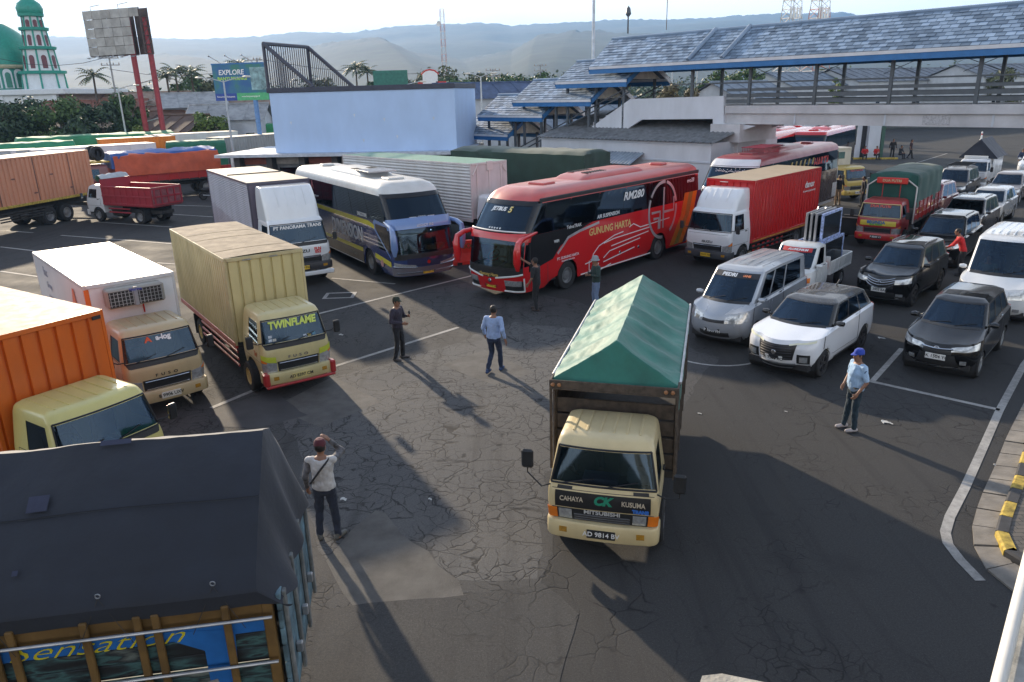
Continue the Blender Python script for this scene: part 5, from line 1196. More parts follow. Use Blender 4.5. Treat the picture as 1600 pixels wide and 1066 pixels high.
for s_, (dy, dz) in ((1, (.28, .12)), (-1, (.30, .30))):
    a = S.Q(1.5, 2.7, s_, .0); b_ = Vector((-.05, s_*(.81+dy), 1.28+dz))
    m = MB().box(b_.x-.04, b_.x+.03, b_.y-.09, b_.y+.09, b_.z-.13, b_.z+.17, .03).build('mirror', BLACK, t)
    MB().tube([a, a+Vector((.06, s_*.12, -.02)), b_+Vector((0, 0, -.2)), b_+Vector((0, 0, -.1))], .012, 6).build('mirror_arm', BLACK, m)
chassis(t, 5.95, 1.75, 1.3, .35, rear=-4.6, faxle=-.85)
WOOD = plain((.085, .065, .05), .85, var=.45, scale=3, bump=.4, stretch=(.3, 3, 3), name='dark_timber')
bx('bed', CHASSIS, t, -5.9, -1.36, -.95, .95, .80, .92)
for s_ in (1, -1):
    for k in range(5): MB().box(-5.9, -1.4, s_*.93, s_*.965, .925+k*.29, 1.213+k*.29, .006).build('side_board', WOOD, t)
    for k in range(6): MB().box(-1.48-k*.85, -1.42-k*.85, s_*.967, s_*1.0, .85, 2.40, .006).build('side_stake', WOOD, t)
for k in range(4): MB().box(-1.42, -1.38, -.93, .93, .94+k*.285, 1.19+k*.285, .01).build('head_board', WOOD, t)
hb = MB().box(-1.40, -1.06, -.99, .99, 2.30, 2.33, .008).box(-1.09, -1.06, -.99, .99, 2.33, 2.46, .008).box(-1.40, -1.09, -.99, -.96, 2.33, 2.44, .008).box(-1.40, -1.09, .96, .99, 2.33, 2.44, .008).build('overhead_tray', WOOD, t)
for y in (-.93, -.83, .80, .90): MB().lathe([(0, .03), (.02, .026), (.033, .0), (.03, -.02)], axis='x', n=10).build('marker_lamp', plain((.35, .16, .07), .35, name='amber_marker'), hb, loc=(-1.045, y, 2.39))
for s_ in (1, -1):
    for x in (-1.37, -1.10): MB().box(x-.025, x+.025, s_*.97-.02, s_*.97+.02, .92, 2.30, .006).build('tray_post', WOOD, t)
TEAL = cloth((.018, .155, .115), .6, .3)
def tent(a, b_):
    xf, L, h, ze, zr = -1.42, 4.5, .985, 2.42, 3.03
    e = .14; q = b_*2-1
    skirt = .42 if q > 0 else .12
    per = h*1.18; s_ = abs(q)*(per+skirt)
    if s_ < per: k = s_/per; y = h*k; z = lerp(zr, ze, k)
    else: y = h+.004; z = ze-(s_-per)
    if a < e:                         # front gable end pulled tight to the tray
        k = a/e; zz = lerp(2.36, zr, k); x = xf+.28*(1-k)*(1-abs(y)/h*.3)
        if z > zz: z = zz
        return (x, y if q > 0 else -y, z)
    u = (a-e)/(1-e); n = 6.0
    sag = .085*(abs(sin(pi*u*n))**1.4)*(sin(pi*min(1, s_/per)) if s_ < per else 0)
    if s_ < per: z -= sag+.03*sin(pi*u)*(1-s_/per)
    return (xf-L*u, y if q > 0 else -y, z)
tp = tarp('tarpaulin', TEAL, t, tent, 130, 70, .022, 2.6, 8.0)
for k in range(6):
    x = -1.5-k*.84
    mb = MB()
    for s_ in (1, -1): mb.tube([(x, 0, 2.90), (x+.0, s_*.96, 2.33)], .018, 5)
    mb.build('tarpaulin_hoop', CHASSIS, t)
for s_ in (1, -1): MB().tube([(-5.95, s_*.995, 2.42), (-1.4, s_*.995, 2.42)], .022, 6).build('eave_rail', STEEL, t)
bx('paper_stack', plain((.42, .38, .45), .8), t, -.45, -.2, -.32, .2, 1.21, 1.30); bx('shopping_bag', plain((.55, .6, .55), .8), t, -.52, -.3, .32, .68, 1.2, 1.42, .04)

# near truck with navy tarpaulin, bottom left
t = V('tarpaulin_truck', 'truck bed under big navy tarpaulin with painted blue and yellow slatted side', 'truck', -9.35, 6.35, 185.5)
# local x: 0 front ... -7 tail; local +y is the side towards the camera
NAVY = cloth((.011, .015, .026), .72, .28, 1.2)
def navy(a, b_):
    L = 6.2; e = .10
    tab = [(0, (-1.06, 2.35)), (.12, (-1.04, 2.80)), (.26, (-.62, 3.24)), (.36, (-.28, 3.38)), (.50, (.08, 3.14)), (.68, (.60, 2.76)), (.84, (.98, 2.46)), (.92, (1.10, 2.34)), (1, (1.09, 2.18))]
    y = interp([(k, v[0]) for k, v in tab], b_); z = interp([(k, v[1]) for k, v in tab], b_)
    if a > 1-e:
        k = (a-(1-e))/e; x = -.4-L-.27*k+.05*sin(b_*23)*k; z = lerp(z, 2.14, k)+.03*sin(b_*31)*k; y = y*(1-.02*k)
        return (x, y, z)
    u = a/(1-e); bow = .012*sin(u*L*2.9)
    return (-.4-L*u, y, z+bow*(1 if .2 < b_ < .8 else .3))
tp = tarp('tarpaulin', NAVY, t, navy, 130, 80, .018, 1.5, 4.0, smooth=28)
for (u, b_, s1, s2) in ((.60, .56, .19, .17), (.17, .60, .36, .10), (.52, .47, .05, .04), (.50, .66, .05, .04), (.59, .76, .05, .05), (.69, .375, .30, .06), (.44, .74, .12, .09)):
    c0 = Vector(navy(u, b_)); e = .01; d1 = (Vector(navy(u+e, b_))-c0).normalized(); d2 = (Vector(navy(u, b_+e))-c0).normalized(); n = d1.cross(d2)
    if n.z < 0: n = -n
    MB().add([tuple(c0+d1*i*s1/2+d2*j*s2/2+n*.042) for i, j in ((-1, -1), (1, -1), (1, 1), (-1, 1))], [(0, 1, 2, 3)]).build('tarpaulin_patch', cloth((.022, .027, .062), .7), tp)
MB().tube([Vector(navy(.9*i/40, .60))+Vector((0, .012, .022)) for i in range(41)], .006, 4).build('seam', cloth((.006, .008, .014), .8), tp)
for i in range(6):
    u = .12+.145*i; p = Vector(navy(u, .86)); MB().lathe([(.022+.006*cos(a), .006*sin(a)) for a in [2*pi*k/6 for k in range(7)]], axis='y', n=12).build('eyelet', STEEL, tp, loc=p+Vector((0, .05, .02)))
    MB().tube([p+Vector((0, .06, .0)), (p.x+.22, 1.145, 1.98)], .004, 4).build('lashing_rope', CHASSIS, tp); MB().tube([p+Vector((0, .06, 0)), (p.x-.25, 1.145, 1.98)], .004, 4).build('lashing_rope', CHASSIS, tp)
OCH = plain((.15, .085, .024), .6, var=.35, scale=4, name='ochre_paint'); BLU = plain((.015, .13, .42), .5, var=.25, scale=3, name='blue_paint')
def mural():
    m, nt, b = _nt('faded_mural'); L = nt.links; tc = _node(nt, 'ShaderNodeTexCoord'); mp = _node(nt, 'ShaderNodeMapping'); mp.inputs['Scale'].default_value = (1.2, 1, 5)
    L.new(tc.outputs['Object'], mp.inputs['Vector']); n = _node(nt, 'ShaderNodeTexNoise', Scale=1.6, Detail=5.0, Roughness=.5); L.new(mp.outputs['Vector'], n.inputs['Vector'])
    r = _node(nt, 'ShaderNodeValToRGB'); L.new(n.outputs['Fac'], r.inputs['Fac']); e = r.color_ramp.elements
    e[0].position = .40; e[0].color = (.010, .012, .014, 1); e[1].position = .70; e[1].color = (.16, .19, .17, 1)
    for p, c in ((.48, (.02, .035, .04, 1)), (.54, (.05, .12, .12, 1)), (.60, (.012, .014, .02, 1))): x = e.new(p); x.color = c
    L.new(r.outputs['Color'], b.inputs['Base Color']); b.inputs['Roughness'].default_value = .55; return m
MUR = mural()
bx('bed', CHASSIS, t, -6.7, -.4, -1.0, 1.0, .9, 1.02)
for k in range(7):
    z0 = 1.03+k*.165
    m_ = OCH if k == 6 else (BLU if k == 5 else MUR)
    MB().box(-6.66, -.4, 1.03, 1.06, z0, z0+.156, .006).build('side_board', m_, t)
    MB().box(-6.66, -.4, -1.06, -1.03, z0, z0+.156, .006).build('side_board', OCH, t)
decal(t, 'blue_corner', BLU, [(-5.55, 2.0), (-6.35, 1.92), (-6.30, 1.1), (-6.05, 1.1), (-6.05, 1.72)], 1, 1.062)
decal(t, 'painted_hand', plain((.30, .27, .26), .6, var=.4, scale=6), [(-6.12, 1.38), (-6.02, 1.36), (-5.98, 1.25), (-6.05, 1.18), (-5.92, 1.14), (-5.95, 1.06), (-6.16, 1.06), (-6.22, 1.15), (-6.15, 1.25)], 1, 1.067)
text('Sensation', .25, letters((.58, .50, .02)), t, (-5.1, 1.066, 1.93), (-1, 0, 0), (0, 0, 1), -.003, shear=.5, width=1.6); text('Sweet', .26, letters((.62, .55, .02)), t, (-3.1, 1.066, 1.93), (-1, 0, 0), (0, 0, 1), .004, shear=.35, width=1.5)
for k in range(9):
    x = -6.3+k*.62
    for dx in (0, .16) if k % 2 else (0,): MB().box(x+dx-.035, x+dx+.035, 1.074, 1.12, .95, 2.22, .01).build('side_stake', OCH, t)
for z in (2.06, 1.55): MB().tube([(-6.72, 1.14, z), (-.4, 1.14, z)], .016, 8).build('side_rail', STEEL, t)
bx('corner_post', OCH, t, -6.72, -6.62, .98, 1.07, .9, 2.22); bx('corner_post', OCH, t, -6.72, -6.62, -1.07, -.98, .9, 2.22)
BOARDB = plain((.10, .17, .21), .8, var=.75, scale=3.5, bump=.3, name='peeling_blue_boards')
for k in range(7): MB().box(-6.80, -6.755, -1.05, 1.05, .85+k*.20, 1.04+k*.20, .01).build('tailgate_board', BOARDB, t)
for y in (-.95, -.3, .35, .95): MB().box(-6.84, -6.802, y-.04, y+.04, .8, 2.22, .008).build('tailgate_brace', plain((.16, .17, .17), .8, var=.5, scale=6), t)
for y in (-.6, .0, .6): MB().box(-6.87, -6.802, y-.03, y+.03, 1.2, 1.32, .01).build('latch', STEEL, t)
S = cab(t, 1.9, 2.05, 1.55, 1.3, .3, paint((.05, .2, .5), .4)); chassis(t, 6.8, 1.95, 1.5, .38, rear=-5.2)
t.location = (-9.15, 6.02, 0); t.rotation_euler.z = radians(189.0)

# trailer with salmon container, far left
SAL = paint((.60, .27, .16), .6, .05, .5, scale=1.2)
t = V('container_trailer', 'long salmon-orange container on black trailer at the left edge', 'trailer', -30.2, 34.95, -103)
cargo_box(t, -.3, 13.4, 2.5, 1.38, 3.98, SAL, paint((.66, .58, .46), .7, 0, .3, dust=.5), 'v', .30, .06, base=YEL, post=SAL, fpitch=.4)
for k in range(5): MB().box(-1.6-k*2.6, -1.54-k*2.6, 1.252, 1.262, 1.5, 3.9).build('side_seam', plain((.16, .09, .07), .8), t)
for k in range(9): MB().box(-1.2-k*1.35, -.95-k*1.35, 1.256, 1.262, 1.9+.9*(k % 2), 1.98+.9*(k % 2)).build('side_mark', plain((.2, .1, .08), .8), t)
MB().box(-13.6, -.5, -.55, -.40, .85, 1.3).box(-13.6, -.5, .40, .55, .85, 1.3).build('chassis_frame', CHASSIS, t)
for x in (-11.2, -9.9):
    for s_ in (1, -1): wheel(t, x, s_*1.05, .52, .28, dual=True)
for k in range(4): MB().box(-10.2, -6.5, 1.15, 1.18, .6+k*.14, .68+k*.14, .006).build('side_guard_rail', CHASSIS, t)
bx('rear_bumper', CHASSIS, t, -13.75, -13.6, -1.2, 1.2, .6, .8)

# small red tipper
t = V('tipper_truck', 'small red tipper truck with white cab seen from behind', 'truck', -24.9, 46.3, 154.0); t.scale = (1.06, 1.06, 1.06)
S = cab(t, 1.7, 2.0, 1.5, 1.28, .3, paint((.72, .74, .76), .35), wheelR=.37, axle=-1.0)
chassis(t, 5.6, 1.8, 1.5, .40, rear=-4.3, faxle=-1.0)
MAR = paint((.34, .03, .045), .5, .15, .5)
bed = MB().box(-5.6, -1.7, -.95, .95, .95, 1.05, .01).build('tipper_bed', MAR, t)
for s_ in (1, -1):
    MB().box(-5.6, -1.7, s_*.95, s_*.90, 1.05, 2.0, .01).build('bed_side', MAR, t)
    for z in (1.05, 1.48, 1.95): MB().box(-5.6, -1.7, s_*.952, s_*1.0, z-.04, z+.05, .008).build('side_rail', MAR, t)
    for k in range(9): MB().box(-5.58+k*.47, -5.50+k*.47, s_*.952, s_*.99, 1.06, 1.96, .008).build('side_rib', MAR, t)
MB().box(-1.72, -1.66, -.95, .95, 1.05, 2.35, .01).build('bed_front', MAR, t)
tg = MB().box(-5.66, -5.605, -.95, .95, 1.0, 2.0, .01).build('tailgate', plain((.24, .07, .08), .7, var=.4, scale=3), t)
for z in (1.1, 1.5, 1.92): MB().box(-5.70, -5.662, -.95, .95, z-.04, z+.04).build('tailgate_rail', MAR, tg)
for k in range(5): MB().box(-5.70, -5.662, -.93+k*.43, -.85+k*.43, 1.14, 1.88).build('tailgate_rib', MAR, tg)
for s_ in (1, -1): MB().box(-3.6, -1.9, s_*.80, s_*.86, .55, .62).box(-3.6, -1.9, s_*.80, s_*.86, .75, .82).build('side_guard', MAR, t)
mb = MB(); mb.grid(lambda a, b_: (-1.75+.55*a, -.9+1.8*b_, 2.36+.22*sin(pi*a)*(1+.35*nz((b_*6, a*3, 1), 1))), 10, 24); mb.build('rolled_tarpaulin', cloth((.42, .45, .47)), t)
MB().lathe([(0, -.2), (.15, -.1), (.16, .1), (0, .2)], n=10).build('green_sack', cloth((.02, .08, .04)), t, loc=(-1.4, .78, 2.35))

# red flatbed with orange and blue tarpaulin and spare tyres on the cab
t = V('flatbed_truck', 'red truck loaded under orange and blue tarpaulin with spare tyres above the cab', 'truck', -29.9, 53.5, -140.5)
S = cab(t, 2.3, 2.6, 1.8, 1.7, .1, paint((.16, .03, .03), .4), zb=.75, wheelR=.5, axle=-1.2)
chassis(t, 10.2, 2.3, 1.8, .5, rear=-8.3, zc=.85, faxle=-1.2, wt=.28)
RF = paint((.45, .02, .02), .45, .2, .4)
bx('bed', CHASSIS, t, -10.3, -2.0, -1.2, 1.2, 1.1, 1.25)
for s_ in (1, -1):
    MB().box(-10.3, -2.0, s_*1.17, s_*1.21, 1.25, 2.0, .01).build('side_board', RF, t)
    for k in range(12): MB().box(-2.1-k*.72, -2.04-k*.72, s_*1.211, s_*1.25, 1.2, 2.0).build('side_stake', RF, t)
tarp('tarpaulin', cloth((.50, .085, .03), .6), t, boxtarp(-2.2, 7.3, 2.55, 1.75, 3.2, .05, flare=.1), amp=.10, seed=11, sc=1.1)
tarp('under_tarpaulin', cloth((.03, .10, .34), .6), t, boxtarp(-2.05, 7.4, 2.3, 2.3, 3.26, .14), amp=.12, seed=13, sc=1.0)
tr = bx('tyre_rack', YEL, t, -2.0, -.5, -.9, .9, 2.75, 2.85)
for k, y in enumerate((-.35, .3)):
    tm, rm = wheel_mesh(.5, .28, .29, 'truck', STEEL)
    o = inst(tm, 'spare_tyre', t, (-1.3-.1*k, y*1.5, 3.38), (radians(12), 0, .5))

# far trucks of which only the tops show above the nearer ones
def far_truck(label, p0, p1, W, zt, c, roofc, kind, name='box_truck', back=2.3):
    """top edge of the near flank runs from p0 to p1"""
    p0, p1 = Vector(p0), Vector(p1); d = (p1-p0); L = d.length; d.normalize(); a = atan2(d.y, d.x)
    n = Vector((-d.y, d.x, 0)); o = p1+n*W/2+d*1.9
    t = V(name, label, 'truck', o.x, o.y, math.degrees(a), 'trucks parked in the far left rows')
    if kind == 'tarp':
        tarp('tarpaulin', cloth(c), t, boxtarp(-1.9, L, W, 1.3, zt, .12), 30, 20, amp=.09, seed=L); bx('bed', CHASSIS, t, -L-1.9, -1.8, -W/2+.05, W/2-.05, 1.0, 1.3)
    else: cargo_box(t, -1.9, L, W, 1.1, zt, paint(c, .5, .1, .4), paint(roofc, .7, 0, .3, dust=.5), kind, .3, .035)
    cab(t, 2.1, 2.2, 1.7, 1.45, .25, paint((.6, .6, .58), .4), zb=.6, wheelR=.45, axle=-1.1, ribs=False, mirrors=False); chassis(t, L+1.8, W-.1, 1.7, .45, zc=.75, faxle=-1.1)
W3 = (.66, .66, .66); CRM = (.66, .58, .46)
far_truck('white box truck just behind the salmon container', (-37, 58.0, 0), (-29.3, 65.0, 0), 2.4, 3.45, (.68, .70, .74), (.75, .72, .66), 'n')
far_truck('orange container truck in the far left row', (-35.0, 67.0, 0), (-29.8, 70.2, 0), 2.4, 3.75, (.70, .20, .02), CRM, 'v')
far_truck('truck under green tarpaulin left of the far orange container', (-41, 62.0, 0), (-36, 65, 0), 2.4, 3.7, (.02, .20, .10), W3, 'tarp', 'tarpaulin_truck')
far_truck('grey box truck with beige roof at the far left edge', (-44, 55.5, 0), (-36.0, 58.5, 0), 2.4, 3.5, (.36, .40, .42), CRM, 'n')
far_truck('pale box truck with green corner trim behind the far orange container', (-33.5, 73.5, 0), (-27.0, 78.5, 0), 2.4, 3.7, (.55, .60, .60), CRM, 'n')
far_truck('truck under dark green tarpaulin behind the orange tarpaulin load', (-28.6, 65.2, 0), (-24.2, 67.0, 0), 2.4, 3.35, (.015, .14, .08), W3, 'tarp', 'tarpaulin_truck')
far_truck('truck under long bright green tarpaulin below the blue tourism billboard', (-37, 86.5, 0), (-27, 92.0, 0), 2.4, 3.85, (.03, .26, .10), W3, 'tarp', 'tarpaulin_truck')
far_truck('weathered grey timber truck left of the big white wall', (-25.3, 69.5, 0), (-21.0, 76.0, 0), 2.4, 3.5, (.32, .33, .33), CRM, 'v')
far_truck('truck under green tarpaulin with cream edge behind the orange container', (-44, 70.0, 0), (-33, 78.0, 0), 2.4, 3.8, (.03, .22, .10), W3, 'tarp', 'tarpaulin_truck')

# yellow truck beyond the white coach
YT = paint((.56, .42, .10), .4, .3, .4)
t = V('box_truck', 'yellow truck with small cream box beyond the white-fronted coach', 'truck', 20.9, 45.4, -68)
S = cab(t, 1.75, 2.0, 1.5, 1.3, .28, YT, wheelR=.37, axle=-.98, plate_=('W 8421 UF', PLW, TXK), ws_text=[('INDO MAKMUR', .14, letters((.6, .05, .05)), 3.85)])
chassis(t, 5.8, 1.8, 1.5, .37, faxle=-.98); cargo_box(t, -1.7, 4.0, 1.9, .9, 3.0, paint((.62, .58, .48), .6, 0, .4), paint(CRM, .7), 'n')
bx('vent_window', plain((.05, .12, .11), .4), t, -1.70, -1.69, -.5, .45, 2.35, 2.75)

# white pickup truck with dark tent and green truck, end of the queue
t = V('tarpaulin_truck', 'white pickup truck under dark pointed tarpaulin tent in the queue', 'truck', 29.25, 48.18, -132)
WQ = paint((.70, .72, .74), .3, .5, .2)
S = cab(t, 1.72, 1.97, 1.5, 1.25, .42, WQ, zb=.45, wheelR=.32, axle=-.75, ribs=False, band=False, style='car')
chassis(t, 4.6, 1.65, 1.4, .32, dual=False, zc=.5, faxle=-.75, wt=.18)
for s_ in (1, -1): MB().box(-4.6, -1.6, s_*.86, s_*.82, .7, 2.0, .01).build('bed_side', WQ, t)
bx('bed', WQ, t, -4.6, -1.6, -.82, .82, .65, .75); bx('tail', WQ, t, -4.6, -4.55, -.82, .82, .75, 1.3)
def tent2(a, b_):
    q = b_*2-1; k = abs(q); y = q*1.08; z = lerp(3.15, 2.0, k)
    if a < .12: return (-1.35, y, min(z, lerp(1.95, 3.15, a/.12)))
    return (-1.35-3.3*(a-.12)/.88, y, z-.05*sin(pi*k))
tarp('tarpaulin', cloth((.025, .03, .045)), t, tent2, 40, 24, .02, 2, 3); bx('sun_visor_board', WHITEP, t, -.9, -.7, -.65, .65, 1.98, 2.15)
GT = paint((.10, .42, .07), .35, .4, .3)
t = V('lorry', 'bright green lorry with red slatted bed at the back of the queue', 'truck', 44.8, 63.0, -128)
S = cab(t, 2.3, 2.7, 1.9, 1.6, .12, GT, zb=.7, wheelR=.5, axle=-1.2, ribs=False, band=False); chassis(t, 9, 2.3, 1.9, .5, zc=.8, faxle=-1.2)
bx('bed', GT, t, -9, -2.1, -1.25, 1.25, 1.2, 1.4); bx('visor_beam', GT, t, -2.3, -1.4, -1.25, 1.25, 2.95, 3.15)
for s_ in (1, -1):
    for k in range(5): MB().box(-9, -2.1, s_*1.22, s_*1.26, 1.42+k*.42, 1.78+k*.42, .01).build('side_board', RF if k % 2 else GT, t)
for k in range(3): MB().box(-2.25, -2.2, -1.2, 1.2, 3.2+k*.3, 3.42+k*.3, .01).build('head_board', plain((.55, .35, .35), .6), t)
# ------------------------------------------------------------------ coaches
def coach(t, c, L=12.1, W=2.5, H=3.62, roofc=None, gl_low=GLASSC, brow=None, lower=None, winmat=None, faxle=-2.75, raxle=-8.85, frontc=None, upglass=None):
    h = W/2; roofc = roofc or c
    rings = [ring(.32, -.14, -L+.05, h-.05, (.40, .40), (.1, .1), .10), ring(.75, -.02, -L, h, (.42, .42), (.12, .12), .12), ring(1.12, 0, -L, h, (.42, .42), (.12, .12), .12), ring(1.98, -.14, -L, h, (.40, .40), (.12, .12), .12),
             ring(2.22, -.22, -L, h-.002, (.40, .40), (.12, .12), .12), ring(3.18, -.92, -L+.03, h-.05, (.42, .42), (.15, .15), .12), ring(3.46, -1.25, -L+.10, h-.13, (.42, .40), (.2, .2), .10), ring(H, -1.6, -L+.25, h-.38, (.4, .4), (.2, .2), .08)]
    S = Shell(rings, [(faxle, .60, .48), (raxle, .62, .48)], lin=(2, 4))
    cells = [(0, 1.72, 2.06, 3.35, (1, -1)), (0, 1.5, 4.06, 4.95, (1, -1))]
    S.body('body', c, t, cells, g1=5.0, cap=False, sub=3, extra=(1.72, 1.5))
    S.body('roof', roofc, t, g0=5.0, sub=3)
    S.patch('windshield', gl_low, t, 0, 1.72, 2.06, 3.35, both=True, off=-.01, nu=14, ng=8, rim=0)
    S.patch('upper_windshield', upglass or GLASSB, t, 0, 1.5, 4.06, 4.95, both=True, off=-.01, nu=14, ng=6, rim=0)
    S.patch('windshield_sill', BLACK, t, 0, 1.72, 1.55, 2.06, both=True, off=.006, nu=12)
    wm = winmat or GLASSB; GBK = plain((.012, .012, .014), .12, var=.2, name='gloss_black_panel')
    S.patch('windshield_header', GBK, t, 0, 1.9, 4.93, 5.28, both=True, off=.006, nu=14, ng=3)
    for sd_ in (1, -1):
        S.patch('window_band', GBK, t, 1.5, 3.02, 3.92, 5.04, side=sd_, off=.002, nu=24, ng=4, rim=0); S.patch('windshield_pillar', GBK, t, 1.48, 2.02, 4.0, 5.0, side=sd_, off=.003, nu=6, ng=4, rim=0)
        xs = [-.9, -2.6, -4.4, -6.2, -8.0, -9.8, -L+.3]
        for a, b_ in zip(xs, xs[1:]):
            u0, u1 = S.uat(a, 4.3), S.uat(b_+.03, 4.3)
            S.patch('side_window', wm, t, u0, u1, 3.95, 5.02, side=sd_, off=.006, nu=6, ng=4)
        dk = S.patch('driver_window' if sd_ < 0 else 'door_glass', GLASSD, t, 1.76, S.uat(-1.75, 2.5), 2.1, 2.95, side=sd_, off=.004, nu=6)
    cb = MB().box(-.75, -.25, -1.0, 1.0, .9, 1.18, .06).build('dashboard', INTER, t)
    MB().lathe([(.22+.02*cos(a), .02*sin(a)) for a in [2*pi*i/6 for i in range(7)]], axis='x', n=18).build('steering_wheel', BLACK, t, loc=(-.9, -.6, 1.35)).rotation_euler = (0, radians(-50), 0)
    for x, y in ((-1.5, -.6), (-1.5, .6)): MB().box(x-.1, x+.08, y-.25, y+.25, .7, 1.75, .06).box(x, x+.5, y-.25, y+.25, .7, .85, .05).build('seat', SEATM, t)
    bx('cabin_wall', INTER, t, -2.1, -2.05, -1.15, 1.15, .5, 3.1); bx('floor', CHASSIS, t, -L+.1, -.3, -1.1, 1.1, .45, .5); bx('upper_deck', INTER, t, -2.05, -.35, -1.1, 1.1, 2.05, 2.15)
    bx('sun_curtain', plain((.35, .30, .2), .9), t, -.62, -.60, -1.0, .3, 1.75, 2.0)
    for s_ in (1, -1):
        wheel(t, faxle, s_*(h-.17), .5, .28, rimc=ALLOY); wheel(t, raxle, s_*(h-.17), .5, .28, dual=True, rimc=ALLOY)
    MB().tube([(raxle, -.9, .5), (raxle, .9, .5)], .1, 8).build('rear_axle', CHASSIS, t)
    ac = Shell([ring(H-.05, -4.2, -8.6, .75, (.5, .2), (.4, .2)), ring(H+.12, -4.6, -8.3, .68, (.5, .2), (.4, .2)), ring(H+.20, -5.0, -8.0, .5, (.4, .2), (.3, .2))])
    a_ = ac.body('air_conditioner', roofc, t, sub=2)
    for k in range(8):
        for s_ in (1, -1): MB().box(-5.0-k*.16, -4.92-k*.16, s_*.18, s_*.5, H+.19, H+.215, .01).build('fan_slot', MATTE, a_)
    MB().box(-3.2, -2.5, -.35, .35, H-.02, H+.07, .03).build('roof_hatch', roofc, t); MB().box(-10.9, -10.4, -.3, .3, H-.02, H+.10, .05).build('roof_hatch', roofc, t)
    for y in (-.7, .4): MB().tube([S.Q(abs(y)/.85, 2.05, 1 if y > 0 else -1, .03), S.Q(abs(y+.55)/.85 if y < 0 else .9, 2.35, 1 if y+.5 > 0 else -1, .03)], .012, 5).build('wiper', BLACK, t)
    return S
def horn_mirror(t, S, mat, sides=(1, -1)):
    """swept-forward mirror arms growing out of the brow"""
    for s_ in sides:
        a = S.P(1.6, 3.95, s_)
        pts = [(a.x-.9, a.y-.02*s_, a.z+.10), (a.x-.2, a.y+.08*s_, a.z+.02), (a.x+.30, a.y+.16*s_, a.z-.02), (a.x+.55, a.y+.22*s_, a.z-.14), (a.x+.62, a.y+.22*s_, a.z-.38), (a.x+.60, a.y+.20*s_, a.z-.75), (a.x+.58, a.y+.20*s_, a.z-1.02)]
        MB().tube(pts, [.045, .075, .085, .10, .125, .135, .06], 10).build('mirror', mat, t)
# red coach
RED = paint((.58, .012, .014), .22, .8, .18, dust=.1); ROOFR = paint((.55, .10, .09), .4, .3, .3, dust=.65)
t = V('coach', 'red coach with silver tree emblem on its flank and red horn mirrors', 'bus', -.72, 24.84, -132.1, 'coaches in the yard')
S = coach(t, RED, roofc=ROOFR, upglass=glass(.05, (.9, .85, 1.0), gl=.9))
S.patch('brow', RED, t, 0, 1.95, 3.3, 4.05, both=True, off=.05, nu=16, ng=5, rim=.06, shape=lambda a, b_: (a*1.95, lerp(3.42-.30*a, 4.02+.05*a, b_)))
fm = MB()
for sd_ in (1, -1): fm.tube([S.Q(1.6*i/10, 4.10, sd_, .05) for i in range(11)], .025, 5)
fm.build('brow_trim', WHITEP, t)
horn_mirror(t, S, RED)
S.patch('front_black_panel', BLACK, t, 0, 1.5, 1.15, 2.0, both=True, off=.010, nu=12, shape=lambda a, b_: (a*1.7, lerp(1.12+.35*a, 2.0, b_)))
SIL = plain((.55, .56, .58), .3, .5, var=.15, name='silver_vinyl')
for sd_ in (1, -1):
    S.patch('headlamp', LENS, t, .75, 1.6, .55, 1.0, side=sd_, off=.015, nu=5)
    S.patch('lamp_surround', BLACK, t, .75, 1.7, .15, .95, side=sd_, off=.010, nu=6)
    fm = MB(); fm.tube([S.Q(lerp(.7, 1.75, i/6), .12, sd_, .02) for i in range(7)]+[S.Q(1.75, lerp(.15, 1.2, i/4), sd_, .02) for i in range(5)], .03, 5); fm.build('chrome_trim', WHITEP, t)
    fm = MB(); fm.tube([S.Q(lerp(.35, 1.7, i/6), 1.15+.45*i/6, sd_, .02) for i in range(7)], .03, 5); fm.build('chrome_trim', WHITEP, t)
text('Gunung Harta', .15, letters((.55, .38, .10)), t, S.Q(0, 1.42, 1, .03), (0, 1, 0), (0, 0, 1), .004, shear=.25)
MB().lathe([(.0, .02), (.06, .015), (.075, 0)], axis='x', n=16).build('badge', CHROME, t, loc=S.Q(0, .85, 1, .01))
plate(t, S.P(0, .22).x+.02, .50, PLY, 'DK 7112 GH', TXK)
up = S.P(0, 4.9)-S.P(0, 4.1)
text('JETBUS', .20, TXW, t, S.Q(.18, 4.80, -1, .01), (0, 1, 0), up, .008, shear=.25); text('5', .30, letters((.7, .55, .2)), t, S.Q(.42, 4.79, 1, .01), (0, 1, 0), up, .012, shear=.2)
for i in range(5):
    st = MB(); st.add([(0, sin(2*pi*k/10)*(.05 if k % 2 == 0 else .021), cos(2*pi*k/10)*(.05 if k % 2 == 0 else .021)) for k in range(10)], [tuple(range(10))])
    q = S.Q(abs(i-2)*.14, 4.2, 1 if i > 2 else -1, .012); o = st.build('star_sticker', TXW, t, smooth=0); o.location = q; o.rotation_euler = (0, radians(-36), 0)
Y = 1.256
BLKV = plain((.016, .016, .018), .18, var=.2, name='gloss_black_vinyl'); TX = plain((.72, .73, .74), .4, var=.05, name='silver_letters')
decal(t, 'black_flank', BLKV, [(-.62, 2.2), (-.62, 1.0), (-1.9, 1.25), (-2.3, 1.62), (-3.4, 2.02), (-4.2, 2.2)], 1, Y-.004)
curve_line(t, 'silver_swoosh', SIL, [(-4.6, 2.12), (-3.4, 1.98), (-2.75, 1.85), (-2.45, 1.6), (-2.15, 1.38)], .09, 1, Y)
bx('door_line', BLACK, t, -.70, -.685, 1.252, 1.258, .4, 2.1, 0); bx('door_line', BLACK, t, -1.62, -1.605, 1.252, 1.258, .4, 1.15, 0)
text('GUNUNG HARTA', .36, letters((.62, .45, .16)), t, (-5.35, Y, 1.82), (-1, 0, 0), (0, 0, 1), .008, width=.95)
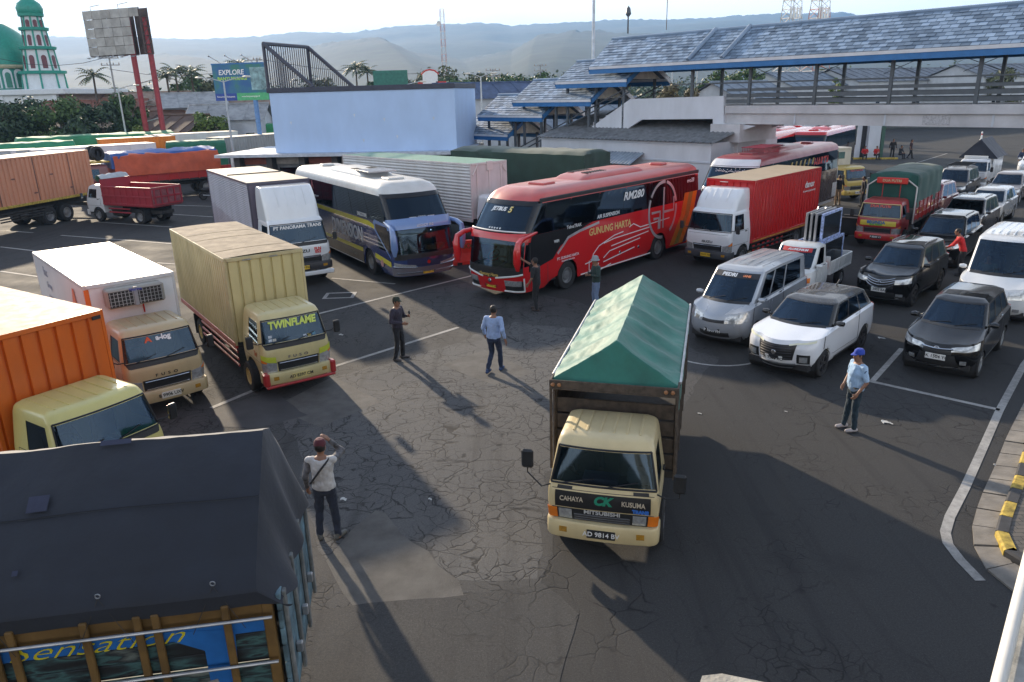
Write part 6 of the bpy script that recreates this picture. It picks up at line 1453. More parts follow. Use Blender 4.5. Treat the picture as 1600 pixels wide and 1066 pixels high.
text('RM280', .42, TX, t, (-6.9, 1.238, 2.85), (-1, 0, 0), (0, .05, 1), .012, shear=.2, width=1.15)
text('AIR SUSPENSION', .19, TX, t, (-5.2, Y-.004, 2.32), (-1, 0, 0), (0, 0, 1), .003, shear=.15)
text('TelmaTRAK', .17, TX, t, (-3.1, Y, 2.20), (-1, 0, 0), (0, 0, 1), .001); text('WiFi', .14, TX, t, (-2.1, Y+.004, 1.82), (-1, 0, 0), (0, 0, 1), .003)
text('PT. GUNUNG HARTA', .13, TX, t, (-2.75, Y, 1.18), (-1, 0, 0), (0, 0, 1), .002); text('TRANSPORT SOLUTION', .07, TX, t, (-2.75, Y, 1.06), (-1, 0, 0), (0, 0, 1), .001)
text('evo28', .24, TX, t, (-11.3, 1.225, 2.98), (-1, 0, 0), (0, .05, 1), .004)
cx, cz, ra, rb = -9.05, 2.02, 1.05, 1.12
for a0, a1 in ((.22, 1.35), (1.45, 2.6), (2.7, 4.75), (5.3, 6.4)):
    curve_line(t, 'emblem_ring', SIL, [(cx-ra*cos(a0+(a1-a0)*i/16), cz+rb*sin(a0+(a1-a0)*i/16)) for i in range(17)], .12, 1, Y+.002)
for pts in ([(cx-.05, cz+.9), (cx-.05, cz-.75)], [(cx+.85, cz-.05), (cx+.2, cz-.05), (cx+.2, cz-.75)], [(cx-.85, cz+.45), (cx-.85, cz-.1), (cx-.05, cz-.1)], [(cx+.3, cz-.75), (cx+.3, cz-.3), (cx+.7, cz-.3)]):
    curve_line(t, 'emblem_bar', SIL, pts, .10, 1, Y+.003)
for pts in ([(-6.2, 1.55), (-5.6, 1.5), (-4.6, 1.25), (-4.25, 1.0), (-4.15, .75), (-3.75, .72)], [(-8.1, 1.45), (-5.6, 1.38), (-4.9, 1.3)], [(-8.0, 1.30), (-5.4, 1.12)], [(-7.4, 1.12), (-5.3, .95), (-4.9, .75)], [(-7.0, .82), (-4.9, .60)], [(-4.0, .8), (-4.0, .45), (-4.3, .38)], [(-4.6, .62), (-4.45, .40), (-4.7, .34), (-5.4, .45)], [(-9.6, 1.62), (-7.4, 1.55), (-6.9, 1.75), (-6.6, 1.66)]):
    curve_line(t, 'silver_line', TX, pts, .035, 1, Y)
for k, (c, x) in enumerate((((.62, .22, .02), -10.6), ((.25, .28, .05), -10.95), ((.65, .30, .02), -11.3), ((.05, .04, .12), -11.65))):
    decal(t, 'flame_stripe', paint(c, .3), [(x+.9, .42), (x+.55, .42), (x-.3, 1.5), (x-.55, 2.5), (x-.2, 2.5), (x+.05, 1.6)], 1, Y-.003+.001*k)
bx('silver_sill', WHITEP, t, -8.2, -3.5, 1.246, 1.26, .36, .40, 0)
for x in (-4.55, -6.0, -7.3): MB().lathe([(.06, .0), (.05, .012), (0, .016)], axis='y', n=14).build('hatch_lock', CHROME, t, loc=(x, 1.252, .78))
bx('roof_edge_strip', BLACK, t, -12.0, -1.3, 1.17, 1.215, 3.22, 3.36, .02)

# navy coach
NB = paint((.030, .052, .16), .2, .9, .15, dust=.1); ROOFW = paint((.60, .60, .58), .45, .2, .35, dust=.6); LB = paint((.16, .26, .50), .25, .8, .1)
t = V('coach', 'navy blue coach with yellow stripes and silver lettering, light blue horn mirrors', 'bus', -3.0, 27.45, -58.6, 'coaches in the yard')
S = coach(t, NB, roofc=ROOFW, upglass=glass(.03, gl=.75))
S.patch('brow', LB, t, 0, 1.95, 3.3, 4.15, both=True, off=.05, nu=16, ng=5, rim=.06, shape=lambda a, b_: (a*1.95, lerp(3.42-.25*a, 4.22-.05*a, b_))); horn_mirror(t, S, LB)
S.patch('front_black_panel', BLACK, t, 0, 1.7, 1.72, 2.05, both=True, off=.012, nu=12)
MAG = paint((.13, .04, .12), .2, .9, .1); CHR2 = paint((.16, .15, .17), .18, .9, .1)
S.patch('bumper_panel', CHR2, t, 0, 1.9, .06, .78, both=True, off=.014, nu=14); S.patch('front_panel', paint((.03, .032, .085), .2, .9, .1), t, 0, .98, .85, 1.66, both=True, off=.010, nu=10)
for sd_ in (1, -1):
    S.patch('headlamp', LENS, t, .72, 1.75, .82, 1.15, side=sd_, off=.02, nu=6, shape=lambda a, b_: (lerp(.6, 1.75, a), lerp(.80+.12*a, .98+.35*a, b_)))
    fm = MB(); fm.tube([S.Q(lerp(.55, 1.78, i/8), .80+.12*i/8, sd_, .03) for i in range(9)], .022, 5); fm.build('chrome_trim', CHROME, t)
    fm = MB(); fm.tube([S.Q(lerp(.35, 1.6, i/8), .35, sd_, .03) for i in range(9)], .018, 5); fm.build('chrome_trim', CHROME, t)
MB().lathe([(.0, .02), (.06, .015), (.07, 0)], axis='x', n=16).build('badge', REDL, t, loc=S.Q(0, 1.2, 1, .015)); plate(t, S.P(0, .15).x+.03, .45, PLY, 'AB 7721 AS', TXK)
up = S.P(0, 4.9)-S.P(0, 4.1)
text('>>>>  * * * *  <<<<', .12, TX, t, S.Q(0, 4.22, 1, .01), (0, 1, 0), up, .006); text('LEGACY SR2', .12, TX, t, S.Q(0, 3.75, 1, .06), (0, 1, 0), (0, 0, 1), .002)
YS = paint((.62, .55, .02), .35, .4)
decal(t, 'yellow_stripe', YS, [(-12, 2.16), (-12, 1.98), (-2.6, 1.98), (-2.0, 1.90), (-2.0, 2.06), (-2.6, 2.16)], -1, -Y)
decal(t, 'yellow_stripe', YS, [(-12, .98), (-12, .86), (-3.4, .82), (-3.4, .98)], -1, -Y); decal(t, 'yellow_stripe', YS, [(-2.10, .98), (-.60, .86), (-.60, .66), (-2.12, .80)], -1, -Y)
decal(t, 'light_frame', LB, [(-2.1, 2.15), (-1.95, 2.28), (-.75, 2.2), (-.75, 2.12), (-1.9, 2.14), (-1.95, 1.95), (-.62, 1.05), (-.60, .98), (-2.05, 1.9)], -1, -Y)
decal(t, 'black_flank', BLKV, [(-1.86, 2.1), (-.66, 2.1), (-.62, 1.12), (-1.85, 1.92)], -1, -Y+.003)
decal(t, 'dark_sill', paint((.03, .03, .035), .4), [(-12, .82), (-12, .40), (-3.4, .40), (-3.4, .80)], -1, -Y+.003)
bx('white_sill_line', WHITEP, t, -11.5, -3.4, -1.262, -1.25, .36, .39, 0)
text('DIMENSION', .82, TX, t, (-5.1, -Y-.002, 1.47), (1, 0, 0), (0, 0, 1), .012, width=.82)
text('EXECUTIVE', .2, TX, t, (-3.2, -Y-.01, 2.32), (1, 0, 0), (0, 0, 1), .004); text('Luxury Coach', .18, letters((.2, .2, .18)), t, (-4.6, -Y-.002, .62), (1, 0, 0), (0, 0, 1), .002)
MB().lathe([(0, .012), (.13, .01), (.14, 0)], axis='y', n=18).build('round_sticker', plain((.5, .25, .25), .5), t, loc=(-1.45, -1.262, .68)).rotation_euler = (0, 0, pi)
text('A', .5, letters((.45, .12, .12)), t, (-9.3, -1.23, 2.95), (1, 0, 0), (0, 0, 1), .01); text('transport', .2, TX, t, (-8.9, -1.24, 2.5), (1, 0, 0), (0, 0, 1), .003)
for k in range(14): MB().box(-3.9-k*.1, -3.84-k*.1, -.62, .62, 3.80, 3.86, .01).build('condenser_fin', STEEL, t)
bx('dashboard_box', plain((.45, .27, .14), .8), t, -.65, -.35, .15, .5, 1.19, 1.36); bx('dashboard_box', plain((.42, .25, .13), .8), t, -.62, -.33, .55, .85, 1.19, 1.38); bx('paper_sheet', PAPER, t, -.5, -.28, -.25, 0, 1.19, 1.195, 0)

# white-fronted coach
t = V('coach', 'red-roofed coach with white front behind the red box truck', 'bus', 9.75, 34.9, -130.5, 'coaches in the yard')
S = coach(t, paint((.66, .66, .66), .25, .7, .15), roofc=paint((.32, .035, .045), .4, .3, .35, dust=.3), L=12.6, H=3.6, frontc=None)
up = S.P(0, 4.9)-S.P(0, 4.1)
mb = MB()
random.seed(3)
for i in range(22):                                             # flowing white script across the glass
    y = -.72+i*.068; z = random.choice((-.02, 0, .03)); q = S.Q(min(1, abs(y)/.83), 4.78, 1 if y > 0 else -1, .012)+Vector((0, 0, z))
    mb.tube([q, q+Vector((0, .03, random.uniform(-.05, .06))), q+Vector((0, .065, random.uniform(-.02, .03)))], .011, 4)
    if i % 3 == 0: mb.tube([q+Vector((0, .02, .09)), q+Vector((0, .05, .11))], .009, 4)
mb.build('script_sticker', TXW, t)
S.patch('front_roof_cap', paint((.68, .70, .72), .3, .5), t, 0, 1.9, 4.97, 6.1, both=True, off=.008, nu=14, ng=6)
decal(t, 'dark_flank', paint((.05, .03, .03), .3), [(-12.4, 2.2), (-12.4, .5), (-3.5, .5), (-3.5, 2.2)], 1, Y-.004)
for k in range(6): decal(t, 'gold_stripe', paint((.40, .28, .06), .4), [(-5.5-k*.6, 3.05), (-5.3-k*.6, 3.05), (-5.0-k*.6, 2.3), (-5.2-k*.6, 2.3)], 1, 1.225)
text('HARTA', .7, letters((.5, .03, .03)), t, (-9.6, 1.235, 2.72), (-1, 0, 0), (0, .05, 1), .02, shear=.1)
for k in range(12): MB().box(-12.5+k*.06, -12.47+k*.06, Y, Y+.004, .6, 1.4).build('hazard_bar', TXW, t)
rk = MB()
for k in range(12): rk.tube([(-3.4-k*.2, -.55, 3.62), (-3.4-k*.2, -.55, 3.86), (-3.4-k*.2, .55, 3.86), (-3.4-k*.2, .55, 3.62)], .02, 4)
for y in (-.55, .55): rk.tube([(-3.3, y, 3.86), (-5.7, y, 3.86)], .025, 5)
rk.build('roof_rack', paint((.35, .03, .04), .5), t)
# two more coaches beyond
t = V('coach', 'red coach with sloping windshield half hidden behind the bridge stair pillar', 'bus', 16.0, 52.0, -128, 'coaches in the yard'); coach(t, RED, roofc=RED, L=11.5)
t = V('coach', 'dark coach parked beneath the footbridge in front of the white kiosk', 'bus', 21.0, 54.8, -125, 'coaches in the yard'); coach(t, paint((.03, .03, .035), .25, .7), roofc=RED, L=11.5, H=3.5)

# ------------------------------------------------------------------ cars and vans
def car(t, L, W, H, c, roofc=None, belt=.98, nose=.74, cowl=1.2, rf=1.95, rr=None, wb=2.6, fa=.85, R=.33, wins=None, gl=GLASS, sgl=GLASSD, style='five', rimc=None, rails=False, hatch=.18, bowf=.12, wtop=.24, clad=None, arches=True, rake_r=.0, sill=.26, wheels=True):
    h = W/2; rr = rr or L-.35
    rg = [ring(sill, -.20, -L+.15, h-.06, (.45, .36), (.28, .3), bowf), ring(.44, -.04, -L+.03, h-.005, (.5, .42), (.3, .32), bowf+.02), ring(lerp(.44, nose, .62), 0, -L, h, (.5, .42), (.3, .32), bowf+.02),
          ring(belt, -.10, -L+.02, h-.02, (.5, .42), (.28, .3), bowf, zl=[(-L, belt+.07), (-cowl-.2, belt), (-cowl*.5, lerp(nose, belt, .62)), (-.12, nose+.02), (0, nose)]),
          ring(belt, -cowl, -L+.08, h-.09, (.22, .2), (.2, .2), .16, zl=[(-L, belt+.10), (-cowl-.4, belt+.04), (-cowl, belt+.06)]),
          ring(H-.08, -rf, -rr, h-wtop, (.16, .16), (.16, .16), .08, zl=[(-L, H-.13), (-rr, H-.10), (-lerp(rf, rr, .4), H-.06), (-rf, H-.09)]), ring(H, -rf-.22, -rr+.14, h-wtop-.14, (.14, .14), (.14, .14), .06, zl=[(-L, H-.05), (-rr, H-.04), (-lerp(rf, rr, .4), H), (-rf, H-.03)])]
    S = Shell(rg, [(-fa, R+.05, R), (-fa-wb, R+.05, R)] if wheels else [(-fa, R+.05, R)], lin=(3, 4))
    wins = wins or ((2.06, 2.36), (2.39, 2.68), (2.71, 2.93))
    cells = [(0, 1.42, 4.06, 4.94, (1, -1)), (4.05, 5, 4.15, 4.90, (1, -1))]+[(a, b_, 4.07, 4.90, (1, -1)) for a, b_ in wins]
    ex = (1.42, 4.05)
    if roofc is None: S.body('body', c, t, cells, extra=ex)
    else: S.body('body', c, t, g1=4.0, cap=False); S.body('roof', roofc, t, cells, g0=4.0, extra=ex)
    ws = S.patch('windshield', gl, t, 0, 1.42, 4.06, 4.94, both=True, off=-.005, nu=10, ng=6, rim=0); S.patch('rear_window', sgl, t, 4.05, 5, 4.15, 4.90, both=True, off=-.005, nu=6, rim=0)
    S.patch('cowl', BLACK, t, 0, 1.35, 3.93, 4.06, both=True, off=.004, nu=8, ng=1)
    for sd_ in (1, -1):
        for a, b_ in wins:
            S.patch('side_window', sgl, t, a, b_, 4.07, 4.90, side=sd_, off=-.005, nu=5, rim=0)
        for a, b_ in wins[:2]:
            S.patch('door_gap', MATTE, t, a-.055, b_+.02, 1.10, 3.93, side=sd_, off=.0025, nu=6, ng=6, rim=0); d_ = S.patch('door', c, t, a-.04, b_+.005, 1.15, 3.9, side=sd_, off=.005, nu=6, ng=6); p = S.Q(b_-.05, 3.35, sd_, .02)
            MB().box(p.x-.08, p.x+.08, p.y-.012, p.y+.012, p.z-.016, p.z+.016, .006).build('handle', CHROME if clad is None else c, d_)
        p = S.Q(2.02, 4.02, sd_, 0); q = p+Vector((.02, sd_*.14, .08))
        m = MB().lathe([(0, -.11), (.06, -.09), (.085, 0), (.06, .09), (0, .10)], axis='y', n=10).build('mirror', roofc or c, t, loc=q); m.scale = (1, 1, .85); MB().tube([(-.02, -sd_*.13, -.08), (0, 0, 0)], .02, 5).build('mirror_arm', BLACK, m)
        S.patch('tail_lamp', REDL, t, 3.3, 4.2, 2.5, 3.2, side=sd_, off=.01, nu=5)
        if wheels: wheel(t, -fa-wb, sd_*(h-.11), R, .2, R*.66, style, rimc or ALLOY)
        wheel(t, -fa, sd_*(h-.11), R, .2, R*.66, style, rimc or ALLOY)
        S.patch('sill', clad or BLACK, t, 2.12, 2.85, 0, .55, side=sd_, off=.006, nu=6, ng=2)
    for x in (-fa, -fa-wb) if wheels else (-fa,): MB().lathe([(R+.06, -h+.06), (R+.06, h-.06)], axis='y', n=24).build('wheel_well', MATTE, t, loc=(x, 0, R))
    for k, y in enumerate((-.45, .1)): MB().tube([S.Q(abs(y)/(h-.3), 4.03, 1 if y > 0 else -1, .015), S.Q(min(1, abs(y+.45)/(h-.3)), 4.18, 1 if y+.45 > 0 else -1, .015)], .008, 5).build('wiper', BLACK, t)
    bx('underbody', MATTE, t, -L+.3, -.3, -h+.15, h-.15, sill-.02, sill+.12, 0)
    cabin(t, -cowl-.12, h-.22, belt+.02, H, rows=2 if L > 3.5 else 1, pitch=.9)
    if rails:
        for sd_ in (1, -1): MB().tube([S.Q(u, 5.8, sd_, .03 if .02 < (u-2.1) < .75 else .0) for u in (2.1, 2.14, 2.3, 2.5, 2.7, 2.84, 2.88)], .016, 6).build('roof_rail', rails if rails is not True else STEEL, t)
    return S
def lamps(t, S, u0, u1, g0, g1, mat=LENS, slant=.3):
    for sd_ in (1, -1): S.patch('headlamp', mat, t, u0, u1, g0, g1, side=sd_, off=.008, nu=8, ng=3, shape=lambda a, b_: (lerp(u0, u1, a), lerp(g0+slant*a*.6, g1+slant*a, b_)))
def emblem(t, S, g, u=0.0): MB().lathe([(.0, .012), (.05, .01), (.06, 0)], axis='x', n=16).build('badge', CHROME, t, loc=S.Q(u, g, 1, .012))
QG = 'vehicles waiting in the queue lanes'
WCAR = paint((.76, .78, .82), .2, .9, .08, dust=.08); BCAR = paint((.005, .0052, .006), .12, .35, .10, dust=.03); BROOF = paint((.014, .013, .012), .25, .7, .3, dust=.28)
# white crossover
t = V('car', 'white crossover with black roof and large dark grille beside the officer', 'car', 6.23, 16.91, -133.6, QG)
S = car(t, 4.3, 1.79, 1.62, WCAR, BROOF, 1.05, .95, 1.12, 1.85, 3.95, 2.61, .86, .335, rimc=DKALLOY, clad=BLACK, bowf=.2)
S.patch('grille', plain((.016, .016, .018), .35, var=.3, scale=30), t, 0, .80, .95, 2.25, both=True, off=.008, nu=8, shape=lambda a, b_: (a*(.84+.13*b_), lerp(1.22, 2.5, b_)))
for k in range(6):
    fm = MB()
    for sd_ in (1, -1): fm.tube([S.Q(.78*i/5, 1.34+.2*k, sd_, .016) for i in range(6)], .008, 4)
    fm.build('grille_bar', DKALLOY, t)
for sd_ in (1, -1):
    S.patch('running_lamp', plain((.8, .8, .62), .15, var=.1), t, .70, 1.55, 2.0, 2.3, side=sd_, off=.014, nu=6, ng=2, shape=lambda a, b_: (lerp(.66, 1.62, a), lerp(2.42+.28*a, 2.58+.34*a, b_)))
    S.patch('headlamp', BLACK, t, 1.0, 1.45, .9, 1.65, side=sd_, off=.008, nu=5, ng=3); S.patch('headlamp_lens', LENS, t, 1.1, 1.36, 1.05, 1.5, side=sd_, off=.014, nu=3, ng=2)
S.patch('lower_grille', BLACK, t, 0, 1.3, .12, .62, both=True, off=.008, nu=8); S.patch('skid_plate', STEEL, t, 0, 1.45, .0, .16, both=True, off=.014, nu=8, ng=1); S.patch('bumper_strip', STEEL, t, 0, .95, .62, .86, both=True, off=.012, nu=8, ng=1)
plate(t, S.P(0, .9).x+.03, .52, PLW, 'R 1532 RO', TXK); emblem(t, S, 1.75)
MB().tube([(-3.65, 0, 1.60), (-3.85, 0, 1.70)], .02, 6).build('antenna_fin', BLACK, t)
# black SUV with chrome grille
def black_suv(lab, x, y, deg, plt, chrome=True, c=None, L=4.4, H=1.70, W=1.7):
    t = V('car', lab, 'car', x, y, deg, QG)
    S = car(t, L, W, H, c or BCAR, None, 1.06, .98, 1.08, 1.85, L-.2, 2.69, .83, .35, rimc=DKALLOY, rails=True)
    g = S.patch('grille', BLACK, t, 0, .9, 1.55, 2.55, both=True, off=.006, nu=8)
    for k in range(4):
        fm = MB()
        for sd_ in (1, -1): fm.tube([S.Q(.95*i/6, 1.6+.26*k+.35*(i/6)**2, sd_, .018) for i in range(7)], .016, 5)
        fm.build('grille_bar', CHROME, g)
    lamps(t, S, .95, 1.7, 1.95, 2.5); S.patch('lower_grille', MATTE, t, 0, 1.0, .25, 1.2, both=True, off=.006, nu=8)
    for sd_ in (1, -1): S.patch('fog_lamp', LENS, t, 1.05, 1.35, .65, 1.05, side=sd_, off=.012, nu=3)
    fm = MB()
    for sd_ in (1, -1): fm.tube([S.Q(1.5*i/8, .12, sd_, .015) for i in range(9)], .02, 5)
    fm.build('chrome_trim', CHROME, t); plate(t, S.P(0, 1.2).x+.03, .58, PLW, plt, TXK); emblem(t, S, 2.1)
    return t, S
black_suv('black SUV with broad chrome grille in front of the red tarpaulin truck', 11.48, 22.72, -134.1, 'R 3803 BAR')
black_suv('black SUV with pale roof rails directly behind the chrome-grilled SUV', 15.75, 27.7, -132, 'B 2210 TK', H=1.76, W=1.8)
black_suv('dark SUV with dusty pale roof third in the queue lane', 19.25, 32.35, -133.5, 'L 1199 AC', c=paint((.03, .03, .033), .2, .9, .2, dust=.6), H=1.75, W=1.8)
# black people carrier
t = V('car', 'black compact people carrier with chrome brow nearest the kerb', 'car', 9.95, 16.62, -132.2, QG)
S = car(t, 4.1, 1.66, 1.60, BCAR, None, 1.0, .84, .98, 1.75, 3.9, 2.525, .80, .31, style='multi', gl=GLASSC if False else GLASS)
lamps(t, S, .72, 1.75, 2.05, 2.55, slant=.35); S.patch('grille', BLACK, t, 0, .75, 1.75, 2.2, both=True, off=.006, nu=8); S.patch('lower_grille', MATTE, t, 0, 1.0, .35, 1.6, both=True, off=.008, nu=8, shape=lambda a, b_: (a*(1.15-.25*b_), lerp(.3, 1.65, b_)))
fm = MB()
for sd_ in (1, -1): fm.tube([S.Q(.8*i/8, 2.32+.05*(i/8)**2, sd_, .02) for i in range(9)], .022, 5)
fm.build('chrome_brow', CHROME, t)
fm = MB()
for sd_ in (1, -1): fm.tube([S.Q(1.45*i/8, .12, sd_, .015) for i in range(9)], .014, 5); S.patch('fog_lamp', LENS, t, 1.12, 1.32, .75, 1.2, side=sd_, off=.012, nu=3)
fm.build('chrome_trim', CHROME, t); plate(t, S.P(0, 1.1).x+.03, .56, PLW, 'DK 1504 YO', TXK); emblem(t, S, 2.35)
# silver van
SILV = paint((.40, .43, .47), .28, .7, .2, metal=.3, dust=.5)
t = V('van', 'silver passenger van with sticker band across its windshield beside the green tent truck', 'van', 5.35, 19.2, -131.0, QG)
S = car(t, 4.75, 1.72, 1.98, SILV, None, 1.12, .92, .60, 1.42, 4.6, 2.6, .95, .33, wins=((2.05, 2.24), (2.27, 2.52), (2.55, 2.90)), wtop=.16, rimc=DKALLOY, sgl=GLASSB)
lamps(t, S, .72, 1.75, 2.0, 2.7, slant=.2); S.patch('grille', BLACK, t, 0, .7, 2.0, 2.35, both=True, off=.006); S.patch('lower_grille', MATTE, t, 0, .95, .45, 1.1, both=True, off=.006)
wsb = S.patch('sun_strip', plain((.03, .03, .035), .4), t, 0, 1.38, 4.76, 4.94, both=True, off=.004, nu=10, ng=2); up = S.P(0, 4.9)-S.P(0, 4.1)
text('PEDRI', .16, TXW, wsb, S.Q(.30, 4.84, -1, .008), (0, 1, 0), up, .008, shear=.1); text('TRANS', .10, letters((.8, .25, .1)), wsb, S.Q(.52, 4.84, 1, .008), (0, 1, 0), up, .006)
plate(t, S.P(0, .8).x+.03, .5, PLK, 'P 1844 VH', TXW)
for y in (-.5, -.25, 0, .25, .5): MB().tube([(-1.9, y, 1.985), (-4.3, y, 1.965)], .008, 4).build('roof_rib', SILV, t)
# white pickup carrying aluminium frames
t = V('pickup', 'small white pickup carrying blue-edged window frames behind the silver van', 'pickup', 8.83, 23.6, -131.5, QG)
WPU = paint((.66, .68, .68), .3, .5, .35, dust=.4)
S = car(t, 1.95, 1.56, 1.78, WPU, None, 1.02, .80, .36, .95, 1.80, 2.0, .62, .30, wins=((2.06, 2.78), (2.8, 2.82)), wtop=.14, wheels=False)
lamps(t, S, .55, 1.25, 1.9, 2.5, slant=.1)
for sd_ in (1, -1): S.patch('indicator', AMBER, t, 1.25, 1.6, 2.0, 2.5, side=sd_, off=.012, nu=3)
S.patch('grille', BLACK, t, 0, .52, 1.9, 2.4, both=True, off=.006)
wsb = S.patch('sun_strip', plain((.55, .03, .03), .4), t, 0, 1.0, 4.74, 4.94, both=True, off=.004, nu=8, ng=2); text('ALUMUNIUM', .11, TXW, wsb, S.Q(.1, 4.84, 1, .008), (0, 1, 0), S.P(0, 4.9)-S.P(0, 4.1), .005, shear=.2)
bx('bed', WPU, t, -4.1, -1.95, -.78, .78, .62, .70)
for sd_ in (1, -1): MB().box(-4.1, -1.98, sd_*.78, sd_*.74, .70, 1.08, .01).build('bed_side', WPU, t); wheel(t, -3.25, sd_*.66, .30, .18, .18, 'multi', STEEL)
bx('tailgate', WPU, t, -4.14, -4.10, -.76, .76, .66, 1.08); bx('bed_front', WPU, t, -1.99, -1.95, -.74, .74, .70, 1.25); bx('chassis_frame', CHASSIS, t, -4.0, -1.0, -.4, .4, .38, .6)
loc = t.matrix_basis
fr_t = thing('window_frames', 'bundle of dark glazed frames edged with blue tape standing in the small pickup', 'window frames', t.matrix_basis @ Vector((-2.9, .22, .70)), radians(-131.5))
fr_t.scale = (1.5, 1.3, 1.42); PANE = plain((.02, .024, .03), .12, var=.3, name='dark_stacked_glass'); TAPE = plain((.30, .38, .62), .5, var=.8, scale=14, name='blue_printed_tape')
for k, y in enumerate((-.46, -.34, -.22, -.10, .02, .14)):
    f = MB().box(-.78, .78, y-.02, y+.02, .02, .66).build('glass_pane', PANE, fr_t)
    for a in ((-.8, .8, 0, .05), (-.8, .8, .64, .70), (-.8, -.73, .05, .64), (.73, .8, .05, .64)): MB().box(a[0], a[1], y-.03, y+.03, a[2], a[3], .006).build('frame_edge', TAPE, fr_t)
for k, y in enumerate((-.30, -.18, -.06, .10)):
    MB().box(-.55, .60, y-.02, y+.02, .74, 1.32).build('glass_pane', PANE, fr_t)
    for a in ((-.58, .63, .70, .76), (-.58, .63, 1.30, 1.36), (-.58, -.52, .76, 1.30), (.57, .63, .76, 1.30)): MB().box(a[0], a[1], y-.03, y+.03, a[2], a[3], .006).build('frame_edge', TAPE if k > 2 else STEEL, fr_t)
ld = MB()
for y in (-.42, -.22): ld.tube([(.7, y, .0), (-.35, y, 1.36)], .02, 5)
for k in range(5): ld.tube([(.55-.2*k, -.42, .2+.26*k), (.55-.2*k, -.22, .2+.26*k)], .015, 5)
ld.build('rack', STEEL, fr_t)
# white high-roof minibus
t = V('minibus', 'white high-roof minibus at the right edge with two people behind its windshield', 'van', 13.75, 20.75, -131.0, QG)
S = car(t, 5.3, 1.94, 2.26, paint((.74, .76, .77), .25, .7, .12, dust=.35), None, 1.22, .98, .78, 1.75, 5.1, 3.1, 1.0, .34, wins=((2.05, 2.22), (2.25, 2.55), (2.58, 2.92)), wtop=.14, gl=GLASSC, sgl=GLASSB)
lamps(t, S, .72, 1.65, 1.9, 2.75, slant=.15); S.patch('grille', BLACK, t, 0, .65, 1.9, 2.3, both=True, off=.006)
for k in range(3):
    fm = MB()
    for sd_ in (1, -1): fm.tube([S.Q(.62*i/4, 1.95+.16*k, sd_, .014) for i in range(5)], .012, 4)
    fm.build('grille_bar', CHROME, t)
for sd_ in (1, -1): S.patch('fog_lamp', LENS, t, 1.0, 1.25, .8, 1.15, side=sd_, off=.012, nu=3)
for i in range(7): MB().tube([(-2.2, -.6+i*.2, 2.265), (-4.8, -.6+i*.2, 2.235)], .012, 4).build('roof_rib', WCAR, t)
# the rest of the queue
def queue_car(lab, x, y, deg, c, L=4.3, W=1.75, H=1.6, rails=False, nose=.86, belt=1.0, cowl=1.12, rf=1.85, **k):
    t = V('car', lab, 'car', x, y, deg, QG); S = car(t, L, W, H, c, None, belt, nose, cowl, rf, L-.3, 2.6, .85, .33, rails=rails, **k)
    lamps(t, S, .75, 1.7, 2.0, 2.5); S.patch('grille', BLACK, t, 0, .72, 1.6, 2.3, both=True, off=.006); S.patch('lower_grille', MATTE, t, 0, .9, .4, 1.1, both=True, off=.006); plate(t, S.P(0, 1.2).x+.03, .56, PLW, 'P 1%03d KA' % int(abs(x*37) % 900), TXK); return t, S
queue_car('silver hatchback with one lit headlamp behind the minibus', 22.6, 36.1, -133, paint((.42, .44, .46), .25, .8, .2, dust=.5), H=1.62)
queue_car('bronze-grey wagon with dusty roof behind the silver hatchback', 27.5, 42.3, -132.5, paint((.20, .17, .16), .3, .7, .3, dust=.6), H=1.65)
queue_car('maroon SUV with roof bars beside the red tarpaulin truck', 20.3, 37.8, -136, paint((.20, .02, .03), .25, .8, .2, dust=.3), H=1.78, W=1.8, rails=BLACK)
t, S = queue_car('dark off-road wagon with pale roof and black roof basket', 25.2, 43.6, -131.5, paint((.05, .055, .065), .25, .8, .2, dust=.9), L=4.6, W=1.82, H=1.84, belt=1.05, nose=.95, rf=1.6)
bk = MB()
for sd_ in (1, -1): bk.tube([(-1.9, sd_*.58, 1.98), (-4.1, sd_*.58, 1.98)], .02, 5)
for k in range(8): bk.tube([(-1.9-k*.31, -.58, 1.98), (-1.9-k*.31, .58, 1.98)], .014, 4)
for k in (0, 7): bk.tube([(-1.9-k*.31, -.5, 1.82), (-1.9-k*.31, -.5, 1.98)], .014, 4); bk.tube([(-1.9-k*.31, .5, 1.82), (-1.9-k*.31, .5, 1.98)], .014, 4)
bk.build('roof_basket', BLACK, t); MB().lathe([(.36, -.1), (.36, .1), (.2, .12), (.2, -.12)], axis='x', n=18).build('spare_wheel', RUBBER, t, loc=(-4.66, 0, .95))
queue_car('white pickup-style wagon between the dark tent pickup and the green lorry', 37.2, 54.3, -131, paint((.70, .72, .74), .25, .8, .1), L=4.9, W=1.85, H=1.78, nose=.92, belt=1.06)
queue_car('white saloon roof at the right edge behind the minibus', 24.3, 33.0, -132, WCAR, H=1.48)
queue_car('white estate car at the right edge next to the wagon with dusty roof', 33.5, 46.3, -132, WCAR, H=1.55)
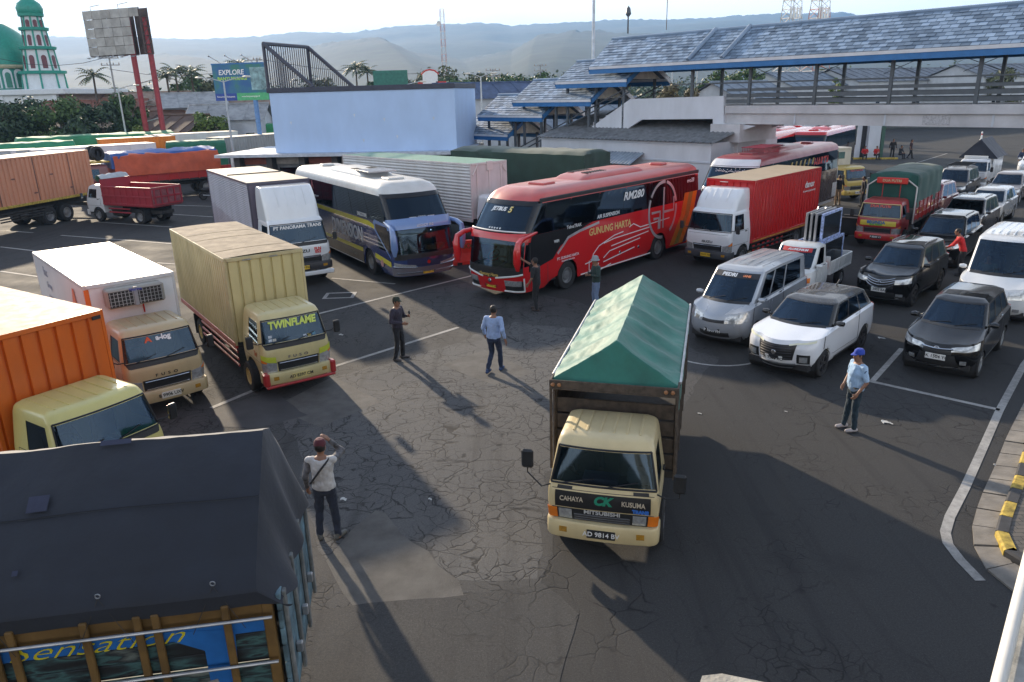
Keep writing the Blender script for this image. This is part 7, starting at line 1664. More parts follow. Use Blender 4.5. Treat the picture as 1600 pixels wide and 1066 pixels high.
# ------------------------------------------------------------------ people
def skin(c=(.26, .13, .08)): return plain(c, .55, var=.12, scale=12, name='skin')
HAIR = plain((.012, .010, .009), .6, var=.2, name='black_hair')
def fab(c, var=.22): return plain(c, .85, var=var, scale=9, bump=.35, bscale=16, sheen=.1, name='cloth')
FOLDS = bpy.data.textures.new('folds', 'CLOUDS'); FOLDS.noise_scale = .11; FOLDS.noise_depth = 2
class Blob(MB):
    def cap(s, a, b, ra, rb, n=10):
        """tapered limb segment with round ends"""
        a, b = Vector(a), Vector(b); d = (b-a); L = d.length; d = d.normalized() if L > 1e-6 else Vector((0, 0, 1)); pts, rs = [], []
        for k in (-.98, -.8, -.45, 0): pts.append(a+d*ra*k); rs.append(ra*sqrt(1-k*k))
        for k in (0, .45, .8, .98): pts.append(b+d*rb*k); rs.append(rb*sqrt(1-k*k))
        return s.tube(pts, rs, n)
    def loft(s, rows, n=18):
        """rows of (centre, rx, ry) ellipses, closed"""
        base = len(s.v)
        for c, rx, ry in rows: s.v += [(c[0]+rx*cos(2*pi*k/n), c[1]+ry*sin(2*pi*k/n), c[2]) for k in range(n)]
        for i in range(len(rows)-1):
            for k in range(n): a, b = base+i*n+k, base+i*n+(k+1) % n; s.f.append((a, b, b+n, a+n)); s.m.append(0)
        s.f.append(tuple(base+k for k in range(n))[::-1]); s.f.append(tuple(base+(len(rows)-1)*n+k for k in range(n))); s.m += [0, 0]; return s
    def skin(s, name, mat, parent, vox=.012, it=4):
        o = s.build(name, mat, parent, smooth=0)
        r = o.modifiers.new('r', 'REMESH'); r.mode = 'VOXEL'; r.voxel_size = vox; r.use_smooth_shade = True
        m = o.modifiers.new('s', 'SMOOTH'); m.iterations = it; m.factor = .5
        if name in ('shirt', 'trousers', 'sleeve'):
            d = o.modifiers.new('folds', 'DISPLACE'); d.texture = FOLDS; d.texture_coords = 'LOCAL'; d.strength = .035; d.mid_level = .5
        return o
def person(label, pos, deg, h=1.7, shirt=(.3, .3, .3), pants=(.02, .02, .03), shoes=(.03, .03, .03), sleeve=1.0, cap=None, hair=True, pose=None, vox=.010, belly=0.0, sk=(.26, .13, .08), sleevec=None, extra=None, group=None, z=0.0, hat=None, grip=.5, raglan=False):
    P_ = dict(lean=0.0, head=0.0, elL=(-.03, .27, 1.13), wrL=(.06, .29, .89), elR=(-.03, -.27, 1.13), wrR=(.06, -.29, .89), knL=(.03, .11, .50), anL=(-.01, .12, .09), knR=(.03, -.11, .50), anR=(-.01, -.12, .09), ftL=0.0, ftR=0.0, drop=0.0, hipx=0.0)
    P_.update(pose or {}); k = h/1.7
    t = thing('person', label, 'person', (pos[0], pos[1], z), radians(deg), group); t.scale = (k, k, k)
    dz = P_['drop']; ln = P_['lean']; hx = P_['hipx']
    def sp(x, y, z_): return Vector((hx+x+ln*(z_-.92), y, z_-dz))           # spine points follow lean and drop
    hips = {1: sp(0, .09, .92), -1: sp(0, -.09, .92)}; sh = {1: sp(0, .185, 1.40), -1: sp(0, -.185, 1.40)}
    el = {1: Vector(P_['elL']), -1: Vector(P_['elR'])}; wr = {1: Vector(P_['wrL']), -1: Vector(P_['wrR'])}; kn = {1: Vector(P_['knL']), -1: Vector(P_['knR'])}; an = {1: Vector(P_['anL']), -1: Vector(P_['anR'])}
    rows = lambda g: [(sp(.0, 0, z_), rx+g+b_*belly, ry+g+b_*belly*.5) for z_, rx, ry, b_ in ((.86, .09, .145, 0), (.95, .108, .165, .6), (1.06, .10, .15, 1), (1.18, .105, .152, .8), (1.30, .115, .17, .3), (1.38, .105, .178, 0), (1.43, .085, .14, 0), (1.47, .058, .062, 0))]
    B = Blob(); B.loft(rows(0)); hc = sp(.025+P_['head'], 0, 1.60)
    B.cap(sp(0, 0, 1.42), sp(.01, 0, 1.54), .056, .052)
    B.loft([(hc+Vector((dx, 0, z_)), rx, ry) for z_, rx, ry, dx in ((-.125, .03, .03, .045), (-.105, .055, .045, .025), (-.06, .082, .064, .006), (0, .095, .073, 0), (.05, .096, .074, -.004), (.09, .078, .06, -.008), (.115, .045, .035, -.01))])
    B.cap(hc+Vector((.088, 0, .012)), hc+Vector((.108, 0, -.028)), .011, .015, 6); B.cap(hc+Vector((.085, -.03, .03)), hc+Vector((.085, .03, .03)), .014, .014, 6)
    for s_ in (1, -1):
        B.cap(hc+Vector((-.005, s_*.075, .02)), hc+Vector((-.01, s_*.078, -.025)), .014, .012, 6)
        B.cap(sh[s_], el[s_], .050, .041); B.cap(el[s_], wr[s_], .040, .027)
        d = (wr[s_]-el[s_]).normalized(); inn = Vector((0, -s_, 0)); inn = (inn-d*inn.dot(d)); inn = inn.normalized() if inn.length > .2 else Vector((1, 0, 0)); fw_ = d.cross(inn)*(-s_)
        if fw_.x < 0 and abs(d.z) > .6: fw_ = -fw_
        pc = wr[s_]+d*.07; B.cap(wr[s_]+d*.02+fw_*.012, pc+fw_*.018, .024, .024, 8); B.cap(wr[s_]+d*.02-fw_*.012, pc-fw_*.022, .022, .022, 8)
        for q, (off, ln_) in enumerate(((.033, .072), (.012, .082), (-.010, .076), (-.031, .060))):
            f0 = pc+d*.02+fw_*off; f1 = f0+(d*(1-grip*.4)+inn*grip*.5).normalized()*ln_*.5; f2 = f1+(d*(1-grip)+inn*grip).normalized()*ln_*.5; B.cap(f0, f1, .0098, .009, 6); B.cap(f1, f2, .009, .008, 6)
        th0 = wr[s_]+d*.035+fw_*.028; th1 = th0+(d*.6+fw_*.6+inn*.3).normalized()*.04; B.cap(th0, th1, .012, .010, 6); B.cap(th1, th1+(d*.9+fw_*.2+inn*.4).normalized()*.03, .010, .008, 6)
        B.cap(hips[s_], kn[s_], .080, .056); B.cap(kn[s_], an[s_], .054, .038)
        fa = P_['ftL'] if s_ > 0 else P_['ftR']; B.cap(an[s_]+Vector((-.03, 0, -.045)), an[s_]+Vector((.13*cos(fa), .13*sin(fa), -.055)), .035, .03, 8)
    body = B.skin('body', skin(sk), t, vox, 2)
    for s_ in (1, -1):
        MB().lathe([(0, .006), (.009, .004), (.011, 0)], axis='x', n=8).build('eye', MATTE, body, loc=hc+Vector((.089, s_*.03, .012)))
    MB().box(-.004, .004, -.022, .022, -.004, .004).build('mouth', plain((.12, .04, .035), .6), body, loc=hc+Vector((.088, 0, -.062)))
    # shirt
    S = Blob(); S.loft(rows(.018)[0:7]); 
    for s_ in (1, -1):
        e1 = sh[s_].lerp(el[s_], .12 if raglan else min(1, sleeve*2)); S.cap(sp(0, s_*.12, 1.39), sh[s_], .072, .068); S.cap(sh[s_], e1, .066, .058)
    sh_o = S.skin('shirt', fab(shirt), t, vox*1.15, 3)
    if sleeve > .5:
        for s_ in (1, -1): A = Blob(); e2 = el[s_].lerp(wr[s_], min(.94, sleeve*2-1)); A.cap(sh[s_].lerp(el[s_], .10 if raglan else .45), el[s_], .062, .054); A.cap(el[s_], e2, .054, .038); A.skin('sleeve', fab(sleevec or shirt, .22 if sleevec is None else .9), sh_o, vox*1.15, 3)
    T = Blob(); T.loft([(sp(0, 0, z_), rx, ry) for z_, rx, ry in ((.80, .095, .15), (.90, .118, .172), (.98, .122+belly*.5, .176))])
    for s_ in (1, -1): T.cap(hips[s_]+Vector((0, 0, -.02)), kn[s_], .096, .070); T.cap(kn[s_], an[s_]+(kn[s_]-an[s_]).normalized()*.0, .070, .056)
    T.skin('trousers', fab(pants), t, vox*1.15, 3)
    for s_ in (1, -1):
        fa = P_['ftL'] if s_ > 0 else P_['ftR']; F = Blob(); a = an[s_]; F.cap(a+Vector((-.045*cos(fa), -.045*sin(fa), -.045)), a+Vector((.15*cos(fa), .15*sin(fa), -.052)), .046, .038, 10); F.cap(a+Vector((-.02, 0, .0)), a+Vector((0, 0, -.04)), .046, .044, 8); F.skin('shoe', plain(shoes, .6, name='shoe'), t, vox, 2)
    if hair:
        H = Blob(); H.loft([(hc+Vector((-.018, 0, z_)), rx, ry) for z_, rx, ry in ((-.05, .07, .072), (.0, .092, .082), (.05, .10, .084), (.095, .086, .070), (.125, .05, .04))]); H.skin('hair', HAIR, t, vox, 2)
    if cap:
        C = MB(); C.lathe([(.106, .0), (.106, .03), (.096, .075), (.065, .11), (.0, .125)], n=18); o = C.build('cap', fab(cap), t, loc=hc+Vector((-.006, 0, .04))); o.scale = (1, .86, .95)
        v = MB(); v.grid(lambda a, b_: (.075+.10*b_*sin(pi*(.12+.76*a)), (a-.5)*.17*(1-.15*b_), .008-.025*b_), 10, 4); w = v.build('visor', fab(cap), o)
        w.modifiers.new('t', 'SOLIDIFY').thickness = .008
    if hat:
        C = MB(); C.lathe([(.15, -.035), (.145, -.03), (.108, .01), (.10, .07), (.07, .10), (.0, .105)], n=20); C.build('hat', fab(hat), t, loc=hc+Vector((-.006, 0, .045)))
    if extra: extra(t, hc, wr, sp)
    return t
def phone(side):
    def f(t, hc, wr, sp): w = wr[side]; MB().box(w.x+.04, w.x+.05, w.y-.04, w.y+.04, w.z+.0, w.z+.14, .006).build('phone', BLACK, t)
    return f
def sling(t, hc, wr, sp):
    pts = [sp(-.03, .14, 1.44), sp(-.135, .07, 1.36), sp(-.145, -.02, 1.25), sp(-.14, -.12, 1.12), sp(-.06, -.19, 1.02), sp(.06, -.19, 1.0), sp(.15, -.05, 1.12), sp(.14, .08, 1.3), sp(.05, .15, 1.43), sp(-.03, .14, 1.44)]
    # worn from the left shoulder down to the right hip
    MB().tube([(p.x, -p.y, p.z) for p in pts], .017, 6).build('shoulder_strap', MATTE, t)
def P2(px, py): g = G(px, py); return (g.x, g.y)
YG = 'people standing in the yard'
person('man in maroon cap, white shirt and sling strap shading his eyes, seen from behind', P2(516, 841), 88, 1.70, (.52, .52, .52), (.018, .025, .045), (.10, .10, .09), 1.0, cap=(.10, .02, .03), sleevec=(.12, .12, .13), raglan=True, group=YG,
       pose=dict(elR=(.24, -.27, 1.43), wrR=(.20, -.10, 1.63), anL=(-.02, .15, .09), knL=(.02, .13, .50), anR=(0, -.14, .09), ftL=.4, ftR=-.5), extra=sling)
def sidebag(t, hc, wr, sp): MB().box(.10, .16, -.06, .06, .84, .96, .02).build('pouch', MATTE, t)
person('man in dark shirt and black cap holding a phone beside the white bay line', P2(625, 562), -25, 1.70, (.035, .028, .045), (.014, .014, .017), (.10, .09, .09), 1.0, cap=(.02, .03, .02), group=YG,
       pose=dict(elL=(.02, .28, 1.14), wrL=(.24, .16, 1.20), elR=(.0, -.29, 1.13), wrR=(.24, -.13, 1.07), anL=(.0, .16, .09), anR=(-.05, -.13, .09), knL=(.02, .14, .5), ftL=.3), extra=phone(1))
person('bareheaded man in light blue shirt and jeans walking away', P2(773, 582), 68, 1.72, (.32, .43, .66), (.018, .03, .065), (.02, .05, .14), .9, group=YG,
       pose=dict(knL=(.10, .10, .51), anL=(-.16, .12, .11), knR=(.16, -.09, .52), anR=(.20, -.09, .09), elL=(.02, .28, 1.13), wrL=(.16, .30, .91), elR=(-.08, -.28, 1.13), wrR=(-.04, -.33, .89), lean=.06))
def insignia(t, hc, wr, sp):
    MB().lathe([(.0, .006), (.03, .005), (.035, 0)], axis='y', n=14).build('sleeve_badge', plain((.02, .04, .12), .6), t, loc=sp(.0, .262, 1.33)); MB().box(-.14, .14, -.185, .185, .955, .985, .01).build('belt', MATTE, t)
person('officer in pale blue uniform shirt and blue cap standing with arms down', P2(1329, 671), 188, 1.70, (.36, .52, .72), (.012, .03, .045), (.42, .38, .38), .42, cap=(.025, .06, .38), belly=.055, group=YG,
       pose=dict(elL=(-.04, .27, 1.12), wrL=(.12, .26, .90), elR=(.0, -.27, 1.12), wrR=(.16, -.17, .95), anL=(.02, .12, .09), anR=(.08, -.13, .09)), extra=insignia)
person('man in black clothes reaching up to wipe the red coach windshield', P2(839, 485), 150, 1.70, (.014, .014, .016), (.014, .014, .016), (.05, .035, .03), .42, group=YG,
       pose=dict(elR=(.30, -.16, 1.46), wrR=(.56, -.10, 1.60), elL=(.02, .27, 1.12), wrL=(.16, .26, .92), anL=(-.06, .12, .09), anR=(.10, -.13, .09), knR=(.08, -.11, .5), lean=.05))
person('man in grey bucket hat and dark green shirt looking at his phone', P2(931, 484), 195, 1.72, (.022, .045, .04), (.16, .22, .34), (.06, .06, .06), .9, hat=(.26, .27, .28), group=YG,
       pose=dict(elL=(.04, .27, 1.15), wrL=(.27, .12, 1.18), elR=(.04, -.27, 1.15), wrR=(.27, -.08, 1.15), head=.02), extra=phone(1))
FG = 'people near the kiosk and queue'
person('man in black shirt and khaki trousers facing the yellow truck', P2(1308, 321), 100, 1.72, (.012, .012, .014), (.28, .19, .11), sleeve=.45, vox=.016, group=FG)
person('man in dark jacket standing left of the red tarpaulin truck', P2(1346, 323), 170, 1.70, (.014, .015, .022), (.012, .012, .014), sleeve=1.0, vox=.016, group=FG)
sitp = dict(drop=.50, knL=(.36, .14, .46), anL=(.40, .14, .09), knR=(.36, -.14, .46), anR=(.40, -.14, .09), elL=(.10, .27, .68), wrL=(.32, .16, .55), elR=(.10, -.27, .68), wrR=(.32, -.16, .55), lean=.12)
sitp2 = dict(sitp, wrL=(.36, .05, .60), wrR=(.36, -.20, .52), lean=.2)
person('person in red jacket sitting on the kiosk kerb, left of a pair', P2(1350, 249), -110, 1.68, (.50, .02, .02), (.02, .02, .025), vox=.02, pose=sitp, group=FG)
person('person in red jacket sitting on the kiosk kerb, right of a pair', P2(1367, 249), -80, 1.68, (.50, .02, .02), (.02, .02, .025), vox=.02, pose=sitp2, group=FG)
person('person in dark clothes standing beside the kiosk pillar', P2(1393, 247), -100, 1.72, (.02, .018, .018), (.014, .014, .016), vox=.02, group=FG)
person('person in black crouching on the kerb between two standing people', P2(1405, 248), -60, 1.68, (.014, .014, .016), (.02, .02, .03), vox=.02, pose=sitp, group=FG)
person('person in dark red-brown shirt walking away from the kiosk', P2(1421, 248), -40, 1.70, (.045, .02, .025), (.014, .014, .016), sleeve=.45, vox=.02, pose=dict(knL=(.12, .1, .5), anL=(.18, .11, .09), anR=(-.18, -.11, .12)), group=FG)
person('person in orange-red vest in the kiosk doorway', P2(1363, 243), -90, 1.68, (.55, .07, .02), (.03, .03, .05), vox=.02, group=FG)
person('person in red jacket leaning towards the black SUV beside the minibus', P2(1499, 431), 150, 1.68, (.52, .012, .015), (.015, .015, .018), vox=.014, pose=dict(lean=.35, elL=(.35, .2, 1.15), wrL=(.5, .1, 1.05), elR=(.35, -.25, 1.1), wrR=(.5, -.15, 1.0)), group=FG)
person('person in navy shirt beside the white wagon at the right edge', P2(1593, 268), -90, 1.70, (.03, .05, .11), (.02, .02, .03), vox=.02, group=FG)
# people sitting inside vehicles
def seated(label, veh, lx, ly, seat, shirt, cap=None, hold=True):
    p = veh.matrix_basis @ Vector((lx, ly, 0)); s2 = dict(sitp, drop=.92-seat-.10); d = s2['drop']
    for q in 'LR': sg = 1 if q == 'L' else -1; s2['kn'+q] = (.42, sg*.12, .92-d-.02); s2['an'+q] = (.62, sg*.12, max(.1, .92-d-.38)); s2['el'+q] = (.12, sg*.26, 1.14-d); s2['wr'+q] = (.38, sg*.14, 1.18-d)
    s2['lean'] = -.05
    return person(label, (p.x, p.y), math.degrees(veh.rotation_euler.z), 1.66, shirt, (.03, .03, .04), sleeve=.45, cap=cap, vox=.016, pose=s2, group='people sitting in vehicles')
VEH = {o['label']: o for o in SC.objects if o.get('label')}
def find(s): return next(o for l, o in VEH.items() if s in l)
seated('driver in blue cap at the window of the pale yellow cab', find('orange ribbed box truck'), -.98, -.42, .92, (.05, .06, .10), (.03, .10, .45)); seated('driver of the cream tent truck behind the dark glass', find('teal green ridged tent'), -.92, -.36, .85, (.10, .05, .06))
seated('minibus driver behind the wide clear windshield', find('high-roof minibus'), -1.55, -.42, .85, (.12, .14, .10)); seated('front passenger of the minibus in dark shirt', find('high-roof minibus'), -1.6, .40, .85, (.05, .06, .08))
seated('driver of the black people carrier with red shirt', find('compact people carrier'), -1.95, .38, .58, (.35, .03, .03)); seated('driver of the small white pickup at its open window', find('small white pickup'), -1.05, -.35, .72, (.2, .12, .08)); seated('driver of the silver van behind the sticker band', find('silver passenger van'), -1.5, -.40, .78, (.15, .15, .18)); seated('driver in the red coach behind the lower windshield', find('red coach with silver'), -1.35, -.6, .95, (.5, .5, .5))
seated('driver of the refrigerated truck in red shirt', find('white refrigerated box'), -.98, -.40, .92, (.40, .05, .04))

# ------------------------------------------------------------------ small things in the yard
g = G(728, 411); t = thing('road_barrier', 'red plastic road barrier between the two coaches', 'barrier', (g.x, g.y, 0), radians(20))
RPL = plain((.50, .035, .02), .45, var=.2, name='red_plastic')
MB().prism([(-.30, 0), (.30, 0), (.28, .12), (.14, .45), (.10, .95), (-.10, .95), (-.14, .45), (-.28, .12)], 'x', -.75, .75).build('barrier_body', RPL, t, smooth=0); MB().box(-.45, -.25, -.33, .33, -.002, .10).build('foot_slot', MATTE, t); MB().box(.25, .45, -.33, .33, -.002, .10).build('foot_slot', MATTE, t); text('XXX', .3, letters((.10, .10, .02)), t, (0, -.135, .72), (1, 0, 0), (0, .1, 1), .006)
g = G(333, 312); t = thing('motorcycle', 'dark motorcycle parked behind the purple-grey box truck', 'motorcycle', (g.x, g.y, 0), radians(15))
for x in (-.62, .62): tm, rm = wheel_mesh(.29, .10, .2, 'multi', DKALLOY); w = inst(tm, 'wheel', t, (x, 0, .29)); inst(rm, 'rim', w)
MB().tube([(-.62, 0, .35), (-.1, 0, .5), (.35, 0, .55), (.5, 0, .85)], .05, 8).build('frame', CHASSIS, t); MB().lathe([(0, -.5), (.12, -.35), (.14, .1), (.05, .4)], axis='x', n=10).build('seat', MATTE, t, loc=(-.25, 0, .74)); MB().lathe([(0, -.2), (.14, -.1), (.12, .15), (0, .22)], axis='x', n=10).build('fairing', paint((.03, .05, .12), .3), t, loc=(.42, 0, .72)); MB().tube([(.42, -.32, 1.0), (.5, 0, .95), (.42, .32, 1.0)], .018, 6).build('handlebar', BLACK, t); MB().tube([(.5, 0, .95), (.64, 0, .3)], .03, 6).build('fork', STEEL, t); MB().box(-.2, .15, -.12, .12, .25, .5, .04).build('engine', CHASSIS, t); MB().tube([(0, -.14, .3), (-.6, -.16, .36)], .04, 8).build('exhaust', STEEL, t)
g = G(1331, 372); t = thing('cart', 'black boxy handcart with pale top edge beside the red tarpaulin truck', 'cart', (g.x, g.y, 0), radians(-40))
for y in (-.35, .35): MB().box(-.5, .5, y-.02, y+.02, .2, .95, .01).build('side', MATTE, t)
for x in (-.5, .5): MB().box(x-.02, x+.02, -.33, .33, .2, .95, .01).build('end', MATTE, t)
MB().box(-.55, .55, -.4, -.32, .955, 1.0, .01).box(-.55, .55, .32, .4, .955, 1.0, .01).build('top_edge', plain((.35, .3, .25), .8), t); MB().box(-.48, .48, -.33, .33, .2, .24).build('floor', MATTE, t)
for x in (-.35, .35):
    for y in (-.3, .3): wheel(t, x, y, .12, .05, .07, 'multi', STEEL)
g = G(1533, 219); t = thing('bollard', 'small white bollard standing on the far asphalt', 'bollard', (g.x, g.y, 0)); MB().lathe([(.25, 0), (.25, .1), (.14, .15), (.12, 1.5), (.08, 1.6), (0, 1.62)], n=12).build('shaft', WHITEP, t); MB().lathe([(.13, 0), (.13, .25)], c=(0, 0, 1.0), n=12).build('band', REDL, t); t.scale = (.7, .7, .6)
# ------------------------------------------------------------------ vegetation
def leaf_mat(c):
    k = ('leaf', c)
    if k in _MC: return _MC[k]
    m, nt, b = _nt('foliage'); L = nt.links; tc = _node(nt, 'ShaderNodeTexCoord'); n = _node(nt, 'ShaderNodeTexNoise', Scale=.9, Detail=4.0); L.new(tc.outputs['Object'], n.inputs['Vector'])
    g = _node(nt, 'ShaderNodeNewGeometry'); a = _node(nt, 'ShaderNodeMath', operation='ADD'); L.new(n.outputs['Fac'], a.inputs[0]); L.new(g.outputs['Random Per Island'], a.inputs[1])
    r = _node(nt, 'ShaderNodeMapRange'); r.inputs['From Min'].default_value = .5; r.inputs['From Max'].default_value = 1.5; L.new(a.outputs[0], r.inputs['Value'])
    mx = _node(nt, 'ShaderNodeMix', data_type='RGBA'); mx.inputs['A'].default_value = _rgb([v*.6 for v in c]); mx.inputs['B'].default_value = _rgb([c[0]*1.7, c[1]*1.5, c[2]*1.2]); L.new(r.outputs['Result'], mx.inputs['Factor']); L.new(mx.outputs['Result'], b.inputs['Base Color'])
    b.inputs['Roughness'].default_value = .6; b.inputs['Transmission Weight'].default_value = 0.0; b.inputs['Subsurface Weight'].default_value = 0.0
    _MC[k] = m; return m
BARK = plain((.09, .07, .05), .9, var=.4, bump=.5, name='bark')
def tree(label, x, y, h, r, c=(.04, .085, .02), n=2600, seed=0, ls=.28, trunk=.22, low=.30, group='trees around the port', name='tree'):
    rnd = random.Random(seed+int(x*13)); t = thing(name, label, 'tree', (x, y, 0), rnd.uniform(0, 6), group)
    z0 = h*low; cz = (h+z0)/2; rz = (h-z0)/2
    tk = MB(); tk.tube([(0, 0, 0), (.1, .05, z0*.6), (.0, .1, z0+rz*.4)], [trunk, trunk*.8, trunk*.5], 8)
    cl = []
    for i in range(16):
        a = rnd.uniform(0, 2*pi); e = rnd.uniform(-.5, 1.0); q = rnd.uniform(.55, .95)
        p = Vector((cos(a)*cos(e)*r*q, sin(a)*cos(e)*r*q, cz+sin(e)*rz*q)); cl.append((p, rnd.uniform(.30, .48)*r))
        tk.tube([(0, .1, z0*.9), p*.5+Vector((0, 0, cz*.5*.9)), p], [trunk*.35, trunk*.2, .03], 5)
    tk.build('trunk', BARK, t)
    cr = MB()
    for i in range(n):
        p, cr_ = cl[i % len(cl)]; d = Vector((rnd.gauss(0, 1), rnd.gauss(0, 1), rnd.gauss(0, 1))).normalized()*cr_*rnd.uniform(.45, 1.08); d.z *= .8; q = p+d
        nrm = (d.normalized()+Vector((rnd.uniform(-.8, .8), rnd.uniform(-.8, .8), rnd.uniform(-.2, 1.0)))).normalized(); u = nrm.orthogonal().normalized(); u = Matrix.Rotation(rnd.uniform(0, 6), 3, nrm) @ u; w = nrm.cross(u); s = ls*rnd.uniform(.6, 1.3)
        cr.add([q-u*s, q-w*s*.45+nrm*s*.1, q+u*s, q+w*s*.45+nrm*s*.1], [(0, 1, 2, 3)])
    cr.build('crown', leaf_mat(c), t, smooth=0)
    return t
def tpx(label, px, top, Y, wpx, c=(.04, .085, .02), **k):
    p = AT(px, top, Y); tree(label, p.x, p.y, p.z, wpx/1175*Y/2, c, seed=int(px), **k)
DK = (.022, .052, .018); MD = (.045, .095, .022); LT = (.09, .15, .03); OL = (.07, .085, .035)
tpx('dark round tree at the left edge before the mosque', 12, 140, 84, 95, DK, n=3600, low=.12); tpx('large mid green round tree below the minaret', 78, 148, 82, 92, MD, n=3600, low=.12); tpx('dark dense tree right of the minaret base', 148, 156, 86, 70, DK, n=3000, low=.12); tpx('loose tree around the grey lamp beside the billboard poles', 195, 142, 90, 56, MD, n=2200, low=.2)
tpx('small light green bush tree at the foot of the red poles', 222, 190, 80, 36, LT, n=1200, low=.1, ls=.22); tpx('light green small tree left of the tourism billboard pole', 325, 172, 84, 52, LT, n=1600, low=.15, ls=.24); tpx('dark shaggy tree at the far left edge behind the round tree', -18, 150, 78, 80, DK, n=2600, low=.1); tpx('low dark tree between mosque trees and far trucks', 112, 172, 78, 60, DK, n=2200, low=.1)
tpx('dark green tree beside the green hoarding', 618, 107, 100, 46, MD, n=2200, low=.1, ls=.25); tpx('tree clump left of the guyed mast foot', 655, 104, 170, 60, OL, n=1400, low=.05, ls=.5); tpx('broad tree behind the red gate sign', 687, 98, 165, 78, OL, n=1800, low=.05, ls=.5); tpx('green tree right of the red gate sign', 722, 108, 160, 75, MD, n=1600, low=.05, ls=.5); tpx('tree behind the blue roof', 760, 109, 175, 75, OL, n=1600, low=.05, ls=.5); tpx('tree left of the stepped stair roofs', 795, 108, 165, 63, MD, n=1500, low=.05, ls=.5); tpx('small tree at the left end of the stair roofs', 832, 106, 150, 51, MD, n=1200, low=.05, ls=.45)
tpx('olive flowering tree seen beneath the footbridge roof', 1062, 110, 80, 60, (.12, .11, .06), n=2200, low=.15); tpx('green tree right of the olive tree beneath the footbridge roof', 1112, 98, 92, 60, MD, n=2200, low=.1); tpx('green tree behind the tiled pavilion under the bridge roof', 1160, 96, 105, 60, MD, n=2000, low=.1, ls=.32); tpx('dark tree left of the olive tree below the roof', 1030, 120, 110, 44, DK, n=1600, low=.1, ls=.32); tpx('conical small tree framed by the bridge posts', 1310, 114, 88, 20, LT, n=900, low=.1, ls=.2); tpx('trees at the far right behind the bridge rail', 1560, 96, 120, 70, OL, n=1800, low=.1, ls=.4); tpx('green tree behind the terminal roofs at centre right', 1215, 100, 120, 60, MD, n=1800, low=.1, ls=.35); tpx('tree behind the long grey terminal roof', 1440, 104, 135, 60, DK, n=1600, low=.1, ls=.4)
tpx('tall loose tree behind the red billboard poles', 285, 106, 132, 62, MD, n=1800, low=.1, ls=.4); tpx('dark tree behind the brown roofs near the billboard', 238, 122, 140, 48, DK, n=1500, low=.1, ls=.4); tpx('green tree behind the pale house by the tourism billboard', 318, 116, 136, 44, OL, n=1400, low=.1, ls=.4); tpx('tree beside the red-tiled house behind the cage', 500, 112, 150, 46, OL, n=1400, low=.1, ls=.45); tpx('round tree between the paired palms and the hoarding', 592, 112, 150, 40, MD, n=1400, low=.1, ls=.45)
def palm(label, px, top, Y, r=2.6):
    p = AT(px, top, Y); h = p.z; t = thing('palm_tree', label, 'palm tree', (p.x, p.y, 0), px, 'palm trees among the houses'); MB().tube([(0, 0, 0), (.2, 0, h*.5), (.1, .1, h-r*.5)], [.25, .18, .14], 8).build('trunk', BARK, t); rnd = random.Random(px); cr = MB()
    for i in range(26):
        a = 2*pi*i/26+rnd.uniform(-.15, .15); e = rnd.uniform(.1, 1.1); d = Vector((cos(a), sin(a), 0)); sd_ = Vector((-d.y, d.x, 0)); q = Vector((.1, .1, h-r*.5)); v = Vector((d.x*cos(e), d.y*cos(e), sin(e)))
        for k in range(9):
            q2 = q+v*r/9*1.2; w = .42*sin(pi*(k+.6)/9.6)
            for s_ in (1, -1): cr.add([q, q2, q2+sd_*s_*w-Vector((0, 0, w*.6))], [(0, 1, 2)])
            q = q2; v = (v+Vector((0, 0, -.17))).normalized()
    cr.build('crown', leaf_mat((.055, .085, .03)), t, smooth=0)
palm('palm tree right of the minaret', 143, 108, 120, 2.3); palm('palm tree left of the two billboard houses', 272, 100, 125, 2.5); palm('palm tree behind the grey gabled house', 298, 103, 128, 2.4); palm('tall palm left of a pair above the red roof', 556, 97, 150, 2.7); palm('short palm right of a pair above the red roof', 573, 104, 150, 2.2); palm('palm tree behind the tourism billboard lamps', 372, 92, 120, 2.0); palm('palm tree by the red poles on the right', 260, 110, 118, 2.2)
tl = MB(); rnd = random.Random(5)
for i in range(170):
    Y = rnd.uniform(190, 420); px = rnd.uniform(-150, 1700); p = AT(px, 140, Y); h = rnd.uniform(7, 13)*(1+.1*nz((px*.01, 0, 0), 1)); r = rnd.uniform(3, 6)
    for k in range(170):
        d = Vector((rnd.gauss(0, 1), rnd.gauss(0, 1), rnd.gauss(0, 1))).normalized()*rnd.uniform(.5, 1.05); q = Vector((p.x+d.x*r, p.y+d.y*r, h*.55+d.z*h*.45)); u = Vector((rnd.uniform(-1, 1), rnd.uniform(-1, 1), rnd.uniform(-.5, .5))).normalized(); w = u.cross(d).normalized() if u.cross(d).length > .01 else Vector((1, 0, 0)); s_ = rnd.uniform(.5, 1.1)
        tl.add([q-u*s_, q-w*s_*.5, q+u*s_, q+w*s_*.5], [(0, 1, 2, 3)])
tag(tl.build('treeline', leaf_mat((.045, .075, .025)), smooth=0), 'belt of far trees at the foot of the hills', 'trees', kind='stuff')
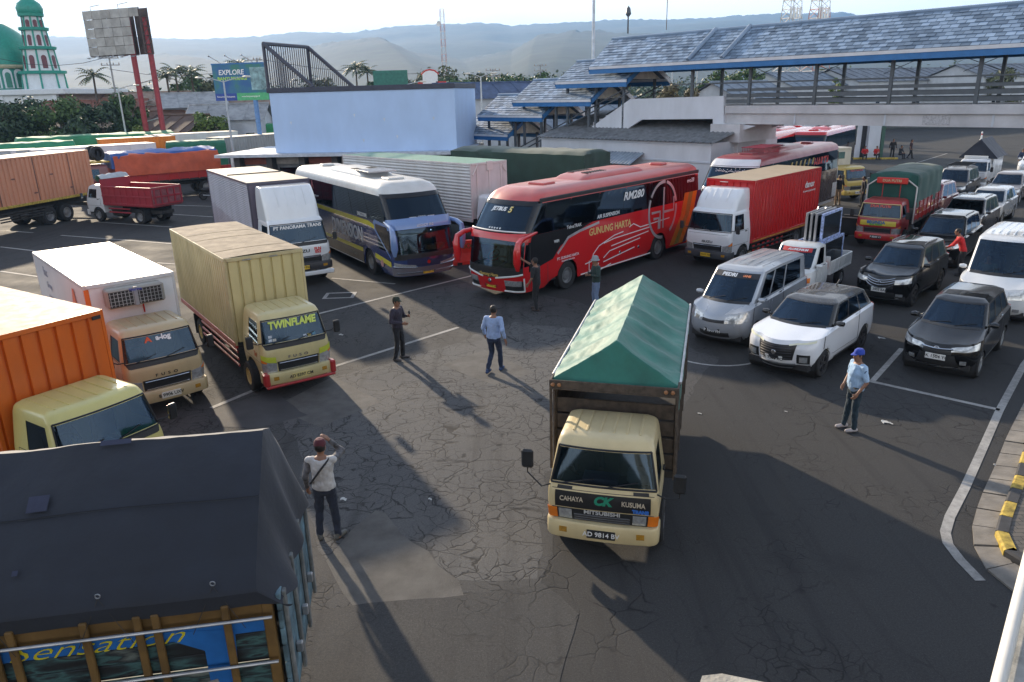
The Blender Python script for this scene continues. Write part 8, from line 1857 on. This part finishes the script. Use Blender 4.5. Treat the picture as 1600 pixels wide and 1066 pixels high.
# ------------------------------------------------------------------ hills
def hills(name, sky, Yr, Yf, Yb, seed, c, amp):
    """a range whose crest follows the given skyline pixels at distance Yr"""
    tab = []
    for px, py in sky: p = AT(px, py, Yr); tab.append((p.x, p.z))
    x0, x1 = tab[0][0], tab[-1][0]; nx, ny = 900, 46; mb = MB()
    def f(a, b_):
        x = lerp(x0, x1, a); Y = lerp(Yf, Yb, b_); k = (Y-Yf)/(Yr-Yf) if Y < Yr else 1-(Y-Yr)/(Yb-Yr)*.5
        zc = interp(tab, x*Yr/Y if Y > 0 else x); n1 = noise.fractal(Vector((x*.0016+seed, Y*.0016, 0)), 1.0, 2.0, 5)
        s_ = max(0, min(1, k)); s_ = s_**.85
        z = zc*s_*(1+.16*n1*(1-s_*.9))+amp*.75*noise.fractal(Vector((x*.022, Y*.022, seed)), .7, 2.2, 4)*s_**6-4*(1-s_)
        return (x*(Y/Yr)**.6, Y, z)
    mb.grid(f, nx, ny); o = mb.build(name, plain(c, .95, var=.55, scale=.02, bump=.25, bscale=.08, name='forested_hillside'), smooth=180); tag(o, kind='structure')
hills('hills', [(-500, 70), (-150, 64), (0, 59), (100, 57), (200, 58), (300, 60), (400, 56), (460, 49), (550, 51), (615, 41), (687, 38), (750, 35), (800, 40), (860, 36), (975, 30), (1100, 27), (1200, 21), (1267, 22), (1325, 20), (1350, 27), (1450, 34), (1600, 50), (1900, 70)], 3900, 1500, 5200, 3.0, (.018, .036, .022), 9)
hills('hills', [(-400, 118), (0, 108), (120, 100), (260, 84), (330, 96), (420, 86), (520, 66), (590, 58), (640, 80), (720, 92), (800, 78), (840, 55), (900, 48), (1000, 52), (1100, 60), (1300, 66), (1700, 80)], 2100, 900, 2900, 9.0, (.018, .034, .020), 8)
# ------------------------------------------------------------------ haze
hz = MB().box(-6200, 6200, -420, 7200, -2.5, 520).build('haze', None, smooth=0)
m = bpy.data.materials.new('haze_air'); m.use_nodes = True; nt = m.node_tree; nt.nodes.clear()
ho = nt.nodes.new('ShaderNodeOutputMaterial'); hv = nt.nodes.new('ShaderNodeVolumePrincipled'); hv.inputs['Color'].default_value = (.30, .56, 1.0, 1); hv.inputs['Density'].default_value = 1.9e-4; hv.inputs['Anisotropy'].default_value = .25
nt.links.new(hv.outputs[0], ho.inputs['Volume']); hz.data.materials.clear(); hz.data.materials.append(m); tag(hz, kind='stuff')
# ------------------------------------------------------------------ lettering curves become meshes
bpy.context.view_layer.update()
_dg = bpy.context.evaluated_depsgraph_get()
for o in [o for o in SC.objects if o.type == 'FONT']:
    me = bpy.data.meshes.new_from_object(o.evaluated_get(_dg)); nm, pa, ml = o.name, o.parent, o.matrix_local.copy()
    me.name = 'lettering'; cu = o.data; bpy.data.objects.remove(o); bpy.data.curves.remove(cu)
    n = bpy.data.objects.new(nm.split('.')[0], me); link(n, pa); n.matrix_local = ml
